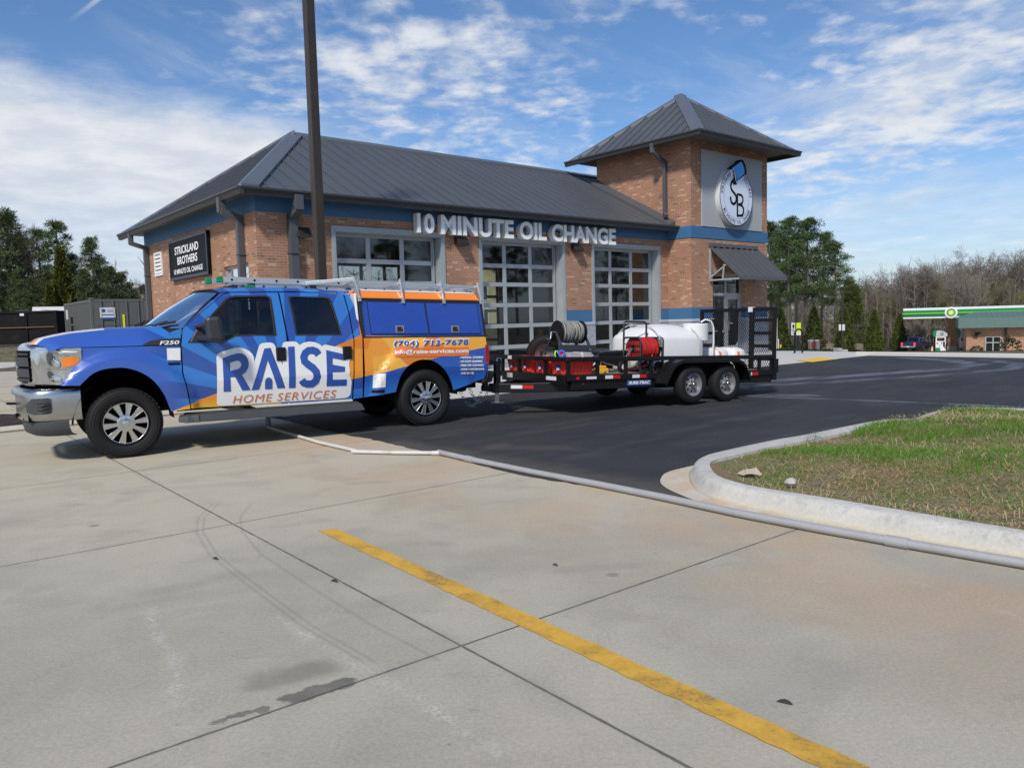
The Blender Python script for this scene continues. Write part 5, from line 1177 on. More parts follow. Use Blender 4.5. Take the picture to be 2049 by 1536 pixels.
    for cx_, cz in hub:
        for near in (True, False):
            r = MB(); r.lathe([(.10, .02), (.10, .262), (.03, .268), (.012, .262), (.012, .246), (.05, .238), (.055, .23)], (0, 0, 0), (0, 1, 0), 48)
            r.lathe([(.085, .24), (.088, .02)], (0, 0, 0), (0, 1, 0), 30)
            rim = r.build('wheel', M['dark'], T, smooth=40); rim.location = (cx_, .018 if near else WY - .018, cz)
            s_ = MB(); s_.lathe([(.030, .266), (.014, .264), (.012, .252), (.016, .236), (.05, .232)], (0, 0, 0), (0, 1, 0), 56)
            for k in range(10):
                a = 2 * pi * k / 10 + .1; ca, sa = cos(a), sin(a); rx = Vector((ca, 0, sa)); tx = Vector((-sa, 0, ca)); yv = Vector((0, 1, 0))
                p0, p1 = rx * .09, rx * .244
                s_.hexa([p0 - tx * .022 + yv * .06, p0 + tx * .022 + yv * .06, p1 + tx * .044 + yv * .05, p1 - tx * .044 + yv * .05, p0 - tx * .019 + yv * .014, p0 + tx * .019 + yv * .014, p1 + tx * .040 + yv * .018, p1 - tx * .040 + yv * .018])
                for o_ in (-1, 1): s_.bar(p0 + tx * .015 * o_ + yv * .010, p1 + tx * .030 * o_ + yv * .015, .011, .014, yv)
            sp = s_.build('rim', M['satin'], rim, bevel=.004, fixn=True)
            h = MB(); pr = .05 if cx_ > 2 else .015
            h.lathe([(.03, .105), (.004, .10), (.0, .085), (-.0, .052), (-pr, .046), (-pr - .006, .03), (-pr - .006, 0)], (0, 0, 0), (0, 1, 0), 32)
            for k in range(8): a = 2 * pi * k / 8; h.cyl((.074 * cos(a), .0, .074 * sin(a)), (.074 * cos(a), -.022, .074 * sin(a)), .011, 8)
            h.build('hub_cap', M['chrome'], rim, smooth=45)
            ty = tyre.build('tyre', M['rubber'], rim, smooth=35)
            if not near: rim.rotation_euler = (0, 0, pi)
    # bed cap
    def Q(s0, s1, y0, y1, z0, z1, s2, s3, y2, y3): return [(s0, y0, z0), (s1, y0, z0), (s1, y1, z0), (s0, y1, z0), (s2, y2, z1), (s3, y2, z1), (s3, y3, z1), (s2, y3, z1)]
    b = MB(); b.hexa(Q(3.125, 5.095, .085, WY - .085, 1.345, 1.875, 3.095, 5.06, .135, WY - .135)); cp = b.build('bed_cap', M['cap_blue'], T, bevel=.015)
    b = MB(); b.hexa(Q(3.085, 5.125, .065, WY - .065, 1.335, 1.352, 3.085, 5.125, .065, WY - .065)); b.hexa(Q(3.088, 5.075, .118, WY - .118, 1.862, 1.885, 3.088, 5.075, .118, WY - .118))
    b.hexa(Q(3.085, 3.13, .075, .12, 1.35, 1.87, 3.075, 3.10, .12, .16)); b.hexa(Q(5.08, 5.12, .075, .12, 1.35, 1.87, 5.045, 5.075, .12, .16)); b.build('cap_trim', M['blackm'], cp)
    b = MB(); b.hexa(Q(3.075, 5.05, .115, WY - .115, 1.886, 2.005, 3.085, 5.0, .185, WY - .185)); b.build('cap_roof_edge', M['orange'], cp, bevel=.03)
    b = MB(); b.hexa(Q(3.09, 5.0, .17, WY - .17, 1.995, 2.016, 3.10, 4.98, .22, WY - .22)); b.hexa(Q(3.035, 3.074, .11, WY - .11, 1.36, 1.955, 3.035, 3.07, .19, WY - .19)); b.build('cap_shell', M['white'], cp, bevel=.02)
    for s0, s1, s2, s3, hs in ((3.235, 4.125, 3.20, 4.085, 3.665), (4.155, 5.02, 4.115, 4.985, 4.575)):
        z0, z1 = 1.385, 1.838; fy = lambda z: .085 + (z - 1.345) / .53 * .05
        b = MB(); b.hexa([(s0, fy(z0) - .012, z0), (s1, fy(z0) - .012, z0), (s1, fy(z0) + .01, z0), (s0, fy(z0) + .01, z0), (s2, fy(z1) - .012, z1), (s3, fy(z1) - .012, z1), (s3, fy(z1) + .01, z1), (s2, fy(z1) + .01, z1)]); dr = b.build('cap_door', M['cap_blue'], cp, bevel=.005); b = MB(); b.hexa([(s0 - .012, fy(z0) - .004, z0 - .012), (s1 + .012, fy(z0) - .004, z0 - .012), (s1 + .012, fy(z0) + .01, z0 - .012), (s0 - .012, fy(z0) + .01, z0 - .012), (s2 - .012, fy(z1) - .004, z1 + .012), (s3 + .012, fy(z1) - .004, z1 + .012), (s3 + .012, fy(z1) + .01, z1 + .012), (s2 - .012, fy(z1) + .01, z1 + .012)]); b.build('door_gasket', M['blackm'], dr)
        y = fy(1.455) - .013; b = MB(); b.box(hs - .068, hs + .068, y - .008, y + .004, 1.40, 1.51); hd = b.build('cap_latch', M['chrome'], dr, bevel=.012); b = MB(); b.box(hs - .045, hs + .045, y - .012, y - .004, 1.42, 1.49); b.build('latch_cup', M['blackm'], hd, bevel=.004)
        b = MB(); b.bar((hs + .02, y - .014, 1.455), (hs + .02, y - .014, 1.485), .035, .012); b.build('latch_lever', M['chrome'], hd)
    sh = Matrix.Identity(4); sh[2][0] = -.028; sh[2][3] = .028 * 3.1
    def shear(o):
        o.data.transform(sh)
        for c in o.children: shear(c)
    shear(cp)
    # ladder rack
    b = MB()
    for (x0, y0), (x1, y1) in (((708, 553), (719, 596)), ((800, 558), (806.5, 600)), ((881, 563), (888, 601)), ((955.5, 565), (962, 602))):
        for fy in (lambda y: y, lambda y: WY - y):
            sa, za = tloc(x0, y0, .15); sb, zb = tloc(x1, y1, .11); b.bar((sa, fy(.165), za), (sb, fy(.105), zb), .045, .018, (1, 0, 0)); b.box(sb - .025, sb + .025, fy(.105) - .012, fy(.105) + .012, zb - .05, zb + .02)
    for fy in (lambda y: y, lambda y: WY - y): b.bar((3.03, fy(.20), 2.105), (5.03, fy(.20), 2.045), .03, .05)
    for s, z in ((3.04, 2.12), (3.72, 2.095), (4.38, 2.07), (5.02, 2.045)): b.bar((s, .17, z), (s, WY - .17, z), .04, .035)
    b.bar((2.42, .42, 2.105), (3.05, .18, 2.16), .03, .05); b.bar((2.42, WY - .42, 2.105), (3.05, WY - .18, 2.16), .03, .05); b.bar((2.43, .41, 2.105), (2.43, WY - .41, 2.105), .035, .045); b.build('ladder_rack', M['alu'], T, bevel=.004)
    b = MB(); b.box(2.52, 2.60, .5, 1.5, 2.035, 2.085); b.box(1.45, 1.53, .5, 1.5, 2.04, 2.09); b.build('rack_support', M['blackm'], T)
    # tail: lamp, bumper, hitch
    for fy in (lambda y: y, lambda y: WY - y):
        l = [sd(971, 688), sd(977.5, 694), sd(979, 712), sd(977, 731), sd(972, 729), sd(970, 705)]; b = MB(); b.prism(l, lambda s, z, d: (s, fy(BYf(s, z) + d), z), -.014, .05); b.build('tail_light', M['lamp_red'], T, bevel=.006, fixn=True)
    b = MB(); b.hexa([(5.02, .06, .56), (5.26, .18, .56), (5.26, WY - .18, .56), (5.02, WY - .06, .56), (5.0, .04, .74), (5.30, .14, .74), (5.30, WY - .14, .74), (5.0, WY - .04, .74)]); b.build('rear_bumper', M['plastic'], T, bevel=.02)
    b = MB(); b.box(4.9, 5.42, WY / 2 - .04, WY / 2 + .04, .42, .52); b.cyl((5.38, WY / 2, .5), (5.38, WY / 2, .58), .03, 12); b.build('hitch_bar', M['black'], T)
    b = MB(); b.box(4.5, 4.85, .25, .9, .44, .56); b.build('tail_pipe_shield', M['dark'], T, bevel=.04)
    # ---- printed graphics on the near side
    U7 = lambda u, v: (420 + u / 6.83, 670 + v / 6.83)
    OFS = .006
    def decal(nm, par, mat, loops=None, texts=(), lift=1.0):
        b = MB()
        for l in (loops or []):
            ls = l if isinstance(l[0][0], (tuple, list)) else [l]; b.poly([[sd(*p) for p in q] for q in ls], lambda s, z: (s, 0, z))
        for body_, fn, kw in texts: b.text(body_, lambda u, v, w: (lambda q: (q[0], 0, q[1]))(sd(*fn(u, v))), **kw)
        return b.build(nm, mat, par, step=[(0, -.5, 5.2, .05), (2, .4, 1.4, .035)], post=lambda c: Vector((c.x, BYf(c.x, c.z) - OFS * lift, c.z)), fixn=False)
    blob = [(88, 300), (100, 268), (125, 245), (250, 200), (340, 176), (400, 172), (470, 186), (540, 222), (580, 262), (598, 305), (607, 372), (640, 250), (665, 165), (680, 130), (705, 114), (760, 106), (820, 101), (860, 112), (885, 140), (905, 190), (960, 330), (994, 415), (988, 330), (985, 150), (1000, 108), (1030, 94), (1150, 87), (1190, 102), (1222, 138), (1280, 104), (1350, 90), (1430, 98), (1490, 122), (1535, 156), (1550, 138), (1580, 132), (1800, 178), (1905, 205), (1922, 230), (1920, 335), (1898, 388), (1912, 480), (1906, 560), (1925, 590), (1936, 640), (1922, 800), (1900, 838), (1860, 858), (1800, 866), (1000, 915), (160, 968), (115, 962), (92, 935), (98, 620)]
    lg = decal('logo_panel', T, M['vinyl_white'], [[U7(*p) for p in blob]])
    R1 = [(170, 320), (290, 272), (380, 250), (430, 252), (480, 275), (512, 320), (527, 390), (520, 450), (490, 505), (435, 545), (555, 750), (440, 758), (340, 572), (275, 578), (283, 770), (185, 775)]; R2 = [(272, 380), (340, 356), (385, 350), (418, 372), (427, 410), (412, 445), (375, 468), (275, 490)]
    A1 = [(740, 185), (825, 175), (1025, 722), (920, 728), (787, 342), (667, 745), (565, 755)]; A2 = [(750, 740), (750, 630), (763, 600), (785, 582), (812, 580), (838, 598), (851, 630), (848, 738)]
    I1 = [(1063, 160), (1152, 157), (1165, 720), (1075, 725)]; E1 = [(1585, 205), (1850, 268), (1850, 350), (1672, 315), (1672, 405), (1843, 435), (1840, 503), (1672, 507), (1674, 612), (1866, 606), (1864, 690), (1590, 700)]
    def arcp(cx_, cy, rx, ry, a0, a1, n=12): return [(cx_ + rx * cos(rad(a0 + (a1 - a0) * i / n)), cy - ry * sin(rad(a0 + (a1 - a0) * i / n))) for i in range(n + 1)]
    cl = [(1480, 268), (1450, 226), (1400, 208), (1345, 212), (1300, 245), (1278, 300), (1290, 360), (1340, 405), (1400, 445), (1448, 500), (1464, 570), (1440, 630), (1390, 668), (1330, 670), (1280, 655), (1252, 615)]
    def ribbon(cl, w):
        L_, R_ = [], []
        for i, p in enumerate(cl):
            d = Vector(cl[min(i + 1, len(cl) - 1)]) - Vector(cl[max(i - 1, 0)]); d.normalize(); nn = Vector((-d.y, d.x)) * w; L_.append((p[0] + nn.x, p[1] + nn.y)); R_.append((p[0] - nn.x, p[1] - nn.y))
        return L_ + R_[::-1]
    S1 = ribbon(cl, 50)
    decal('logo_lettering', lg, M['ink_blue'], [[[U7(*p) for p in R1], [U7(*p) for p in R2]], [U7(*p) for p in A1], [U7(*p) for p in A2], [U7(*p) for p in I1], [U7(*p) for p in S1], [U7(*p) for p in E1]], lift=2.0)
    decal('tagline_lettering', lg, M['ink_rust'], texts=[('HOME SERVICES', lambda u, v: U7(310 + 1415 * u + v * 0, 935 - 80 * u - v * 105), dict(w=1.0, h=1.0, shear=.22, spacing=1.12))], lift=2.0)
    ph = lambda x0, y0, x1, y1, hh: (lambda u, v: (x0 + (x1 - x0) * u + 0 * v, y0 + (y1 - y0) * u - hh * v))
    p1 = decal('phone_outline', T, M['vinyl_white'], texts=[('(704) 713-7678', ph(786, 696.5, 938.5, 692.5, 16.5), dict(w=1.0, h=1.0, shear=.1, bold=.075, spacing=1.12))], lift=1.3)
    decal('phone_lettering', p1, M['ink_blue'], texts=[('(704) 713-7678', ph(788, 695, 936.5, 691.5, 13.2), dict(w=1.0, h=1.0, shear=.1, bold=.03, spacing=1.18))], lift=2.3)
    p2 = decal('email_box', T, P('email_orange', (.72, .16, .03), .35, 0, .03, 2), [[(787, 699), (790, 696.5), (936, 694), (938.5, 696), (938, 709.5), (936, 711.5), (790, 714.5), (788, 712)]], lift=1.1)
    decal('email_lettering', p2, M['vinyl_white'], texts=[('info@raise-services.com', ph(789, 710.5, 937, 707.5, 11.2), dict(w=1.0, h=1.0, bold=.035))], lift=2.0)
    tx = []
    for i, (s_, w_) in enumerate((('- PAINTING / STAINING', 48), ('- WINDOW CLEANING', 46), ('- PRESSURE CLEANING', 48.5), ('- HOME MAINTENANCE', 49), ('- AND MORE!', 28))): y_ = 717.3 + i * 7.85; tx.append((s_, ph(918.5 + i * .25, y_, 918.5 + i * .25 + w_, y_ - w_ * .015, 4.3), dict(w=1.0, h=1.0, bold=.05)))
    decal('service_list', T, M['vinyl_white'], texts=tx, lift=1.4)
    for l in ([(333.5, 696.5), (360.5, 696), (361, 720.5), (334.5, 720.5)], [(746, 748), (772, 746.5), (771, 774.5), (745, 776)]): decal('sticker', T, M['vinyl_white'], [l], lift=1.4)
    for l in ([(336.5, 725), (360, 724.8), (360, 729.5), (336.5, 729.8)], [(743.5, 780.5), (769.5, 779), (769, 784.5), (743, 786)]): decal('label_plate', T, M['black'], [l], lift=1.4)
    decal('fuel_door', T, P('fuel_door_orange', (.78, .36, .035), .32, 0, .04, 3, coat=.5), [[(747, 713), (776, 712), (780, 715), (779, 735), (776, 738.5), (750, 739.5), (746, 736), (745, 716)]], lift=.8)
    # safety chains under the tail
    for k in range(2):
        b = MB(); p0 = Vector((5.05, .55 + k * .35, .47)); p1_ = Vector((5.55, .75 + k * .2, .44))
        for i in range(16):
            t = (i + .5) / 16; c0 = p0.lerp(p1_, t) + Vector((0, 0, -.30 * 4 * t * (1 - t) * (.8 + .3 * k))); a = i % 2 * pi / 2; b.tube([c0 + Vector((.026 * cos(q), .014 * sin(q) * cos(a), .02 * sin(q) * (.3 + sin(a)))) for q in [pi * j / 4 for j in range(9)]], .0055, 5, cap=False)
        b.build('safety_chain', M['steel'], T)
    return T
TRUCK = truck()

# ---- extension ladder lying on the rack
def ladder():
    Tm = Matrix.Translation(TK_O) @ Matrix.Rotation(TK_A, 4, 'Z'); o = Tm @ Vector((1.3, .52, 2.15))
    t = thing('extension_ladder', 'aluminium extension ladder with green end caps lying on the truck roof rack', 'ladder', o, TK_A)
    A0, A1 = Vector((0, 0, .012)), Vector((3.42, -.02, -.075))
    for y0, dz, s0, s1, nm in ((0.0, .0, 0.0, 3.42, 'rail'), (.40, .0, -.06, 3.40, 'rail'), (.025, -.078, .42, 3.9, 'rail'), (.375, -.078, .46, 3.9, 'rail')):
        sl = (A1.z - A0.z) / 3.42; b = MB(); p, q = Vector((s0, y0, A0.z + sl * s0 + dz)), Vector((s1, y0, A0.z + sl * s1 + dz)); b.bar(p, q, .012, .074); b.bar(p + Vector((0, .014, .034)), q + Vector((0, .014, .034)), .034, .007); b.bar(p + Vector((0, .014, -.034)), q + Vector((0, .014, -.034)), .034, .007); r = b.build(nm, M['alu'], t)
        b = MB()
        for k in range(12):
            s = s0 + .16 + k * .295
            if s < s1 - .05: b.lathe([(0, 0), (0, .016), (.003, .016), (.004, .006)], (s, y0 - .0065, A0.z + sl * s + dz), (0, -1, 0), 10)
        b.build('rung_end', M['black'], r)
        b = MB(); b.box(s0 - .035, s0 + .05, y0 - .012, y0 + .04, A0.z + sl * s0 + dz - .042, A0.z + sl * s0 + dz + .042); b.build('end_cap', P('green_cap', (.01, .22, .08), .5, 0, .05, 5), r, bevel=.01)
    sl = (A1.z - A0.z) / 3.42
    for dz, s0, s1, ya, yb in ((0, .16, 3.4, .0, .40), (-.078, .58, 3.85, .03, .375)):
        k = 0
        while s0 + k * .295 < s1: s = s0 + k * .295; b = MB(); b.cyl((s, ya, A0.z + sl * s + dz), (s, yb, A0.z + sl * s + dz), .015, 8); b.build('rung', M['alu'], t); k += 1
    b = MB(); s = 1.78; z = A0.z + sl * s - .078; b.lathe([(0, 0), (0, .05), (.002, .05), (.002, 0)], (s, .016, z), (0, -1, 0), 16); b.build('maker_label', M['ink_blue'], t, post=lambda c: Vector((c.x, c.y, z + (c.z - z) * .35)))
ladder()

# ------------------------------------------------------------------ the equipment trailer (local x to the rear, y inwards, pitched nose-up)
TL_O = Vector((.839161755, 11.8605715, .00068)); TL_d = Vector((.84145285, .53897709, -.0382203)); TL_n = Vector((-.53937119, .84206812, 0)); TL_u = TL_d.cross(TL_n)
TLM = Matrix(((TL_d.x, TL_n.x, TL_u.x, TL_O.x), (TL_d.y, TL_n.y, TL_u.y, TL_O.y), (TL_d.z, TL_n.z, TL_u.z, TL_O.z), (0, 0, 0, 1)))
def on_trailer(name, label, cat, x, y, z, group=None):
    t = thing(name, label, cat, (0, 0, 0), 0, group); t.matrix_world = TLM @ Matrix.Translation((x, y, z)); return t
def trailer():
    T = on_trailer('utility_trailer', 'long black open tandem-axle utility trailer hitched behind the pickup', 'trailer', 0, 0, 0); Wd, L = 1.95, 4.80
    b = MB(); b.box(-.03, L + .03, -.02, .05, .86, .932); b.box(-.03, L + .03, Wd - .05, Wd + .02, .86, .932); b.box(-.028, .045, .05, Wd - .05, .862, .930); b.build('top_rail', M['black'], T, bevel=.012)
    for x in (.0, .58, 1.17, 1.72, 4.42, 4.76):
        for y in (.0, Wd - .05): b = MB(); b.box(x, x + .055, y, y + .05, .60, .865); b.build('rail_post', M['black'], T, bevel=.006)
    for y in (.60, 1.38): b = MB(); b.box(0, .05, y, y + .055, .50, .865); b.build('rail_post', M['black'], T, bevel=.006)
    b = MB(); b.box(-.005, L + .1, -.012, .06, .56, .655); b.box(-.005, L + .1, Wd - .06, Wd + .012, .56, .655); b.box(-.012, .05, .06, Wd - .06, .50, .652); b.box(0.1, L, .02, .10, .42, .562); b.box(.1, L, Wd - .10, Wd - .02, .42, .562)
    for k in range(9): b.box(.4 + k * .5, .46 + k * .5, .1, Wd - .1, .45, .56)
    b.box(L + .0, L + .12, .0, Wd, .46, .60); b.build('frame', M['black'], T, bevel=.006)
    b = MB(); b.box(.05, L, .06, Wd - .06, .60, .645); b.build('deck', M['wood'], T)
    b = MB(); b.bar((-.74, .98, .42), (.6, .06, .46), .07, .15); b.bar((-.74, .97, .42), (.6, Wd - .06, .46), .07, .15); b.box(-.95, -.68, .93, 1.02, .38, .47); b.cyl((-.9, .975, .44), (-.9, .975, .54), .05, 12); b.box(-.80, -.62, .91, 1.04, .36, .50); b.build('tongue', M['black'], T, bevel=.008)
    b = MB(); b.box(-.74, -.65, .90, .99, .36, .86); jk = b.build('tongue_jack', M['black'], T, bevel=.008); b = MB(); b.tube([(-.70, .94, .86), (-.70, .94, .90), (-.63, .94, .90), (-.62, .94, .87)], .009, 6); b.box(-.72, -.67, .92, .97, .20, .36); b.box(-.77, -.60, .87, 1.02, .19, .20); b.build('jack_foot', M['steel'], jk)
    # fenders
    for fy in (lambda y: y, lambda y: Wd - y):
        b = MB(); pf = [(1.80, .50), (1.97, .76), (2.05, .83), (2.18, .872), (3.53, .872), (3.65, .83), (3.74, .76), (3.86, .50)]
        for (x0, z0), (x1, z1) in zip(pf[:-1], pf[1:]): b.hexa([(x0, fy(-.29), z0 - .012), (x1, fy(-.29), z1 - .012), (x1, fy(.0), z1 - .012), (x0, fy(.0), z0 - .012), (x0, fy(-.29), z0), (x1, fy(-.29), z1), (x1, fy(.0), z1), (x0, fy(.0), z0)]); b.hexa([(x0, fy(-.292), z0 - .05), (x1, fy(-.292), z1 - .05), (x1, fy(-.28), z1 - .05), (x0, fy(-.28), z0 - .05), (x0, fy(-.292), z0 + .004), (x1, fy(-.292), z1 + .004), (x1, fy(-.28), z1 + .004), (x0, fy(-.28), z0 + .004)])
        b.build('fender', M['black'], T, fixn=True)
        b = MB(); b.poly([(1.82, .45), (1.97, .74), (2.18, .86), (3.53, .86), (3.72, .76), (3.86, .45)], lambda x, z: (x, fy(-.005), z)); b.build('fender_back', M['dark'], T)
    tyre = MB(); tr, w = .334, .205; tyre.lathe([(.03, .195), (.004, .205), (.0, .235), (.006, tr - .05), (.02, tr - .022), (.045, tr - .004), (w / 2, tr), (w - .045, tr - .004), (w - .02, tr - .02), (w, tr - .07), (w - .02, .2)], (0, 0, 0), (0, 1, 0), 48)
    for off in (.065, .10, .14): tyre.lathe([(off - .005, tr + .001), (off, tr - .006), (off + .005, tr + .001)], (0, 0, 0), (0, 1, 0), 48)
    tym = tyre.mesh('tyre', M['rubber'], smooth=35); rimm = None
    for x in (2.50, 3.335):
        for near in (True, False):
            r = MB(); r.lathe([(.12, .02), (.12, .198), (.03, .202), (.012, .196), (.016, .184), (.05, .176), (.075, .165), (.082, .15)], (0, 0, 0), (0, 1, 0), 44)
            hub = r.build('wheel', M['silver_rim'], T, smooth=40); hub.location = (x, -.235 if near else Wd + .235, .452); hub.rotation_euler = (0, 0, 0 if near else pi)
            o = bpy.data.objects.new('tyre', tym); C.objects.link(o); o.parent = hub
            s_ = MB(); n = 8
            s_.lathe([(.058, .05), (.052, .085), (.060, .10)], (0, 0, 0), (0, 1, 0), 40)
            for k in range(n):
                a0, a1 = 2 * pi * (k + .18) / n, 2 * pi * (k + .82) / n
                for q in range(4):
                    aa, ab = a0 + (a1 - a0) * q / 4, a0 + (a1 - a0) * (q + 1) / 4; s_.face([(.099 * cos(aa), .06, .099 * sin(aa)), (.099 * cos(ab), .06, .099 * sin(ab)), (.155 * cos(ab), .078, .155 * sin(ab)), (.155 * cos(aa), .078, .155 * sin(aa))])
                for a0, a1 in ((2 * pi * (k - .18) / n, 2 * pi * (k + .18) / n),): s_.face([(.135 * cos(a0), .074, .135 * sin(a0)), (.135 * cos(a1), .074, .135 * sin(a1)), (.156 * cos(a1), .078, .156 * sin(a1)), (.156 * cos(a0), .078, .156 * sin(a0))])
            s_.build('spoke_disc', M['silver_rim'], hub, smooth=40, fixn=True); s_ = MB(); s_.lathe([(.10, .15), (.10, .02)], (0, 0, 0), (0, 1, 0), 24); s_.build('brake_drum', M['dark'], hub)
            s_ = MB(); s_.lathe([(.06, .048), (-.01, .045), (-.02, .036), (-.02, 0)], (0, 0, 0), (0, 1, 0), 24)
            for k in range(6): a = 2 * pi * k / 6; s_.cyl((.072 * cos(a), .055, .072 * sin(a)), (.072 * cos(a), .03, .072 * sin(a)), .009, 6)
            s_.build('hub_cap', M['satin'], hub, smooth=40)
    b = MB(); b.cyl((2.5, 0, .45), (2.5, Wd, .45), .04, 8); b.cyl((3.335, 0, .45), (3.335, Wd, .45), .04, 8); b.box(1.75, 3.8, .02, .12, .40, .47); b.box(1.75, 3.8, Wd - .12, Wd - .02, .40, .47); b.build('axle', M['dark'], T)
    # ramp gate
    X = 4.80; b = MB(); GZ0, GZ1, GY0, GY1 = .60, 1.83, -.03, 1.86
    for y in (GY0, GY1 - .06): b.box(X, X + .06, y, y + .06, GZ0, GZ1)
    b.box(X + .002, X + .058, GY0 + .06, GY1 - .06, GZ1 - .07, GZ1 - .002); b.box(X + .002, X + .058, GY0 + .06, GY1 - .06, GZ0 + .002, GZ0 + .06)
    for y, z0 in ((.50, GZ0 + .06), (.90, 1.16), (1.30, GZ0 + .06)): b.box(X + .004, X + .056, y - .01, y + .085, z0, GZ1 - .07)
    for z in (1.585, 1.34, 1.095, .85):
        for y0, y1 in ((GY0 + .06, .50), (1.36, GY1 - .06)): b.box(X + .006, X + .054, y0, y1, z - .032, z + .032)
    gt = b.build('ramp_gate', M['black'], T, bevel=.006)
    b = MB(); st = .052; k = -30
    H_, W_ = GZ1 - GZ0, GY1 - GY0
    while k * st < W_:
        for sg in (1, -1):
            y0 = GY0 + k * st; pts = []
            y0_, z0_ = (y0, GZ0); y1_, z1_ = y0 + H_ * .62, GZ1
            if sg < 0: z0_, z1_ = z1_, z0_
            # clip in y
            def cl(y, t0=(y0_, z0_), t1=(y1_, z1_)): q = (y - t0[0]) / (t1[0] - t0[0]); return t0[1] + (t1[1] - t0[1]) * q
            a, c = max(y0_, GY0 + .02), min(y1_, GY1 - .02)
            if c - a > .02: b.bar((X + .03, a, cl(a)), (X + .03, c, cl(c)), .005, .007, (1, 0, 0))
        k += 1
    b.build('gate_mesh', M['black'], gt)
    b = MB(); b.box(X - .012, X + .07, .50, .60, GZ1 - .085, GZ1 + .012); b.build('gate_tag', M['refl_white'], gt)
    # reflectors, badge, lamps, labels
    def plate(nm, mat, x0, x1, z0, z1, y=-.016, par=T): b = MB(); b.box(x0, x1, y, y + .003, z0, z1); return b.build(nm, mat, par)
    for x0 in (.74, 1.31): plate('reflector', M['refl_white'], x0, x0 + .155, .582, .636); plate('reflector', M['refl_red'], x0 + .155, x0 + .31, .582, .636)
    plate('reflector', M['refl_white'], 4.18, 4.205, .56, .62, -.017); plate('reflector', M['refl_red'], 4.205, 4.38, .56, .62, -.017)
    f0 = Vector((-.74, .98, 0)); fd = (Vector((.6, .06, 0)) - f0).normalized(); fn_ = Vector((fd.y, -fd.x, 0)) * .038
    for t0, t1, mt in ((.28, .46, 'refl_white'), (.46, .64, 'refl_red')):
        p, q = f0 + fd * t0 + fn_, f0 + fd * t1 + fn_; b = MB(); b.face([(p.x, p.y, .42), (q.x, q.y, .42), (q.x, q.y, .475), (p.x, p.y, .475)]); b.build('reflector', M[mt], T)
    bd = plate('badge', M['ink_blue'], 1.21, 1.74, .455, .548, .006); b = MB(); b.box(1.222, 1.728, .002, .005, .464, .539); b.build('badge_panel', P('badge_panel_blue', (.07, .09, .27), .3), bd)
    b = MB(); b.text('SURE-TRAC', lambda u, v, w_: (1.245 + u, -.001, .478 + v), w=.46, h=.05, bold=.035, shear=.2); b.build('badge_lettering', M['white_sign'], bd)
    b = MB(); b.hexa([(1.85, -.02, .46), (2.12, -.02, .46), (2.12, .02, .46), (1.85, .02, .46), (1.78, -.04, .545), (2.2, -.04, .545), (2.2, .02, .545), (1.78, .02, .545)]); b.build('step', M['black'], T, bevel=.005)
    b = MB(); b.box(1.99, 2.03, -.045, -.02, .495, .525); b.build('marker_lamp', M['lamp_amber'], T); b = MB(); b.box(.30, .325, .0, .015, .50, .52); b.build('marker_lamp', M['lamp_red'], T)
    plate('label', M['refl_white'], .36, .56, .585, .625); plate('label', M['refl_red'], .16, .22, .585, .625); b = MB(); b.box(-.016, -.013, .28, .55, .56, .62); b.build('label', M['refl_white'], T); b = MB(); b.box(-.016, -.013, 1.55, 1.72, .55, .63); b.build('label', M['refl_white'], T); b = MB(); b.box(-.034, -.03, 1.55, 1.67, .865, .925); b.build('label', M['refl_white'], T)
    b = MB(); b.box(4.86, 4.93, .02, .30, .48, .58); b.box(4.80, 4.95, -.01, .04, .60, .86); b.build('light_bar', M['black'], T); b = MB(); b.box(4.935, 4.945, .02, .07, .60, .70); b.build('reflector', M['refl_white'], T)

    # ---- cargo, each piece its own thing
    def tote(x, y, lx, ly, lab):
        t = on_trailer('red_tote', lab, 'tote', x, y, .648, 'red totes at the trailer front'); b = MB()
        b.hexa([(.03, .03, 0), (lx - .03, .03, 0), (lx - .03, ly - .03, 0), (.03, ly - .03, 0), (0, 0, .22), (lx, 0, .22), (lx, ly, .22), (0, ly, .22)])
        n = 6
        for k in range(n): u = .04 + (lx - .08) * k / n; b.hexa([(u + .01, .012, .02), (u + .05, .012, .02), (u + .05, .05, .02), (u + .01, .05, .02), (u + .01, -.012, .21), (u + .05, -.012, .21), (u + .05, .05, .21), (u + .01, .05, .21)])
        for k in range(3): u = .05 + (ly - .1) * k / 3; b.hexa([(.012, u + .02, .02), (.05, u + .02, .02), (.05, u + .09, .02), (.012, u + .09, .02), (-.014, u + .02, .21), (.05, u + .02, .21), (.05, u + .09, .21), (-.014, u + .09, .21)])
        b.build('bin', M['red_tote'], t, bevel=.008)
        b = MB(); b.box(-.016, lx + .016, -.016, ly + .016, .222, .25); b.box(.05, lx - .05, .05, ly - .05, .25, .272); b.build('lid', M['red_tote'], t, bevel=.01)
        b = MB(); b.box(-.022, -.016, ly * .42, ly * .62, .06, .16); lb = b.build('label', M['ink_blue'], t); b = MB(); b.box(-.025, -.0225, ly * .45, ly * .59, .07, .11); b.build('label_print', M['refl_white'], lb)
    for (x, y, lx, ly), lab in zip(((.10, .10, .50, .50), (.10, .66, .44, .40), (.10, 1.10, .44, .40), (.10, 1.54, .44, .36)), ('red tote at the near front corner of the trailer with a ribbed side facing out', 'red tote second from the near corner along the trailer front', 'red tote behind the middle of the trailer front rail', 'red tote at the far corner of the trailer front')): tote(x, y, lx, ly, lab)
    # spare wheel
    t = on_trailer('spare_wheel', 'black spare wheel standing behind the red totes at the trailer front', 'spare wheel', .62, 1.45, .93)
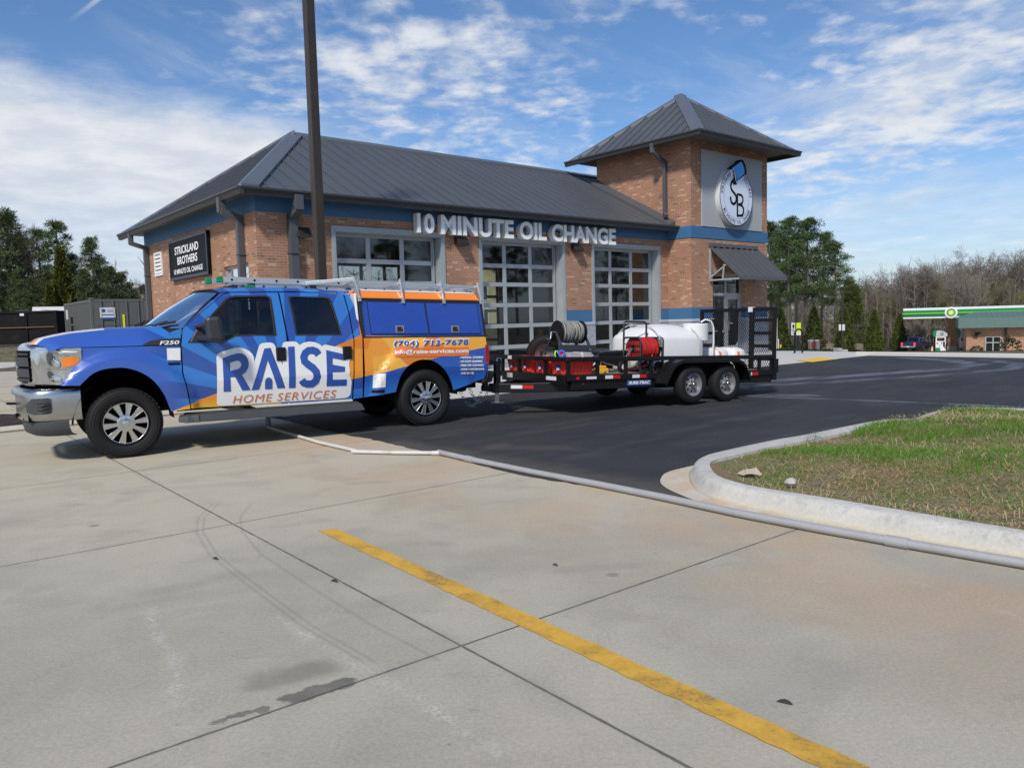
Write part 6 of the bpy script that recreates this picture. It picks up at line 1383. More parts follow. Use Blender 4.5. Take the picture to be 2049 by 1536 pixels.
    o = bpy.data.objects.new('tyre', tym); C.objects.link(o); o.parent = t; o.rotation_euler = (rad(12), 0, rad(-28)); b = MB(); b.lathe([(.09, .02), (.05, .14), (.02, .19), (.01, .2)], (0, 0, 0), (0, 1, 0), 28); r = b.build('rim', M['silver_rim'], t, smooth=40); r.rotation_euler = o.rotation_euler
    # grey hose reel on its stand
    t = on_trailer('hose_reel', 'large black reel of grey hose raised on a steel stand', 'hose reel', .33, .72, .645); cz = .68
    def reel(t, cz, r, x0, x1, hr, mats, wraps, turns):
        for x, s in ((x0, -1), (x1, 1)):
            b = MB(); b.lathe([(0, .03), (.004, r - .01), (.012, r), (.018, r - .006), (.014, .05)], (x, 0, cz), (s, 0, 0), 40); b.lathe([(.016, .07), (.03, .05), (.03, .0)], (x, 0, cz), (s, 0, 0), 20)
            b.build('reel_flange', mats[0], t, smooth=40)
        b = MB(); pts = []
        N = 18
        for lay in range(wraps):
            rr = r * .50 + hr * 1.75 * lay + hr
            for k in range(turns * N + 1):
                a = 2 * pi * k / N; f = k / (turns * N); f = f if lay % 2 == 0 else 1 - f; wv = .022 * sin(a * .5 + lay) + .016 * sin(a * .31 + 2 * lay)
                pts.append((x0 + .02 + hr + (x1 - x0 - .04 - 2 * hr) * f + wv, (rr + .007 * sin(a * .37)) * cos(a), cz + (rr + .007 * sin(a * .29)) * sin(a)))
        b.tube(pts, hr, 6); b.build('hose', mats[1], t, smooth=60)
        b = MB(); b.cyl((x0, 0, cz), (x1, 0, cz), r * .48, 20); b.build('drum', M['blackm'], t, smooth=40)
    reel(t, cz, .190, 0.0, .46, .0165, (M['black'], M['grey_hose']), 3, 10)
    b = MB()
    for x in (-.05, .52):
        b.bar((x, -.02, cz), (x, -.20, .42), .04, .03); b.bar((x, .02, cz), (x, .22, .42), .04, .03)
    for y in (-.22, .20): b.box(-.14, .62, y - .02, y + .02, .38, .47)
    b.box(-.16, .64, -.30, .30, .35, .378)
    for x in (-.15, .6):
        for y in (-.29, .26): b.box(x, x + .035, y, y + .035, 0, .35)
    b.build('stand', P('reel_stand_paint', (.035, .037, .042), .45, 0, .2, 6), t, bevel=.005)
    b = MB(); b.tube([(-.05, 0, cz), (-.13, 0, cz), (-.135, .01, cz - .11), (-.20, .01, cz - .12)], .011, 8); b.tube([(-.05, -.02, cz), (-.06, -.16, .44), (.0, -.22, .20)], .012, 6); b.build('crank', M['steel'], t, smooth=50)
    t = on_trailer('hose_reel', 'low reel of teal hose under the raised hose reel stand', 'hose reel', .38, .74, .645); reel(t, .22, .145, 0.0, .40, .013, (M['blackm'], M['teal_hose']), 2, 10); b = MB(); b.box(-.05, .45, -.15, -.12, 0, .10); b.box(-.05, .45, .12, .15, 0, .10); b.build('stand', M['blackm'], t)
    # pressure washer cart with red hose
    t = on_trailer('hose_cart', 'wheeled tube cart carrying a reel of red hose at the near rail', 'hose cart', 1.56, .08, .65); Lx, Ly = .51, .42; fr = P('cart_frame', (.022, .022, .024), .4, 0, .1, 6); b = MB()
    def U(p, q, z, r=.016, c=.05):
        p, q = Vector(p), Vector(q); d = (q - p).normalized() * c; zz = Vector((0, 0, 1))
        return [p, p + zz * (z - c), p + zz * (z - c * .3) + d * .3, p + zz * z + d, q + zz * z - d, q + zz * (z - c * .3) - d * .3, q + zz * (z - c), q]
    b.tube(U((0, Ly, 0), (Lx, Ly, 0), .86), .017, 8)
    for x in (0, Lx):
        b.tube(U((x, Ly, 0), (x, 0, 0), .59), .016, 8)
        for z in (.48, .38, .27): b.bar((x, Ly, z), (x, 0, z), .014, .014)
        b.bar((x, 0, .14), (x, Ly, .02), .02, .02)
    b.bar((0, 0, .03), (Lx, 0, .03), .025, .025); b.bar((0, Ly, .03), (Lx, Ly, .03), .025, .025)
    for y in (0.02, .4): b.bar((Lx * .99, y, .44), (Lx * .99 + .0, y, .1), .02, .02)
    b.build('cart_frame', fr, t, smooth=50)
    b = MB(); r = .205; y_, z_ = .21, .40
    for x, s in ((.05, -1), (.46, 1)):
        b = MB(); b.lathe([(0, .03), (.004, r * .5), (.004, r * .52), (.012, r), (.018, r - .006), (.01, .05)], (x, y_, z_), (s, 0, 0), 32)
        b.build('reel_flange', M['blackm'], t, smooth=40)
    b = MB()
    for x in (.044,):
        for lay in range(5): rr = .075 + .026 * lay; b.tube([(x - .004, y_ + rr * cos(a * pi / 12), z_ + rr * sin(a * pi / 12)) for a in range(25)], .012, 6, cap=False)
    pts = []
    for k in range(11 * 18 + 1): a = 2 * pi * k / 18; f = k / (11 * 18); pts.append((.075 + .36 * f + .012 * sin(a * .33), y_ + (.178 + .008 * sin(a * .41)) * cos(a), z_ + (.178 + .008 * sin(a * .53)) * sin(a)))
    b.tube(pts, .017, 6); b.tube([(.30, y_ - .17, .30), (.28, .02, .16), (.10, -.01, .12), (-.25, .03, .06)], .014, 6); b.build('hose', M['red_hose'], t, smooth=60)
    b = MB(); b.cyl((.05, y_, z_), (.46, y_, z_), .16, 20); b.build('drum', M['red_hose'], t, smooth=40)
    b = MB(); b.tube([(-.10, .20, .30), (-.03, .2, .40), (.05, y_, z_)], .018, 6); b.box(.40, .46, -.02, .02, .44, .56); b.cyl((.42, 0, .56), (.44, 0, .62), .02, 8); b.build('swivel', M['satin'], t, smooth=50)
    for x in (.12, .45):
        b = MB(); b.lathe([(0, 0), (0, .05), (.004, .085), (.02, .095), (.05, .095), (.065, .08), (.06, .0)], (x, .0, .095), (0, 1, 0), 24); b.build('cart_wheel', M['rubber'], t, smooth=40)
    # water tank
    t = on_trailer('water_tank', 'big white domed plastic water tank on the trailer deck', 'water tank', 2.0, .42, .648); Lx, Ly = 1.62, 1.14; b = MB(); n = 72; rings = []
    for z, s in ((.0, .94), (.03, .985), (.10, 1.0), (.55, 1.0), (.585, .985), (.62, .955), (.70, .82), (.77, .62), (.82, .38), (.838, .14), (.84, .01)):
        row = []
        for k in range(n):
            a = 2 * pi * k / n; ca, sa = cos(a), sin(a); e = .55; row.append((Lx / 2 + Lx / 2 * s * math.copysign(abs(ca) ** e, ca), Ly / 2 + Ly / 2 * s * math.copysign(abs(sa) ** e, sa), z))
        rings.append(b.pts(row))
    for a, c in zip(rings[:-1], rings[1:]):
        for k in range(n): b.f.append((a + k, a + (k + 1) % n, c + (k + 1) % n, c + k)); b.mi.append(0)
    b.build('shell', M['tank'], t, smooth=35)
    for xr in (.30, 1.28):
        b = MB(); pr = [(.02, .0), (.56, .0)] + [(z, 1 - s) for z, s in ((.62, .955), (.70, .82), (.77, .62), (.815, .38))]; pts = [(xr, .004 + Ly / 2 * o_ - .004, z) for z, o_ in pr]; b.tube([(x + (0 if z < .6 else 0), y - .003, z + .003) for x, y, z in pts] + [(xr, Ly - y + .003, z + .003) for x, y, z in reversed(pts)], .012, 6); b.build('hoop', P('tank_hoop', (.50, .50, .48), .5), t, smooth=60)
    b = MB(); b.lathe([(.55, .235), (.84, .235), (.855, .22), (.855, 0)], (Lx - .13, .30, 0), (0, 0, 1), 36); b.build('filler_neck', M['tank'], t, smooth=35)
    b = MB(); b.tube([(Lx - .16, .14, .88), (Lx - .10, .08, .93), (Lx + .0, .04, .90), (Lx + .05, .02, .78), (Lx + .06, .02, .5), (Lx + .02, .02, .2), (Lx - .05, .02, .05)], .017, 8); b.build('fill_hose', P('clear_hose', (.66, .67, .68), .35), t, smooth=60)
    # two low tanks
    for i, (x, lab) in enumerate(((3.86, 'low white tank with a dark lid and orange strap beside the big tank'), (4.34, 'low white tank with an orange strap nearest the ramp gate'))):
        t = on_trailer('strapped_tank', lab, 'tank', x, .55, .648, 'low strapped tanks'); b = MB(); Lx, Ly = .44, .62; n = 40; rings = []
        for z, s in ((0, .95), (.03, 1.0), (.30, 1.0), (.36, .92), (.40, .7), (.42, .4), (.425, .02)): rings.append(b.pts([(Lx / 2 + Lx / 2 * s * math.copysign(abs(cos(2 * pi * k / n)) ** .6, cos(2 * pi * k / n)), Ly / 2 + Ly / 2 * s * math.copysign(abs(sin(2 * pi * k / n)) ** .6, sin(2 * pi * k / n)), z) for k in range(n)]))
        for a, c in zip(rings[:-1], rings[1:]):
            for k in range(n): b.f.append((a + k, a + (k + 1) % n, c + (k + 1) % n, c + k)); b.mi.append(0)
        b.build('shell', M['tank'], t, smooth=35)
        b = MB()
        for xx in ((.10,) if i == 0 else (.12,)): b.grid(12, 1, lambda u, v: (xx + .05 * v, -.006 + (Ly + .012) * u, .315 + .118 * max(0.0, sin(pi * min(1, max(0, u)))) ** .6)); b.box(xx, xx + .05, -.008, .0, .02, .315)
        b.build('strap', M['strap'], t)
        if i == 0: b = MB(); b.lathe([(0, .13), (.05, .12), (.06, 0)], (Lx * .62, Ly * .5, .40), (0, 0, 1), 20); b.build('lid', M['blackm'], t, smooth=40)
        else: b = MB(); b.tube([(.30, .2, .40), (.33, .2, .50), (.36, .22, .52), (.40, .24, .44)], .012, 6); b.build('valve', M['steel'], t, smooth=50)
    # small kit between the rails
    t = on_trailer('grey_case', 'flat grey tool case lying on the red totes at the near rail', 'tool case', .16, .16, .925); b = MB(); b.box(0, .48, 0, .24, 0, .045); b.box(.02, .46, .02, .22, .045, .075); b.build('shell', M['case_grey'], t, bevel=.012); b = MB(); b.box(.24, .27, -.006, .24, .0, .08); b.build('latch', M['refl_white'], t)
    t = on_trailer('tape_roll', 'blue and red tape roll beside the grey case on the totes', 'tape roll', .10, .30, .935); b = MB(); b.lathe([(0, .03), (0, .06), (.035, .06), (.035, .03)], (0, 0, .05), (-.5, -.85, 0), 24, closed=True); b.build('ring', M['toolblue'], t, smooth=40); b = MB(); b.lathe([(-.004, 0), (-.004, .03), (.03, .03)], (0, 0, .05), (-.5, -.85, 0), 20); b.build('core', M['red_tote'], t, smooth=40)
    t = on_trailer('lime_clamp', 'small lime green plastic clamp on the totes next to the tape roll', 'clamp', .12, .46, .925); b = MB(); b.tube([(-.02, 0, .0), (-.03, 0, .05), (-.02, 0, .09), (.02, 0, .09), (.03, 0, .06)], .014, 8); b.build('jaw', M['lime'], t, smooth=50)
    t = on_trailer('pale_hose', 'loose coil of pale suction hose beside the teal reel', 'hose', .74, .52, .80); b = MB(); b.tube([(.02 + .17 * cos(a * .35) * (1 + .03 * a), .05 * sin(a * .35), .10 + .14 * sin(a * .35 + .6) - .004 * a) for a in range(30)], .018, 8); b.build('coil', M['pale_hose'], t, smooth=60)
    t = on_trailer('yellow_pump', 'small yellow pump on the trailer floor behind the near rail', 'pump', .84, .26, .648); b = MB(); b.box(0, .20, 0, .16, 0, .09); b.box(.03, .17, .02, .14, .09, .13); b.build('housing', M['yellow'], t, bevel=.015); b = MB(); b.cyl((.10, .0, .02), (.10, -.03, .02), .025, 10); b.tube([(.05, .05, .12), (.08, .05, .19), (.02, .05, .22), (-.08, .05, .24)], .009, 6); b.build('fitting', M['steel'], t, smooth=50)
    t = on_trailer('wheelbarrow', 'black tray barrow with a pneumatic wheel lying between pump and hose cart', 'barrow', .92, .45, .648); b = MB(); b.hexa([(.15, .15, .12), (.62, .15, .12), (.62, .65, .12), (.15, .65, .12), (.02, .05, .34), (.78, .05, .36), (.78, .75, .36), (.02, .75, .34)]); b.build('tray', M['blackm'], t, bevel=.01)
    b = MB(); b.tube([(.60, .0, .10), (.20, .0, .16), (-.05, .0, .30), (-.12, .04, .42), (-.16, .06, .45)], .014, 6); b.tube([(.02, .06, .345), (.50, .06, .37), (.78, .06, .37), (.80, .3, .37)], .012, 6); b.build('handle', M['satin'], t, smooth=50)
    b = MB(); b.lathe([(0, .05), (.0, .085), (.02, .105), (.05, .105), (.07, .085), (.07, .05)], (.52, -.10, .105), (0, 1, 0), 28); w_ = b.build('wheel', M['rubber'], t, smooth=40); b = MB(); b.lathe([(.015, 0), (.005, .03), (.012, .055)], (.52, -.10, .105), (0, 1, 0), 20); b.build('hub', M['refl_white'], w_, smooth=40)
trailer()

# ------------------------------------------------------------------ trees
def rnd_dir(r, zb=0.0):
    while True:
        v = Vector((r.uniform(-1, 1), r.uniform(-1, 1), r.uniform(-1, 1)))
        if .01 < v.length < 1: v.z += zb; return v.normalized()
def clump(b, r, c, rad_, n, ln, w):
    for _ in range(n):
        d = rnd_dir(r, .25); p = c + Vector((d.x, d.y, d.z * .62)) * rad_ * r.random() ** .5 * .85; q = p + (d + rnd_dir(r) * .6).normalized() * ln * r.uniform(.6, 1.2); s_ = (q - p).cross(rnd_dir(r)); s_.normalize(); s_ *= w
        b.face([p - s_, p + s_, q + s_ * .35, q - s_ * .35])
def pine(name, seed, h, base, spread, nl, cl, loc, label, group, mat, cn=26, ln=.5, w=.05, lean=.03, shape=1.0):
    r = random.Random(seed); t = thing(name, label, 'tree', loc, r.uniform(0, 6), group)
    T_ = MB(); L_ = MB(); dx, dy = r.uniform(-lean, lean) * h, r.uniform(-lean, lean) * h
    ax = lambda z: Vector((dx * (z / h) ** 2, dy * (z / h) ** 2, z)); T_.tube([ax(h * k / 8) for k in range(9)], h * .017, 8, h * .004)
    for i in range(nl):
        f = (i + r.random()) / nl; z = h * (base + (1 - base) * f); k = (1 - f) ** .75 * shape + .16; k *= min(1.0, .45 + f * 3.0); l = spread * k * r.uniform(.45, 1.25); a = i * 2.4 + r.uniform(-.6, .6)
        p = ax(z); q = p + Vector((cos(a) * l, sin(a) * l, l * r.uniform(-.05, .38))); m_ = p.lerp(q, .5) + Vector((0, 0, -.05 * l)); T_.tube([p, m_, q], .02 + .028 * (1 - f) * h / 16, 4, .012, cap=False)
        for j in range(cl):
            u = r.uniform(.42, 1.05); c = p.lerp(q, u) + Vector((r.gauss(0, .16) * l * .5, r.gauss(0, .16) * l * .5, r.gauss(.06, .10) * l * .4)); clump(L_, r, c, spread * r.uniform(.15, .27) * (1.2 if h < 12 else 1.0), cn, ln, w)
    for j in range(5): clump(L_, r, ax(h * r.uniform(.93, 1.0)) + Vector((r.gauss(0, .2), r.gauss(0, .2), 0)), spread * .2, cn, ln, w)
    T_.build('trunk', M['bark_pine'], t, smooth=60); L_.build('crown', mat, t); return t
def cone_tree(name, seed, h, w, loc, label, group, mat, n=2600, cat='shrub'):
    r = random.Random(seed); t = thing(name, label, cat, loc, r.uniform(0, 6), group); b = MB()
    for i in range(n):
        z = r.random() ** 1.25; a = r.uniform(0, 2 * pi); prof = (1 - z) ** .8 * min(1, .6 + z * 3) * (1 + .13 * sin(5 * a + 9 * z + seed) + .10 * sin(11 * a - 14 * z)); rr = w / 2 * prof * r.uniform(.72, 1.05)
        p = Vector((rr * cos(a), rr * sin(a), z * h)); d = Vector((cos(a) * .6, sin(a) * .6, .9)) + rnd_dir(r) * .7; d.normalize(); q = p + d * h * .055 * r.uniform(.6, 1.3); s_ = d.cross(rnd_dir(r)).normalized() * h * .011
        b.face([p - s_, p + s_, q + s_ * .4, q - s_ * .4])
    b.lathe([(0, w * .30), (h * .25, w * .30), (h * .6, w * .17), (h * .92, .01)], (0, 0, 0), (0, 0, 1), 10); b.build('crown', mat, t)
    T_ = MB(); T_.cyl((0, 0, -.1), (0, 0, h * .2), w * .05, 6); T_.build('trunk', M['bark_pine'], t); return t
def bare(name, seed, h, spread, loc, label, group, mat=None, twig=None, dens=1.0, cat='tree', forks=1):
    r = random.Random(seed); t = thing(name, label, cat, loc, r.uniform(0, 6), group); T_ = MB(); C_ = MB(); wmin = h * .00075
    def br(p, d, l, rad_, lev):
        n = 3 if lev < 3 else 2; pts = [p]; dd = d.copy()
        for k in range(n): dd = (dd + rnd_dir(r) * (.10 if lev == 0 else .20) + Vector((0, 0, .06 if lev else .02))).normalized(); pts.append(pts[-1] + dd * l / n)
        if lev < 3: (T_ if lev < 2 else C_).tube(pts, rad_, 6 if lev == 0 else 4, max(rad_ * .55, wmin), cap=False)
        else:
            for a_, c_ in zip(pts[:-1], pts[1:]):
                s_ = (c_ - a_).cross(rnd_dir(r)).normalized() * max(rad_, wmin); C_.face([a_ - s_, a_ + s_, c_ + s_ * .5, c_ - s_ * .5])
        if lev == 4: return
        cnt = int((10, 9, 8, 7)[lev] * dens + r.random())
        for i in range(cnt):
            u = (.52 if lev == 0 else .24) + (.48 if lev == 0 else .76) * (i + r.random()) / cnt; x = u * n; k = min(int(x), n - 1); q = pts[k].lerp(pts[k + 1], x - k)
            ang = r.uniform(.45, .95) if lev else r.uniform(.25, .95); s_ = dd.cross(rnd_dir(r)).normalized(); nd = (dd * cos(ang) + s_ * sin(ang) * spread).normalized()
            br(q, nd, l * (r.uniform(.62, .86) if lev == 0 else r.uniform(.36, .56) * (1.2 - .4 * u)), max(rad_ * .5 * (1.1 - .4 * u), wmin), lev + 1)
    for k in range(forks): br(Vector((0, 0, -.2)), (Vector((0, 0, 1)) + rnd_dir(r) * (.08 if forks == 1 else .35)).normalized(), h * r.uniform(.52, .58), h * .010 / forks ** .5, 0)
    T_.build('trunk', mat or M['bark_bare'], t, smooth=60); C_.build('crown', twig or mat or M['bark_bare'], t); return t
def fit(t, px, top, base, Y, h0, label=None, group=None, copy=True, base_z=None):     # stand a copy of tree t on the ground at a place
    p = at(px, base, Y); z0 = H(p.x, p.y) if base_z is None else base_z; zt = at(px, top, Y).z; s = max(.2, (zt - z0) / h0); sw = s * rng.uniform(.9, 1.1)
    o = dup(t, (p.x, p.y, z0 - .05), rng.uniform(0, 6.28), (sw, sw, s), label, group) if copy else t
    if not copy: o.location = (p.x, p.y, z0 - .05); o.scale = (sw, sw, s)
    if label: o['label'] = label
    return o

def trees():
    # pines beyond the right end of the shop
    g1 = 'tall pines right of the shop tower'
    A = pine('pine_tree', 3, 17, .40, 3.5, 48, 6, (0, 0, 0), '-', g1, M['needles'], 36, .30, .038); Bp = pine('pine_tree', 8, 17, .38, 4.0, 48, 6, (0, 0, 0), '-', g1, M['needles'], 36, .30, .038); Cp = pine('pine_tree', 21, 17, .42, 3.6, 38, 6, (0, 0, 0), '-', g1, M['needles'], 36, .30, .038, .06)
    fit(A, 1577, 438, 700, 90, 17, 'tall dark pine with a rounded top, the nearest to the tower corner wholly in view', copy=False)
    fit(Bp, 1611, 441, 700, 93, 17, 'tallest broad dark pine in the middle of the pine group', copy=False)
    fit(Cp, 1672, 486, 700, 90, 17, 'ragged right-hand pine of the group with branches reaching over bare sky', copy=False)
    fit(A, 1543, 447, 700, 96, 17, 'pine half hidden behind the tower corner', g1); fit(Bp, 1643, 470, 700, 98, 17, 'pine between the broad pine and the ragged right-hand one', g1); fit(Cp, 1594, 470, 700, 104, 17, 'back pine filling between the two tallest pines', g1); fit(A, 1700, 560, 700, 100, 17, 'short pine low at the right edge of the pine group', g1); fit(Bp, 1560, 480, 700, 106, 17, 'back pine close behind the tower corner', g1)
    ced = pine('cedar_tree', 5, 9, .04, 3.3, 60, 5, (0, 0, 0), 'dark spreading cedar standing behind the pointed shrubs', None, M['cypress'], 30, .34, .04, .01); fit(ced, 1703, 575, 700, 82, 9, copy=False)
    # pointed conifers
    g2 = 'pointed conifers along the station verge'; k0 = None
    for i, (px, top, base, wpx, Y, lab) in enumerate(((1561, 617, 701, 45, 70, 'pointed golden-green conifer beside the tower corner and white posts'), (1628, 614, 699, 42, 70, 'pointed golden-green conifer behind the steel bins'), (1690, 618, 700, 44, 70, 'pointed golden-green conifer behind the pole with two white banners'), (1749, 621, 699, 40, 72, 'pointed golden-green conifer right of the spreading cedar'), (1799, 629, 698, 42, 116, 'pointed golden-green conifer left of the station canopy end'))):
        if i < 2 or k0 is None: k0 = cone_tree('conifer', 4 + i, 4.0, 2.15, (0, 0, 0), lab, g2, M['cypress']); fit(k0, px, top, base, Y, 4.0, copy=False)
        else: fit(k0, px, top, base, Y, 4.0, lab, g2)
    # bare trees behind the petrol station
    g3_ = 'bare trees in the woods behind the petrol station'; lb = 'leafless grey-brown tree in the wood behind the petrol station'
    b1 = bare('bare_tree', 2, 17, 1.0, (0, 0, 0), 'big round-headed bare tree left of the station canopy, the clearest against the sky', g3_, dens=1.1); b2 = bare('bare_tree', 7, 17, 1.05, (0, 0, 0), lb, g3_); b3 = bare('bare_tree', 13, 17, .95, (0, 0, 0), lb, g3_); bud = bare('budding_tree', 17, 15, .9, (0, 0, 0), 'tree in yellow-green bud behind the left part of the canopy', 'budding trees behind the petrol station', M['bark_pale'], M['twig_bud'], 1.05)
    fit(b1, 1817, 512, 695, 125, 17, copy=False); fit(b2, 1868, 524, 690, 135, 17, copy=False); fit(b3, 2012, 508, 690, 135, 17, copy=False); fit(bud, 1850, 566, 690, 128, 15, copy=False)
    pale = bare('pale_tree', 23, 16, .95, (0, 0, 0), 'pale-barked bare tree rising over the round logo on the canopy', g3_, M['bark_pale'], M['bark_pale']); fit(pale, 1922, 512, 690, 122, 16, copy=False)
    for px, top, Y, src in ((1722, 560, 150, b2), (1741, 548, 155, b3), (1760, 549, 148, b1), (1780, 552, 158, b2), (1797, 545, 150, b3), (1838, 538, 150, b2), (1853, 530, 158, b3), (1886, 532, 146, b1), (1902, 520, 155, b2), (1940, 506, 150, b3), (1958, 500, 145, b1), (1978, 502, 155, b2), (1994, 505, 142, b3), (2030, 496, 140, b1), (2046, 492, 150, b2), (2064, 500, 140, b3), (1710, 580, 160, b3), (1730, 572, 132, b2), (1770, 580, 130, b3), (1835, 575, 125, b2), (1970, 570, 130, b2), (2035, 560, 124, b2), (1655, 560, 140, b2), (1635, 575, 130, b3), (1600, 580, 125, b2), (1575, 575, 130, b1), (1548, 560, 128, b3)):
        fit(src, px, top, 692, Y, 17, lb, g3_)
    for px, top, Y, lab in ((1918, 545, 132, 'tree in yellow-green bud right of the round canopy logo'), (1958, 555, 128, 'low tree in yellow-green bud above the mansard roof'), (1785, 582, 126, 'low tree in yellow-green bud left of the canopy end'), (1878, 570, 127, 'tree in yellow-green bud between the first bud tree and the round logo'), (2000, 560, 126, 'tree in yellow-green bud near the right picture edge'), (1942, 535, 138, 'taller tree in yellow-green bud behind the pale-barked one')): fit(bud, px, top, 692, Y, 15, lab, 'budding trees behind the petrol station')
    sap = bare('sapling', 31, 6.5, .8, (0, 0, 0), 'pale multi-stemmed sapling behind the navy pickup', 'pale saplings by the canopy', M['bark_pale'], M['bark_pale'], .8, forks=3); fit(sap, 1846, 640, 698, 116, 6.5, copy=False); fit(sap, 1870, 645, 698, 116, 6.5, 'pale multi-stemmed sapling close to the left fuel pump', 'pale saplings by the canopy'); fit(sap, 1828, 636, 698, 118, 6.5, 'pale multi-stemmed sapling left of the navy pickup cab', 'pale saplings by the canopy')
    # far wood that reads as one mass
    r = random.Random(77); b = MB()
    for i in range(1500):
        px = r.uniform(1530, 2250); Y = r.uniform(118, 185); p = at(px, 660, Y); z0 = H(p.x, p.y); top = 555 + 30 * sin(px * .02) + (25 if px < 1720 else 0) - (25 if px > 1900 else 0); zt = at(px, top, Y).z; h = (zt - z0) * r.uniform(.45, 1.0); w = r.uniform(.03, .10); l = Vector((r.gauss(0, .04) * h, r.gauss(0, .04) * h, h)); q = Vector((p.x, p.y, z0 - .2)); b.face([q - Vector((w, 0, 0)), q + Vector((w, 0, 0)), q + l + Vector((w * .3, 0, 0)), q + l - Vector((w * .3, 0, 0))])
        for k in range(16):
            u = r.uniform(.3, 1.0); s0 = q + l * u; d = Vector((r.gauss(0, 1), r.gauss(0, 1), abs(r.gauss(.8, .5)))).normalized() * h * .22 * r.uniform(.3, 1); s_ = d.cross(rnd_dir(r)).normalized() * .035; b.face([s0 - s_, s0 + s_, s0 + d + s_ * .3, s0 + d - s_ * .3])
    for i in range(1100):                                       # the same wood carried round the horizon
        az = rad(r.choice((r.uniform(-80, 16), r.uniform(-80, 16), r.uniform(38, 85)))); d_ = r.uniform(150, 215); q = Vector((d_ * sin(az), d_ * cos(az), 0)); q.z = H(q.x, q.y) - .3; h = r.uniform(7, 13); w = r.uniform(.05, .12); l = Vector((r.gauss(0, .04) * h, r.gauss(0, .04) * h, h)); tx = Vector((cos(az), -sin(az), 0)) * w; b.face([q - tx, q + tx, q + l + tx * .3, q + l - tx * .3])
        for k in range(14):
            s0 = q + l * r.uniform(.2, 1.0); d = Vector((r.gauss(0, 1), r.gauss(0, 1), abs(r.gauss(.7, .5)))).normalized() * h * .26 * r.uniform(.3, 1); s_ = d.cross(rnd_dir(r)).normalized() * .09; b.face([s0 - s_, s0 + s_, s0 + d + s_ * .3, s0 + d - s_ * .3])
    tag(b.build('woodland', M['bark_bare']), kind='stuff')
    b = MB()
    for i in range(5200):
        px = r.uniform(1530, 2250); Y = r.uniform(112, 135); p = at(px, 690, Y); z0 = H(p.x, p.y); c = Vector((p.x, p.y, z0 + abs(r.gauss(0, 1.7)))); d = rnd_dir(r, .4) * r.uniform(.4, 1.1); s_ = d.cross(rnd_dir(r)).normalized() * .06; b.face([c - s_, c + s_, c + d + s_ * .3, c + d - s_ * .3])
    tag(b.build('undergrowth', P('undergrowth_twigs', (.060, .052, .032), .9, 0, .4, .3)), kind='stuff')
    # left-hand trees
    g4 = 'pines behind the container'; D = pine('pine_tree', 41, 11, .10, 2.7, 44, 5, (0, 0, 0), '-', g4, M['needles_l'], 32, .36, .034, .05); E_ = pine('pine_tree', 52, 11, .14, 2.5, 38, 5, (0, 0, 0), '-', g4, M['needles_l'], 32, .36, .034, .06)
    fit(D, 22, 426, 676, 62, 11, 'tall open pine at the left edge, above the dumpster', copy=False); fit(E_, 130, 446, 676, 62, 11, 'tall pine above the gap between dumpster and container', copy=False)
    for px, top, Y, src, lab in ((-14, 440, 64, E_, 'pine cut off by the left edge of the picture'), (60, 470, 66, D, 'pine standing between the two tall pines over the dumpster'), (92, 462, 68, E_, 'thin pine close left of the tall pine over the gap'), (196, 478, 58, D, 'full pine above the container sign, the rightmost tall one'), (163, 512, 64, E_, 'short pine left of the full pine over the container'), (236, 535, 62, D, 'low pine at the right end of the container'), (218, 520, 66, E_, 'slim pine behind the full pine over the container'), (-60, 420, 60, D, 'pine beyond the left edge of the picture'), (40, 540, 58, D, 'low bushy pine right behind the dumpster'), (78, 560, 57, E_, 'lowest bushy pine behind the right half of the dumpster'), (250, 545, 60, D, 'bushy pine closing the gap above the container roof end'), (180, 540, 56, D, 'bushy low pine above the container door sign'), (8, 520, 59, E_, 'bushy pine low at the left picture edge'), (110, 545, 60, D, 'bushy low pine left of the golden conifer'), (150, 530, 66, E_, 'pine filling in behind the golden conifer'), (268, 568, 64, E_, 'small pine nearest the shop wall')): fit(src, px, top, 676, Y, 11, lab, g4)
    k = cone_tree('golden_conifer', 9, 5.6, 1.75, (0, 0, 0), 'yellow-green conifer standing left of the grey container', None, M['goldconifer'], 4200, 'tree'); fit(k, 133, 500, 676, 56, 5.6, copy=False); k2 = dup(k, label='small yellow-green bush at the foot of the golden conifer'); fit(k2, 106, 570, 676, 55, 5.6, copy=False)
    v = bare('vine_tree', 61, 10, 1.0, (0, 0, 0), 'brown leafless vine-covered tree between the left pines', None); fit(v, 47, 440, 676, 63, 10, copy=False)
    for px, top, lab in ((112, 585, 'brown leafless brush behind the dumpster end'), (286, 552, 'small bare tree in the gap beside the shop wall'), (262, 560, 'small bare tree over the right end of the container'), (205, 560, 'bare brush behind the middle of the container'), (30, 560, 'bare brush behind the left part of the dumpster')): fit(v, px, top, 676, 68, 10, lab, 'small bare trees behind the container')
    r = random.Random(31); b = MB()
    for i in range(3600):
        px = r.uniform(-90, 300); Y = r.uniform(60, 74); p = at(px, 660, Y); z0 = H(p.x, p.y); c = Vector((p.x, p.y, z0 + abs(r.gauss(0, 1.5)))); d = rnd_dir(r, .4) * r.uniform(.3, .8); s_ = d.cross(rnd_dir(r)).normalized() * .05; b.face([c - s_, c + s_, c + d + s_ * .3, c + d - s_ * .3])
    tag(b.build('hedgerow', P('hedgerow_brush', (.055, .055, .028), .9, 0, .5, .4)), kind='stuff')
    # trees over the road on the right, mirrored in the shop glass
    g5 = 'roadside trees mirrored in the door glass'
    for i in range(12):
        X_ = 62 + 9 * (i % 3) + rng.uniform(-3, 3); Y_ = -34 + i * 5.0; s = rng.uniform(.62, .95); dup((A, b2, Bp)[i % 3], (X_, Y_, -.1), rng.uniform(0, 6), s, 'roadside tree outside the picture, mirrored in the shop glass', g5)
trees()

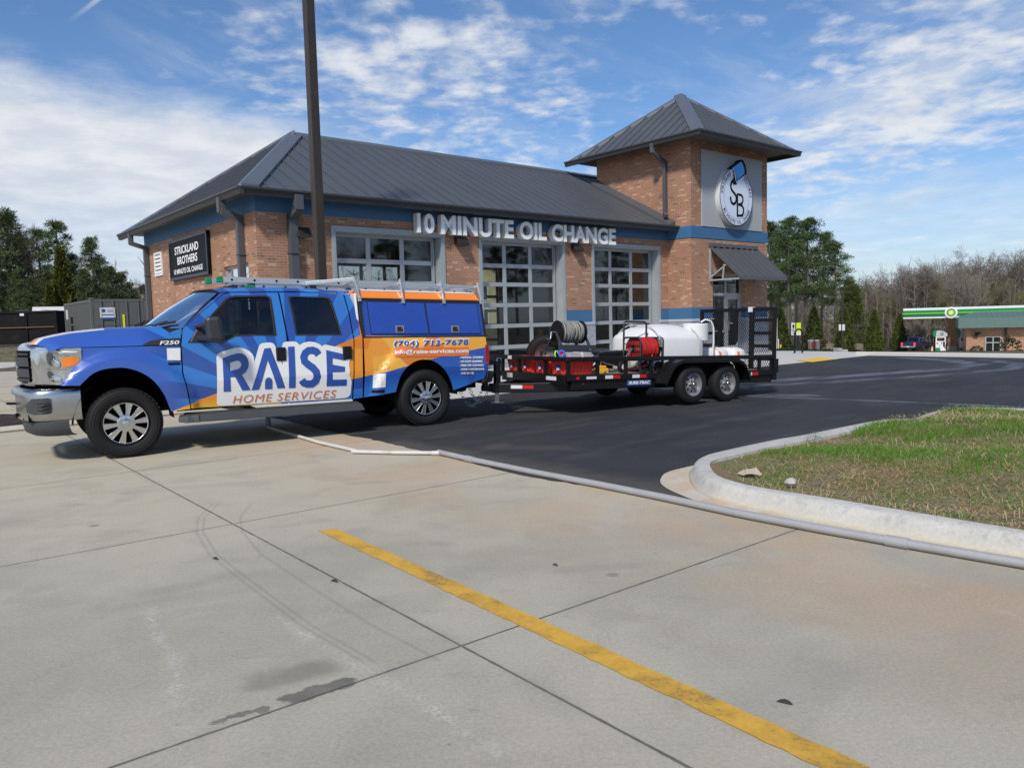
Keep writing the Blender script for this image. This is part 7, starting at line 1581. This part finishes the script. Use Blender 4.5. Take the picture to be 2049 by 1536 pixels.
# ------------------------------------------------------------------ left background objects
def left_side():
    p = at(183.3, 640, 36.6); z0 = .50
    t = thing('site_container', 'grey office container with double doors, white sign and yellow strip', 'container', (p.x, p.y, z0), YAWB); Wd, Ld, Ht = 2.44, 6.06, 2.60
    b = MB(); b.box(.02, Wd - .02, .02, Ld - .02, .05, Ht - .04)
    for i in range(56): y = .15 + i * .104; b.box(-.012, .03, y, y + .05, .16, Ht - .12)
    b.build('shell', M['container'], t)
    b = MB()
    for x in (-.03, Wd - .10):
        for y in (-.03, Ld - .10): b.box(x, x + .13, y, y + .13, 0, Ht)
    for z in (0, Ht - .14): b.box(.10, Wd - .10, -.028, .09, z, z + .14); b.box(-.028, .09, .10, Ld - .10, z, z + .12)
    for x in (-.04, Wd - .15): b.box(x, x + .19, -.05, .14, Ht - .02, Ht + .06)
    b.build('corner_frame', M['container'], t, bevel=.01)
    for x0, x1 in ((.11, Wd / 2 - .01), (Wd / 2 + .01, Wd - .11)):
        b = MB(); b.box(x0, x1, -.02, .02, .14, Ht - .15); b.box(x0 + .08, x1 - .05, -.035, -.02, 1.36, 1.42); b.box(x0 + .08, x1 - .05, -.035, -.02, .62, .68); d = b.build('door', M['container'], t, bevel=.008)
        b = MB()
        for x in (x0 + .30 * (x1 - x0), x0 + .78 * (x1 - x0)): b.cyl((x, -.055, .05), (x, -.055, Ht - .06), .024, 8); b.box(x - .05, x + .05, -.07, -.02, .85, .90); b.bar((x, -.07, .87), (x + .3, -.07, .87), .03, .03)
        b.build('locking_bar', M['container'], d, smooth=50)
    b = MB(); b.box(.36, 1.02, -.075, -.068, 1.72, 2.20); sg = b.build('sign', M['refl_white'], t)
    b = MB(); b.lathe([(0, 0), (0, .085), (.004, .085), (.004, 0)], (.52, -.077, 2.05), (0, -1, 0), 20); b.box(.68, .94, -.079, -.076, 2.06, 2.085); b.box(.68, .97, -.079, -.076, 1.99, 2.015); b.box(.42, .96, -.079, -.076, 1.83, 1.875); b.build('sign_print', M['ink_blue'], sg); b = MB(); b.box(.42, .98, -.075, -.07, 1.64, 1.705); b.build('sign_strip', M['ink_blue'], sg)
    b = MB(); b.box(1.34, 1.43, -.05, -.04, 1.02, 1.86); b.build('yellow_strip', P('hazard_yellow', (.80, .72, .03), .5), t)
    b = MB(); b.box(-.035, -.012, 5.25, 5.65, 1.75, 2.25); b.build('side_notice', M['refl_white'], t)
    b = MB(); b.box(-.05, -.01, 3.75, 4.55, .95, 1.95); w = b.build('side_window', M['container'], t); b = MB(); b.box(-.06, -.048, 3.85, 4.45, 1.50, 1.87); b.box(-.06, -.048, 3.85, 4.45, 1.03, 1.42); b.build('pane', M['black'], w)
    # dumpster
    p0 = at(-60, 690, 42.5); p1 = at(117, 690, 42.0); z0 = .92; L_ = (p1 - p0).length; a = math.atan2(p1.y - p0.y, p1.x - p0.x)
    t = thing('dumpster', 'long black open-top roll-off dumpster on the mulch bank', 'dumpster', (p0.x, p0.y, z0), a); Hh = 1.86
    b = MB(); b.box(0, L_, 0, .05, 0, Hh); b.box(0, L_, 2.2, 2.25, 0, Hh); b.box(0, .05, .05, 2.2, 0, Hh); b.box(L_ - .05, L_, .05, 2.2, 0, Hh); b.box(.05, L_ - .05, .05, 2.2, .1, .16); b.box(-.03, L_ + .04, -.05, .10, Hh - .10, Hh + .01); b.box(L_ - .12, L_ + .04, -.06, .06, 0, Hh - .1)
    x = .8
    while x < L_: b.box(x, x + .09, -.07, 0, 0, Hh - .1); x += 2.6
    b.build('body', M['dumpster'], t, bevel=.01); b = MB(); b.box(0, L_ - .12, -.075, .0, .96, 1.02); b.build('side_rail', M['rust'], t); b = MB(); b.box(L_ * .60, L_ * .60 + .24, -.06, -.055, 1.62, 1.75); b.build('label', M['refl_white'], t)
    b = MB(); b.box(.2, L_ - .2, .2, 1.9, -.10, .0); b.build('skid', M['rust'], t)
    # pale roofed shed and a white pile beyond the dumpster
    p = at(116, 640, 52); t = thing('shed', 'low shed with a pale pitched roof peeping over the dumpster end', 'shed', (p.x, p.y, H(p.x, p.y)), .5); b = MB(); b.box(-1.2, 1.2, -.9, .9, 0, 1.75); b.build('wall', P('shed_wall', (.30, .18, .14), .8), t); b = MB(); b.hexa([(-1.4, -1.1, 1.70), (1.4, -1.1, 1.70), (1.4, 0, 2.15), (-1.4, 0, 2.15), (-1.4, -1.1, 1.78), (1.4, -1.1, 1.78), (1.4, 0, 2.25), (-1.4, 0, 2.25)]); b.hexa([(-1.4, 0, 2.15), (1.4, 0, 2.15), (1.4, 1.1, 1.70), (-1.4, 1.1, 1.70), (-1.4, 0, 2.25), (1.4, 0, 2.25), (1.4, 1.1, 1.78), (-1.4, 1.1, 1.78)]); b.build('roof', P('pale_roof', (.62, .60, .57), .6), t)
    for px, lab in ((77, 'crumpled white sheeting heaped in the dumpster'), (40, 'dark tarpaulin heap sticking out of the dumpster')):
        p = at(px, 622, 43.2); b = MB(); b.lathe([(0, .02), (0, .55), (.14, .5), (.26, .3), (.30, .02)], (0, 0, 0), (0, 0, 1), 12)
        tag(b.build('rubbish_heap', M['refl_white'] if px > 60 else M['plastic'], loc=(p.x, p.y + .3, z0 + Hh - .16), weld=True, post=lambda c: Vector((c.x * rng.uniform(.7, 1.4), c.y, c.z * rng.uniform(.5, 1.2))), smooth=30), lab, 'rubbish')
    # yellow houses behind the shop
    def house(px, Y, w, d, hw, hr, rot, lab):
        p = at(px, 640, Y); t = thing('house', lab, 'house', (p.x, p.y, H(p.x, p.y) - .3), rot, 'yellow houses behind the shop'); b = MB(); b.box(-w / 2, w / 2, -d / 2, d / 2, 0, hw); b.face([(-w / 2, -d / 2, hw), (w / 2, -d / 2, hw), (0, -d / 2, hw + hr)]); b.face([(-w / 2, d / 2, hw), (w / 2, d / 2, hw), (0, d / 2, hw + hr)]); b.build('wall', M['yellow_siding'], t)
        b = MB()
        for s in (-1, 1): b.hexa([(s * (w / 2 + .4), -d / 2 - .4, hw - .25), (0, -d / 2 - .4, hw + hr), (0, d / 2 + .4, hw + hr), (s * (w / 2 + .4), d / 2 + .4, hw - .25), (s * (w / 2 + .4), -d / 2 - .4, hw - .1), (0, -d / 2 - .4, hw + hr + .17), (0, d / 2 + .4, hw + hr + .17), (s * (w / 2 + .4), d / 2 + .4, hw - .1)])
        rf = b.build('roof', M['house_roof'], t); b = MB()
        for s in (-1, 1): b.bar((s * (w / 2 + .42), -d / 2 - .43, hw - .2), (0, -d / 2 - .43, hw + hr + .05), .06, .28, (0, 1, 0))
        b.build('barge_board', M['white'], rf)
        for x, z in ((-w * .22, hw * .55), (w * .22, hw * .55), (0, hw + hr * .25), (-w * .22, hw * .12), (w * .22, hw * .12)):
            b = MB(); b.box(x - .5, x + .5, -d / 2 - .05, -d / 2 - .01, z, z + 1.25); wn = b.build('window', M['white'], t); b = MB(); b.box(x - .42, x + .42, -d / 2 - .07, -d / 2 - .052, z + .08, z + 1.17); b.build('pane', M['black'], wn)
    house(930, 62, 5.2, 8, 4.2, 2.4, .1, 'pale yellow gabled house seen through the middle glazed door'); house(287, 92, 5, 7, 4.0, 1.6, .5, 'pale yellow house peeping out beside the left end of the shop')
left_side()

# ------------------------------------------------------------------ petrol station and verge on the right
def right_side():
    # station forecourt
    b = MB(); b.grid(30, 20, lambda s, t: (lambda x, y: (x, y, H(x, y) + .02))(24 + 70 * s, 82 + 34 * t)); tag(b.build('station_forecourt', M['conc_far'], smooth=40), kind='structure')
    # canopy
    Y = 107.0; k = Y / FPX; p0 = at(1809, 638, Y); p1 = at(2140, 630, Y); zb = p0.z; zt = zb + 1.40; L_ = p1.x - p0.x
    RS = rad(-28)
    def fr(px, py, O, rot):                       # photo pixel on an upright plane through O -> (along, height)
        r = ray(px, py); n_ = Vector((-sin(rot), cos(rot), 0)); q = EYE + r * ((O - EYE).dot(n_) / r.dot(n_)); return (q - O).dot(Vector((cos(rot), sin(rot), 0))), q.z
    L_ = 24.0; t = thing('station_canopy', 'long flat green and white petrol station canopy with a sunflower emblem', 'canopy', (p0.x, Y, zb), RS); D_ = 9.0; CO = Vector((p0.x, Y, zb))
    b = MB(); b.box(0, L_, 0, D_, .05, 1.35); b.build('deck', M['white'], t)
    def band(nm, mat, z0, z1, o, x0=0.0):
        b = MB(); b.box(-o + x0, L_, -o, 0, z0, z1); b.box(-o, 0, 0, D_, z0, z1); return b.build(nm, mat, t)
    band('white_band', M['white'], 1.12, 1.42, .10); band('white_band', M['white'], 0, .24, .10); band('green_band', M['green_sign'], .72, 1.12, .16); band('green_band', M['green_dark'], .24, .66, .16); band('lime_band', M['lime_sign'], .60, .76, .20)
    ex = fr(1903, 626, CO, RS)[0]; b = MB(); b.lathe([(0, 0), (0, .76), (.12, .76), (.14, .70), (.14, 0)], (ex, -.16, .70), (0, -1, 0), 36); e = b.build('emblem_disc', M['white'], t, smooth=40)
    def star(n, r0, r1, y):
        b = MB(); b.poly([((r1 if i % 2 == 0 else r0) * cos(pi * i / n), (r1 if i % 2 == 0 else r0) * sin(pi * i / n)) for i in range(2 * n)], lambda u, v: (ex + u, y, .72 + v)); return b
    star(18, .50, .57, -.306).build('emblem_rays', M['green_sign'], e); star(18, .38, .45, -.312).build('emblem_rays', M['lime_sign'], e); star(18, .24, .32, -.318).build('emblem_rays', M['yellow_sign'], e); star(14, .13, .18, -.324).build('emblem_rays', M['white'], e)
    def col(px, wpx, nm='brick column under the left part of the station canopy'):
        a = at(px, 700, Y + 1); w = wpx * (Y + 1) / FPX / 2; z0 = H(a.x, a.y); cx_ = fr(px, 700, CO + Vector((sin(-RS), cos(RS), 0)) * 2.6, RS)[0]; b = MB(); b.box(cx_ - w, cx_ + w, 2.6, 2.6 + 2 * w, z0 - zb, .04); c = b.build('column', M['brick'], t, uv=True); b = MB(); b.box(cx_ - w - .08, cx_ + w + .08, 2.52, 2.68 + 2 * w, z0 - zb, z0 - zb + .75); b.build('column_base', M['stone'], c)
    col(1905, 15); col(2120, 15)
    # pumps
    for i, (px, lab) in enumerate(((1882, 'green and white fuel pump left of the canopy column'), (1930, 'green and white fuel pump right of the canopy column, half behind the station wall'))):
        p = at(px, 703, Y - 1); z0 = H(p.x, p.y) + .05; t2 = thing('fuel_pump', lab, 'fuel pump', (p.x, p.y, z0), RS, 'fuel pumps under the canopy'); w = .62
        b = MB(); b.box(-w, w, -.3, .3, .0, 1.95); b.build('cabinet', M['white'], t2, bevel=.03)
        b = MB(); b.prism([(-.78, 1.98), (.78, 1.98), (.78, 2.35), (.4, 2.62), (-.2, 2.76), (-.6, 2.72), (-.78, 2.5)], lambda u, v, d: (u, d, v), -.36, .36); tp = b.build('topper', P('pump_topper', (.48, .50, .52), .5), t2); b = MB(); b.prism([(-.95, 1.98), (-.62, 1.98), (-.50, 2.72), (-.75, 2.75), (-.95, 2.6)], lambda u, v, d: (u, d, v), -.37, .37); b.build('green_end', M['green_sign'], tp); b = MB(); b.lathe([(0, .10), (0, .20), (.01, .2), (.01, .10)], (.12, -.365, 2.3), (0, -1, 0), 20); b.build('topper_emblem', M['green_dark'], tp)
        b = MB(); b.box(-.45, .45, -.315, -.302, 1.35, 1.78); b.build('screen', M['black'], t2); b = MB(); b.box(-.30, .10, -.325, -.316, 1.55, 1.74); b.build('advert', M['lamp_red'], t2)
        for x0, x1, z0_, z1 in ((-.5, -.3, .9, 1.15), (.02, .2, .95, 1.2), (-.2, -.05, .62, .8), (.28, .5, .55, 1.25)): b = MB(); b.box(x0, x1, -.32, -.302, z0_, z1); b.build('panel', M['black'] if x0 > .2 else M['steel'], t2)
        b = MB(); b.tube([(.40, -.33, 1.2), (.45, -.42, .7), (.55, -.40, .3), (.62, -.34, .9)], .03, 6); b.build('hose', M['black'], t2, smooth=50)
        b = MB(); b.box(-.64, -.05, -.31, -.30, .0, .42); b.build('green_foot', M['green_sign'], t2)
    # station building
    Y2 = 96.0; k2 = Y2 / FPX; a = at(1933, 702, Y2); z0 = H(a.x + 6, Y2) - .1; zw = at(1933, 656, Y2).z
    t = thing('station_shop', 'brick petrol station shop with a green mansard roof at the right edge', 'building', (a.x, Y2, z0), RS); L_ = 16.0; hw = zw - z0; BO = Vector((a.x, Y2, z0))
    b = MB(); b.box(0, L_, 0, 9, 0, hw); b.build('wall', M['brick'], t, uv=True)
    x0 = fr(1917, 640, BO, RS)[0]; zf = fr(1930, 636.5, BO, RS)[1] - z0; zr = fr(1968, 622.5, BO, RS)[1] - z0 - .1; xr = fr(1957, 621, BO, RS)[0]
    b = MB(); b.box(x0, L_ + 1.2, -1.2, 10, hw, zf); b.hexa([(x0, -1.2, zf), (L_ + 1.2, -1.2, zf), (L_ + 1.2, 10, zf), (x0, 10, zf), (xr, 1.6, zr), (L_, 1.6, zr), (L_, 7, zr), (xr, 7, zr)])
    for i in range(34):
        x = x0 + .3 + i * .55; b.bar((x, -1.22, hw + .02), (x, -1.22, zf), .03, .03, (0, 1, 0)) if i % 6 == 3 else None
        q = max(0, min(1, (x - x0) / (xr - x0))); b.bar((x, -1.2, zf + .01), (x + .0, -1.2 + 2.8 * q, zf + (zr - zf) * q + .01), .05, .05, (0, -.5, .8))
    b.build('mansard_roof', M['station_roof'], t)
    w0, w1 = fr(1971, 700, BO, RS)[0], fr(2002.5, 700, BO, RS)[0]; zt_ = fr(1985, 673, BO, RS)[1] - z0
    b = MB(); b.box(w0, w1, -.06, .02, .05, zt_); wn = b.build('window', M['galv'], t); m_ = (w0 + w1) / 2
    for xa, xb in ((w0 + .1, m_ - .06), (m_ + .06, w1 - .1)):
        for za, zb_ in ((.12, zt_ * .60), (zt_ * .66, zt_ - .1)): b = MB(); b.box(xa, xb, -.075, -.062, za, zb_); b.build('pane', M['black'], wn)
    xd = fr(2009, 690, BO, RS)[0]; b = MB(); b.box(xd, xd + .28, -.12, 0, .1, hw); b.build('downpipe', M['bronze'], t)
    xl = fr(1953, 690, BO, RS)[0]; zl = fr(1953, 671, BO, RS)[1] - z0; b = MB(); b.box(xl - .1, xl + .1, -.25, 0, zl - .1, zl + .2); b.box(xl - .15, xl + .4, -.35, -.2, zl + .15, zl + .4); b.box(xl - .3, xl + .2, -.35, -.2, zl - .1, zl + .08); b.build('flood_light', M['black'], t)
    def bush(nm, lab, px, py, Y_, w, h, grp=None, mat='shrub', n=420, seed=1, z=None):
        p = at(px, py, Y_); r = random.Random(seed); b = MB(); z_ = H(p.x, p.y) if z is None else z
        for i in range(n):
            d = rnd_dir(r, .15); d.z = abs(d.z); c = Vector((d.x * w / 2, d.y * w / 2, d.z * h)) * r.uniform(.6, 1.0); e_ = (d + rnd_dir(r) * .8).normalized() * max(w, h) * .13; s_ = e_.cross(rnd_dir(r)).normalized() * max(w, h) * .035; b.face([c - s_, c + s_, c + e_ + s_ * .4, c + e_ - s_ * .4])
        return tag(b.build(nm, M[mat], loc=(p.x, p.y, z_ - .03)), lab, 'shrub', grp)
    bush('leafless_bush', 'straggly bush under the station downpipe', 2021, 700, 88, 2.4, 1.7, None, 'shrub', 160, 4); bush('low_shrub', 'low dark shrub left of the station window', 1954, 702, 92, 1.5, .6, None, 'shrub', 200, 5)
    # navy pickup
    p = at(1817, 702, 105); z0 = H(p.x, p.y) + .02; t = thing('parked_pickup', 'navy blue pickup seen from behind parked by the station pumps', 'pickup truck', (p.x, p.y, z0), rad(43))
    b = MB(); b.hexa([(0, -.95, .55), (5.5, -.95, .50), (5.5, .95, .50), (0, .95, .55), (.0, -.92, 1.18), (5.4, -.88, 1.10), (5.4, .88, 1.10), (0, .92, 1.18)]); b.build('body', M['navy'], t, bevel=.06)
    b = MB(); b.hexa([(1.75, -.88, 1.15), (4.1, -.88, 1.12), (4.1, .88, 1.12), (1.75, .88, 1.15), (2.0, -.70, 1.84), (3.4, -.70, 1.84), (3.4, .70, 1.84), (2.0, .70, 1.84)]); cb = b.build('cab', M['navy'], t, bevel=.05)
    b = MB(); b.face([(1.80, -.68, 1.28), (1.80, .68, 1.28), (1.955, .58, 1.74), (1.955, -.58, 1.74)]); b.face([(2.1, -.885, 1.22), (3.8, -.885, 1.2), (3.3, -.745, 1.74), (2.15, -.745, 1.74)]); b.build('cab_window', M['glass_dark'], cb, post=lambda c: c + Vector((-.02 if c.x < 2 else 0, -.02, 0)))
    for y in (-.82, .82): b = MB(); b.box(-.04, .05, y - .10, y + .10, .72, 1.12); b.build('tail_light', emit('lit_tail_lamp', (.9, .03, .05), 1.2), t)
    b = MB(); b.box(-.16, .05, -.92, .92, .48, .68); b.build('bumper', M['steel'], t, bevel=.03); b = MB(); b.box(-.17, -.16, -.16, .16, .55, .66); b.build('number_plate', M['refl_white'], t); b = MB(); b.box(1.94, 2.0, -.2, .2, 1.80, 1.87); b.build('brake_lamp', M['lamp_red'], cb)
    for x in (1.05, 4.5):
        for y in (-.96, .70): b = MB(); b.lathe([(.02, .0), (.02, .21), (0, .24), (.0, .34), (.04, .38), (.22, .38), (.26, .34), (.26, 0)], (x, y, .38), (0, 1, 0), 24); b.build('wheel', M['rubber'], t, smooth=40)
    # banner poles, bins, rack, posts
    def pole(px, top, Y_, lab, panels):
        p = at(px, 700, Y_); z0 = H(p.x, p.y); zt = at(px, top, Y_).z; t = thing('banner_pole', lab, 'light pole', (p.x, p.y, z0), 0, 'banner poles on the station verge'); b = MB(); b.box(-.07, .07, -.07, .07, 0, zt - z0); b.build('shaft', M['bronze'], t)
        b = MB(); b.box(.07, .75, -.14, .14, zt - z0 - .10, zt - z0 + .02); b.build('lamp_head', M['bronze'], t)
        for nm, xa, xb, ya, yb, mt in panels:
            A_ = at(xa, ya, Y_ - .1); B_ = at(xb, yb, Y_ - .1); b = MB(); b.box(A_.x - p.x, B_.x - p.x, -.10, -.075, B_.z - z0, A_.z - z0); q = b.build(nm, mt, t)
            if nm == 'picture_banner':
                w, h = B_.x - A_.x, A_.z - B_.z; ox, oz = A_.x - p.x, B_.z - z0
                for u0, u1, v0, v1, m2 in ((.25, .8, .55, .9, M['leaf']), (.40, .66, .60, .80, P('banner_skin', (.50, .30, .22), .6)), (.1, .9, .28, .55, P('banner_mauve', (.35, .28, .33), .6)), (.2, .8, .06, .26, P('banner_blue', (.20, .45, .70), .6))): b = MB(); b.prism([(ox + w * (u0 + (u1 - u0) * (.5 + .5 * cos(i * pi / 6))), oz + h * (v0 + (v1 - v0) * (.5 + .5 * sin(i * pi / 6)))) for i in range(12)], lambda u, v, d: (u, d, v), -.108 - .003 * len(bpy.data.materials) % .01, -.10); b.build('print', m2, q)
            if nm == 'lime_banner':
                b = MB(); w, h = B_.x - A_.x, A_.z - B_.z; ox, oz = A_.x - p.x, B_.z - z0; b.box(ox, ox + w, -.112, -.10, oz, oz + h * .22); b.build('print', M['refl_white'], q)
    pole(1592, 592, 60, 'dark light pole with a picture banner and a lime banner', (('picture_banner', 1583.5, 1591, 646, 670.5, M['refl_white']), ('lime_banner', 1593.5, 1602.5, 645.5, 670.5, P('lime_banner', (.55, .72, .02), .5))))
    pole(1685, 583, 66, 'dark light pole with two plain white banners', (('white_banner', 1678.5, 1683, 649, 661, M['refl_white']), ('white_banner', 1685.5, 1690.5, 649, 661, M['refl_white'])))
    for px, lab in ((1622, 'left steel litter bin with a red print on the verge'), (1635.5, 'right steel litter bin with a red flap on the verge')):
        p = at(px, 702, 62); t = thing('litter_bin', lab, 'bin', (p.x, p.y, H(p.x, p.y)), 0, 'steel bins on the verge'); b = MB(); b.lathe([(0, .0), (0, .19), (.92, .22), (.92, .0)], (0, 0, 0), (0, 0, 1), 20); b.build('drum', M['steel'], t, smooth=40); b = MB(); b.lathe([(.80, .225), (.84, .24), (.93, .24), (.95, 0)], (0, 0, 0), (0, 0, 1), 20); b.build('collar', M['galv'], t, smooth=40); b = MB(); b.box(-.02 if px < 1630 else .02, .16 if px < 1630 else .24, -.26, -.20, .35 if px < 1630 else .78, .72 if px < 1630 else .93); b.build('red_print', M['lamp_red'], t)
    p = at(1598, 705, 29.0); t = tag(thing('rack_arch', 'black tube hoop standing at the edge of the concrete pad', 'bike rack', (p.x, p.y, .05), .15)); b = MB(); w = .155; b.tube([(-w, 0, 0), (-w, 0, .70)] + [(-w * cos(a), 0, .70 + w * 1.15 * sin(a)) for a in [pi * i / 10 for i in range(1, 10)]] + [(w, 0, .70), (w, 0, 0)], .032, 10); b.build('hoop', M['black'], t, smooth=60)
    for px, y0, y1, Y_, lab in ((1551, 636, 699, 58, 'left of two tall thin white posts by the tower corner'), (1554.5, 636, 699, 58, 'right of two tall thin white posts by the tower corner'), (1557.7, 678, 700, 58, 'short thin white post beside the tall pair')):
        p = at(px, y1, Y_); zt = at(px, y0, Y_).z; z0 = H(p.x, p.y); b = MB(); b.cyl((0, 0, 0), (0, 0, zt - z0), .045, 8); tag(b.build('white_post', M['pvc_white'], loc=(p.x, p.y, z0), smooth=50), lab, 'post', 'thin white posts by the tower corner')
    for px, y0, y1, Y_, lab in ((1549, 690.5, 699, 50, 'yellow-topped white bollard nearest the tower corner'), (1562, 689.5, 703, 50, 'yellow-topped white bollard in front of the first pointed conifer'), (1865, 696, 705, 104, 'yellow-topped white bollard by the left fuel pump')):
        p = at(px, y1, Y_); zt = at(px, y0, Y_).z; h = max(.45, zt - p.z); t = thing('bollard', lab, 'bollard', (p.x, p.y, H(p.x, p.y)), 0, 'yellow and white bollards'); r_b = .055 * (Y_ / 50) * 1.1; b = MB(); b.cyl((0, 0, 0), (0, 0, h * .5), r_b, 12); b.build('post', M['refl_white'], t, smooth=50); b = MB(); b.cyl((0, 0, h * .5), (0, 0, h), r_b * 1.02, 12); b.build('sleeve', M['yellow'], t, smooth=50)
    for i, (px, w, lab) in enumerate(((1575, 1.1, 'wide clipped low shrub left of the black hoop'), (1603, .55, 'small low shrub between the hoop legs'), (1628, .6, 'low shrub below the steel bins'), (1651, .75, 'low shrub right of the steel bins'), (1714, .5, 'low shrub left of the dark kerb bush'), (1735, .35, 'tiny dark bush on the far kerb'), (1555, .5, 'low shrub at the foot of the thin white posts'), (1580, .8, 'second clipped shrub behind the wide one'))): bush('low_shrub', lab, px, 703, 31.5 if i != 7 else 34, w, .11 if i != 7 else .18, 'low shrubs along the pad edge', 'shrub', 420, 20 + i, z=at(px, 704.5, 31.5).z)
    for px, w, d, h, Y_, lab in ((1676, .17, .3, .18, 30.0, 'upright concrete block on the pad edge'), (1686, .26, .3, .12, 29.6, 'flat concrete block beside the upright one')):
        p = at(px, 706, Y_); b = MB(); b.box(-w / 2, w / 2, -d / 2, d / 2, 0, h); tag(b.build('concrete_block', M['stone'], loc=(p.x, p.y, p.z + .01), rotz=.3, bevel=.015), lab, 'block')
    for px, w, lab in ((1656, .62, 'weathered wooden fence panel right of the second pointed conifer'), (1718, .55, 'weathered wooden fence panel under the spreading cedar')):
        p = at(px, 700, 74); t = thing('fence_panel', lab, 'fence', (p.x, p.y, H(p.x, p.y)), .1); b = MB()
        for i in range(9): b.box(-w + i * w * 2 / 9, -w + (i + .92) * w * 2 / 9, -.02, .02, 0, .72 + .03 * (i % 2))
        b.build('boards', M['wood'], t); b = MB(); b.box(-w, w, .02, .06, .15, .25); b.box(-w, w, .02, .06, .5, .6); b.build('rail', M['wood'], t)
right_side()
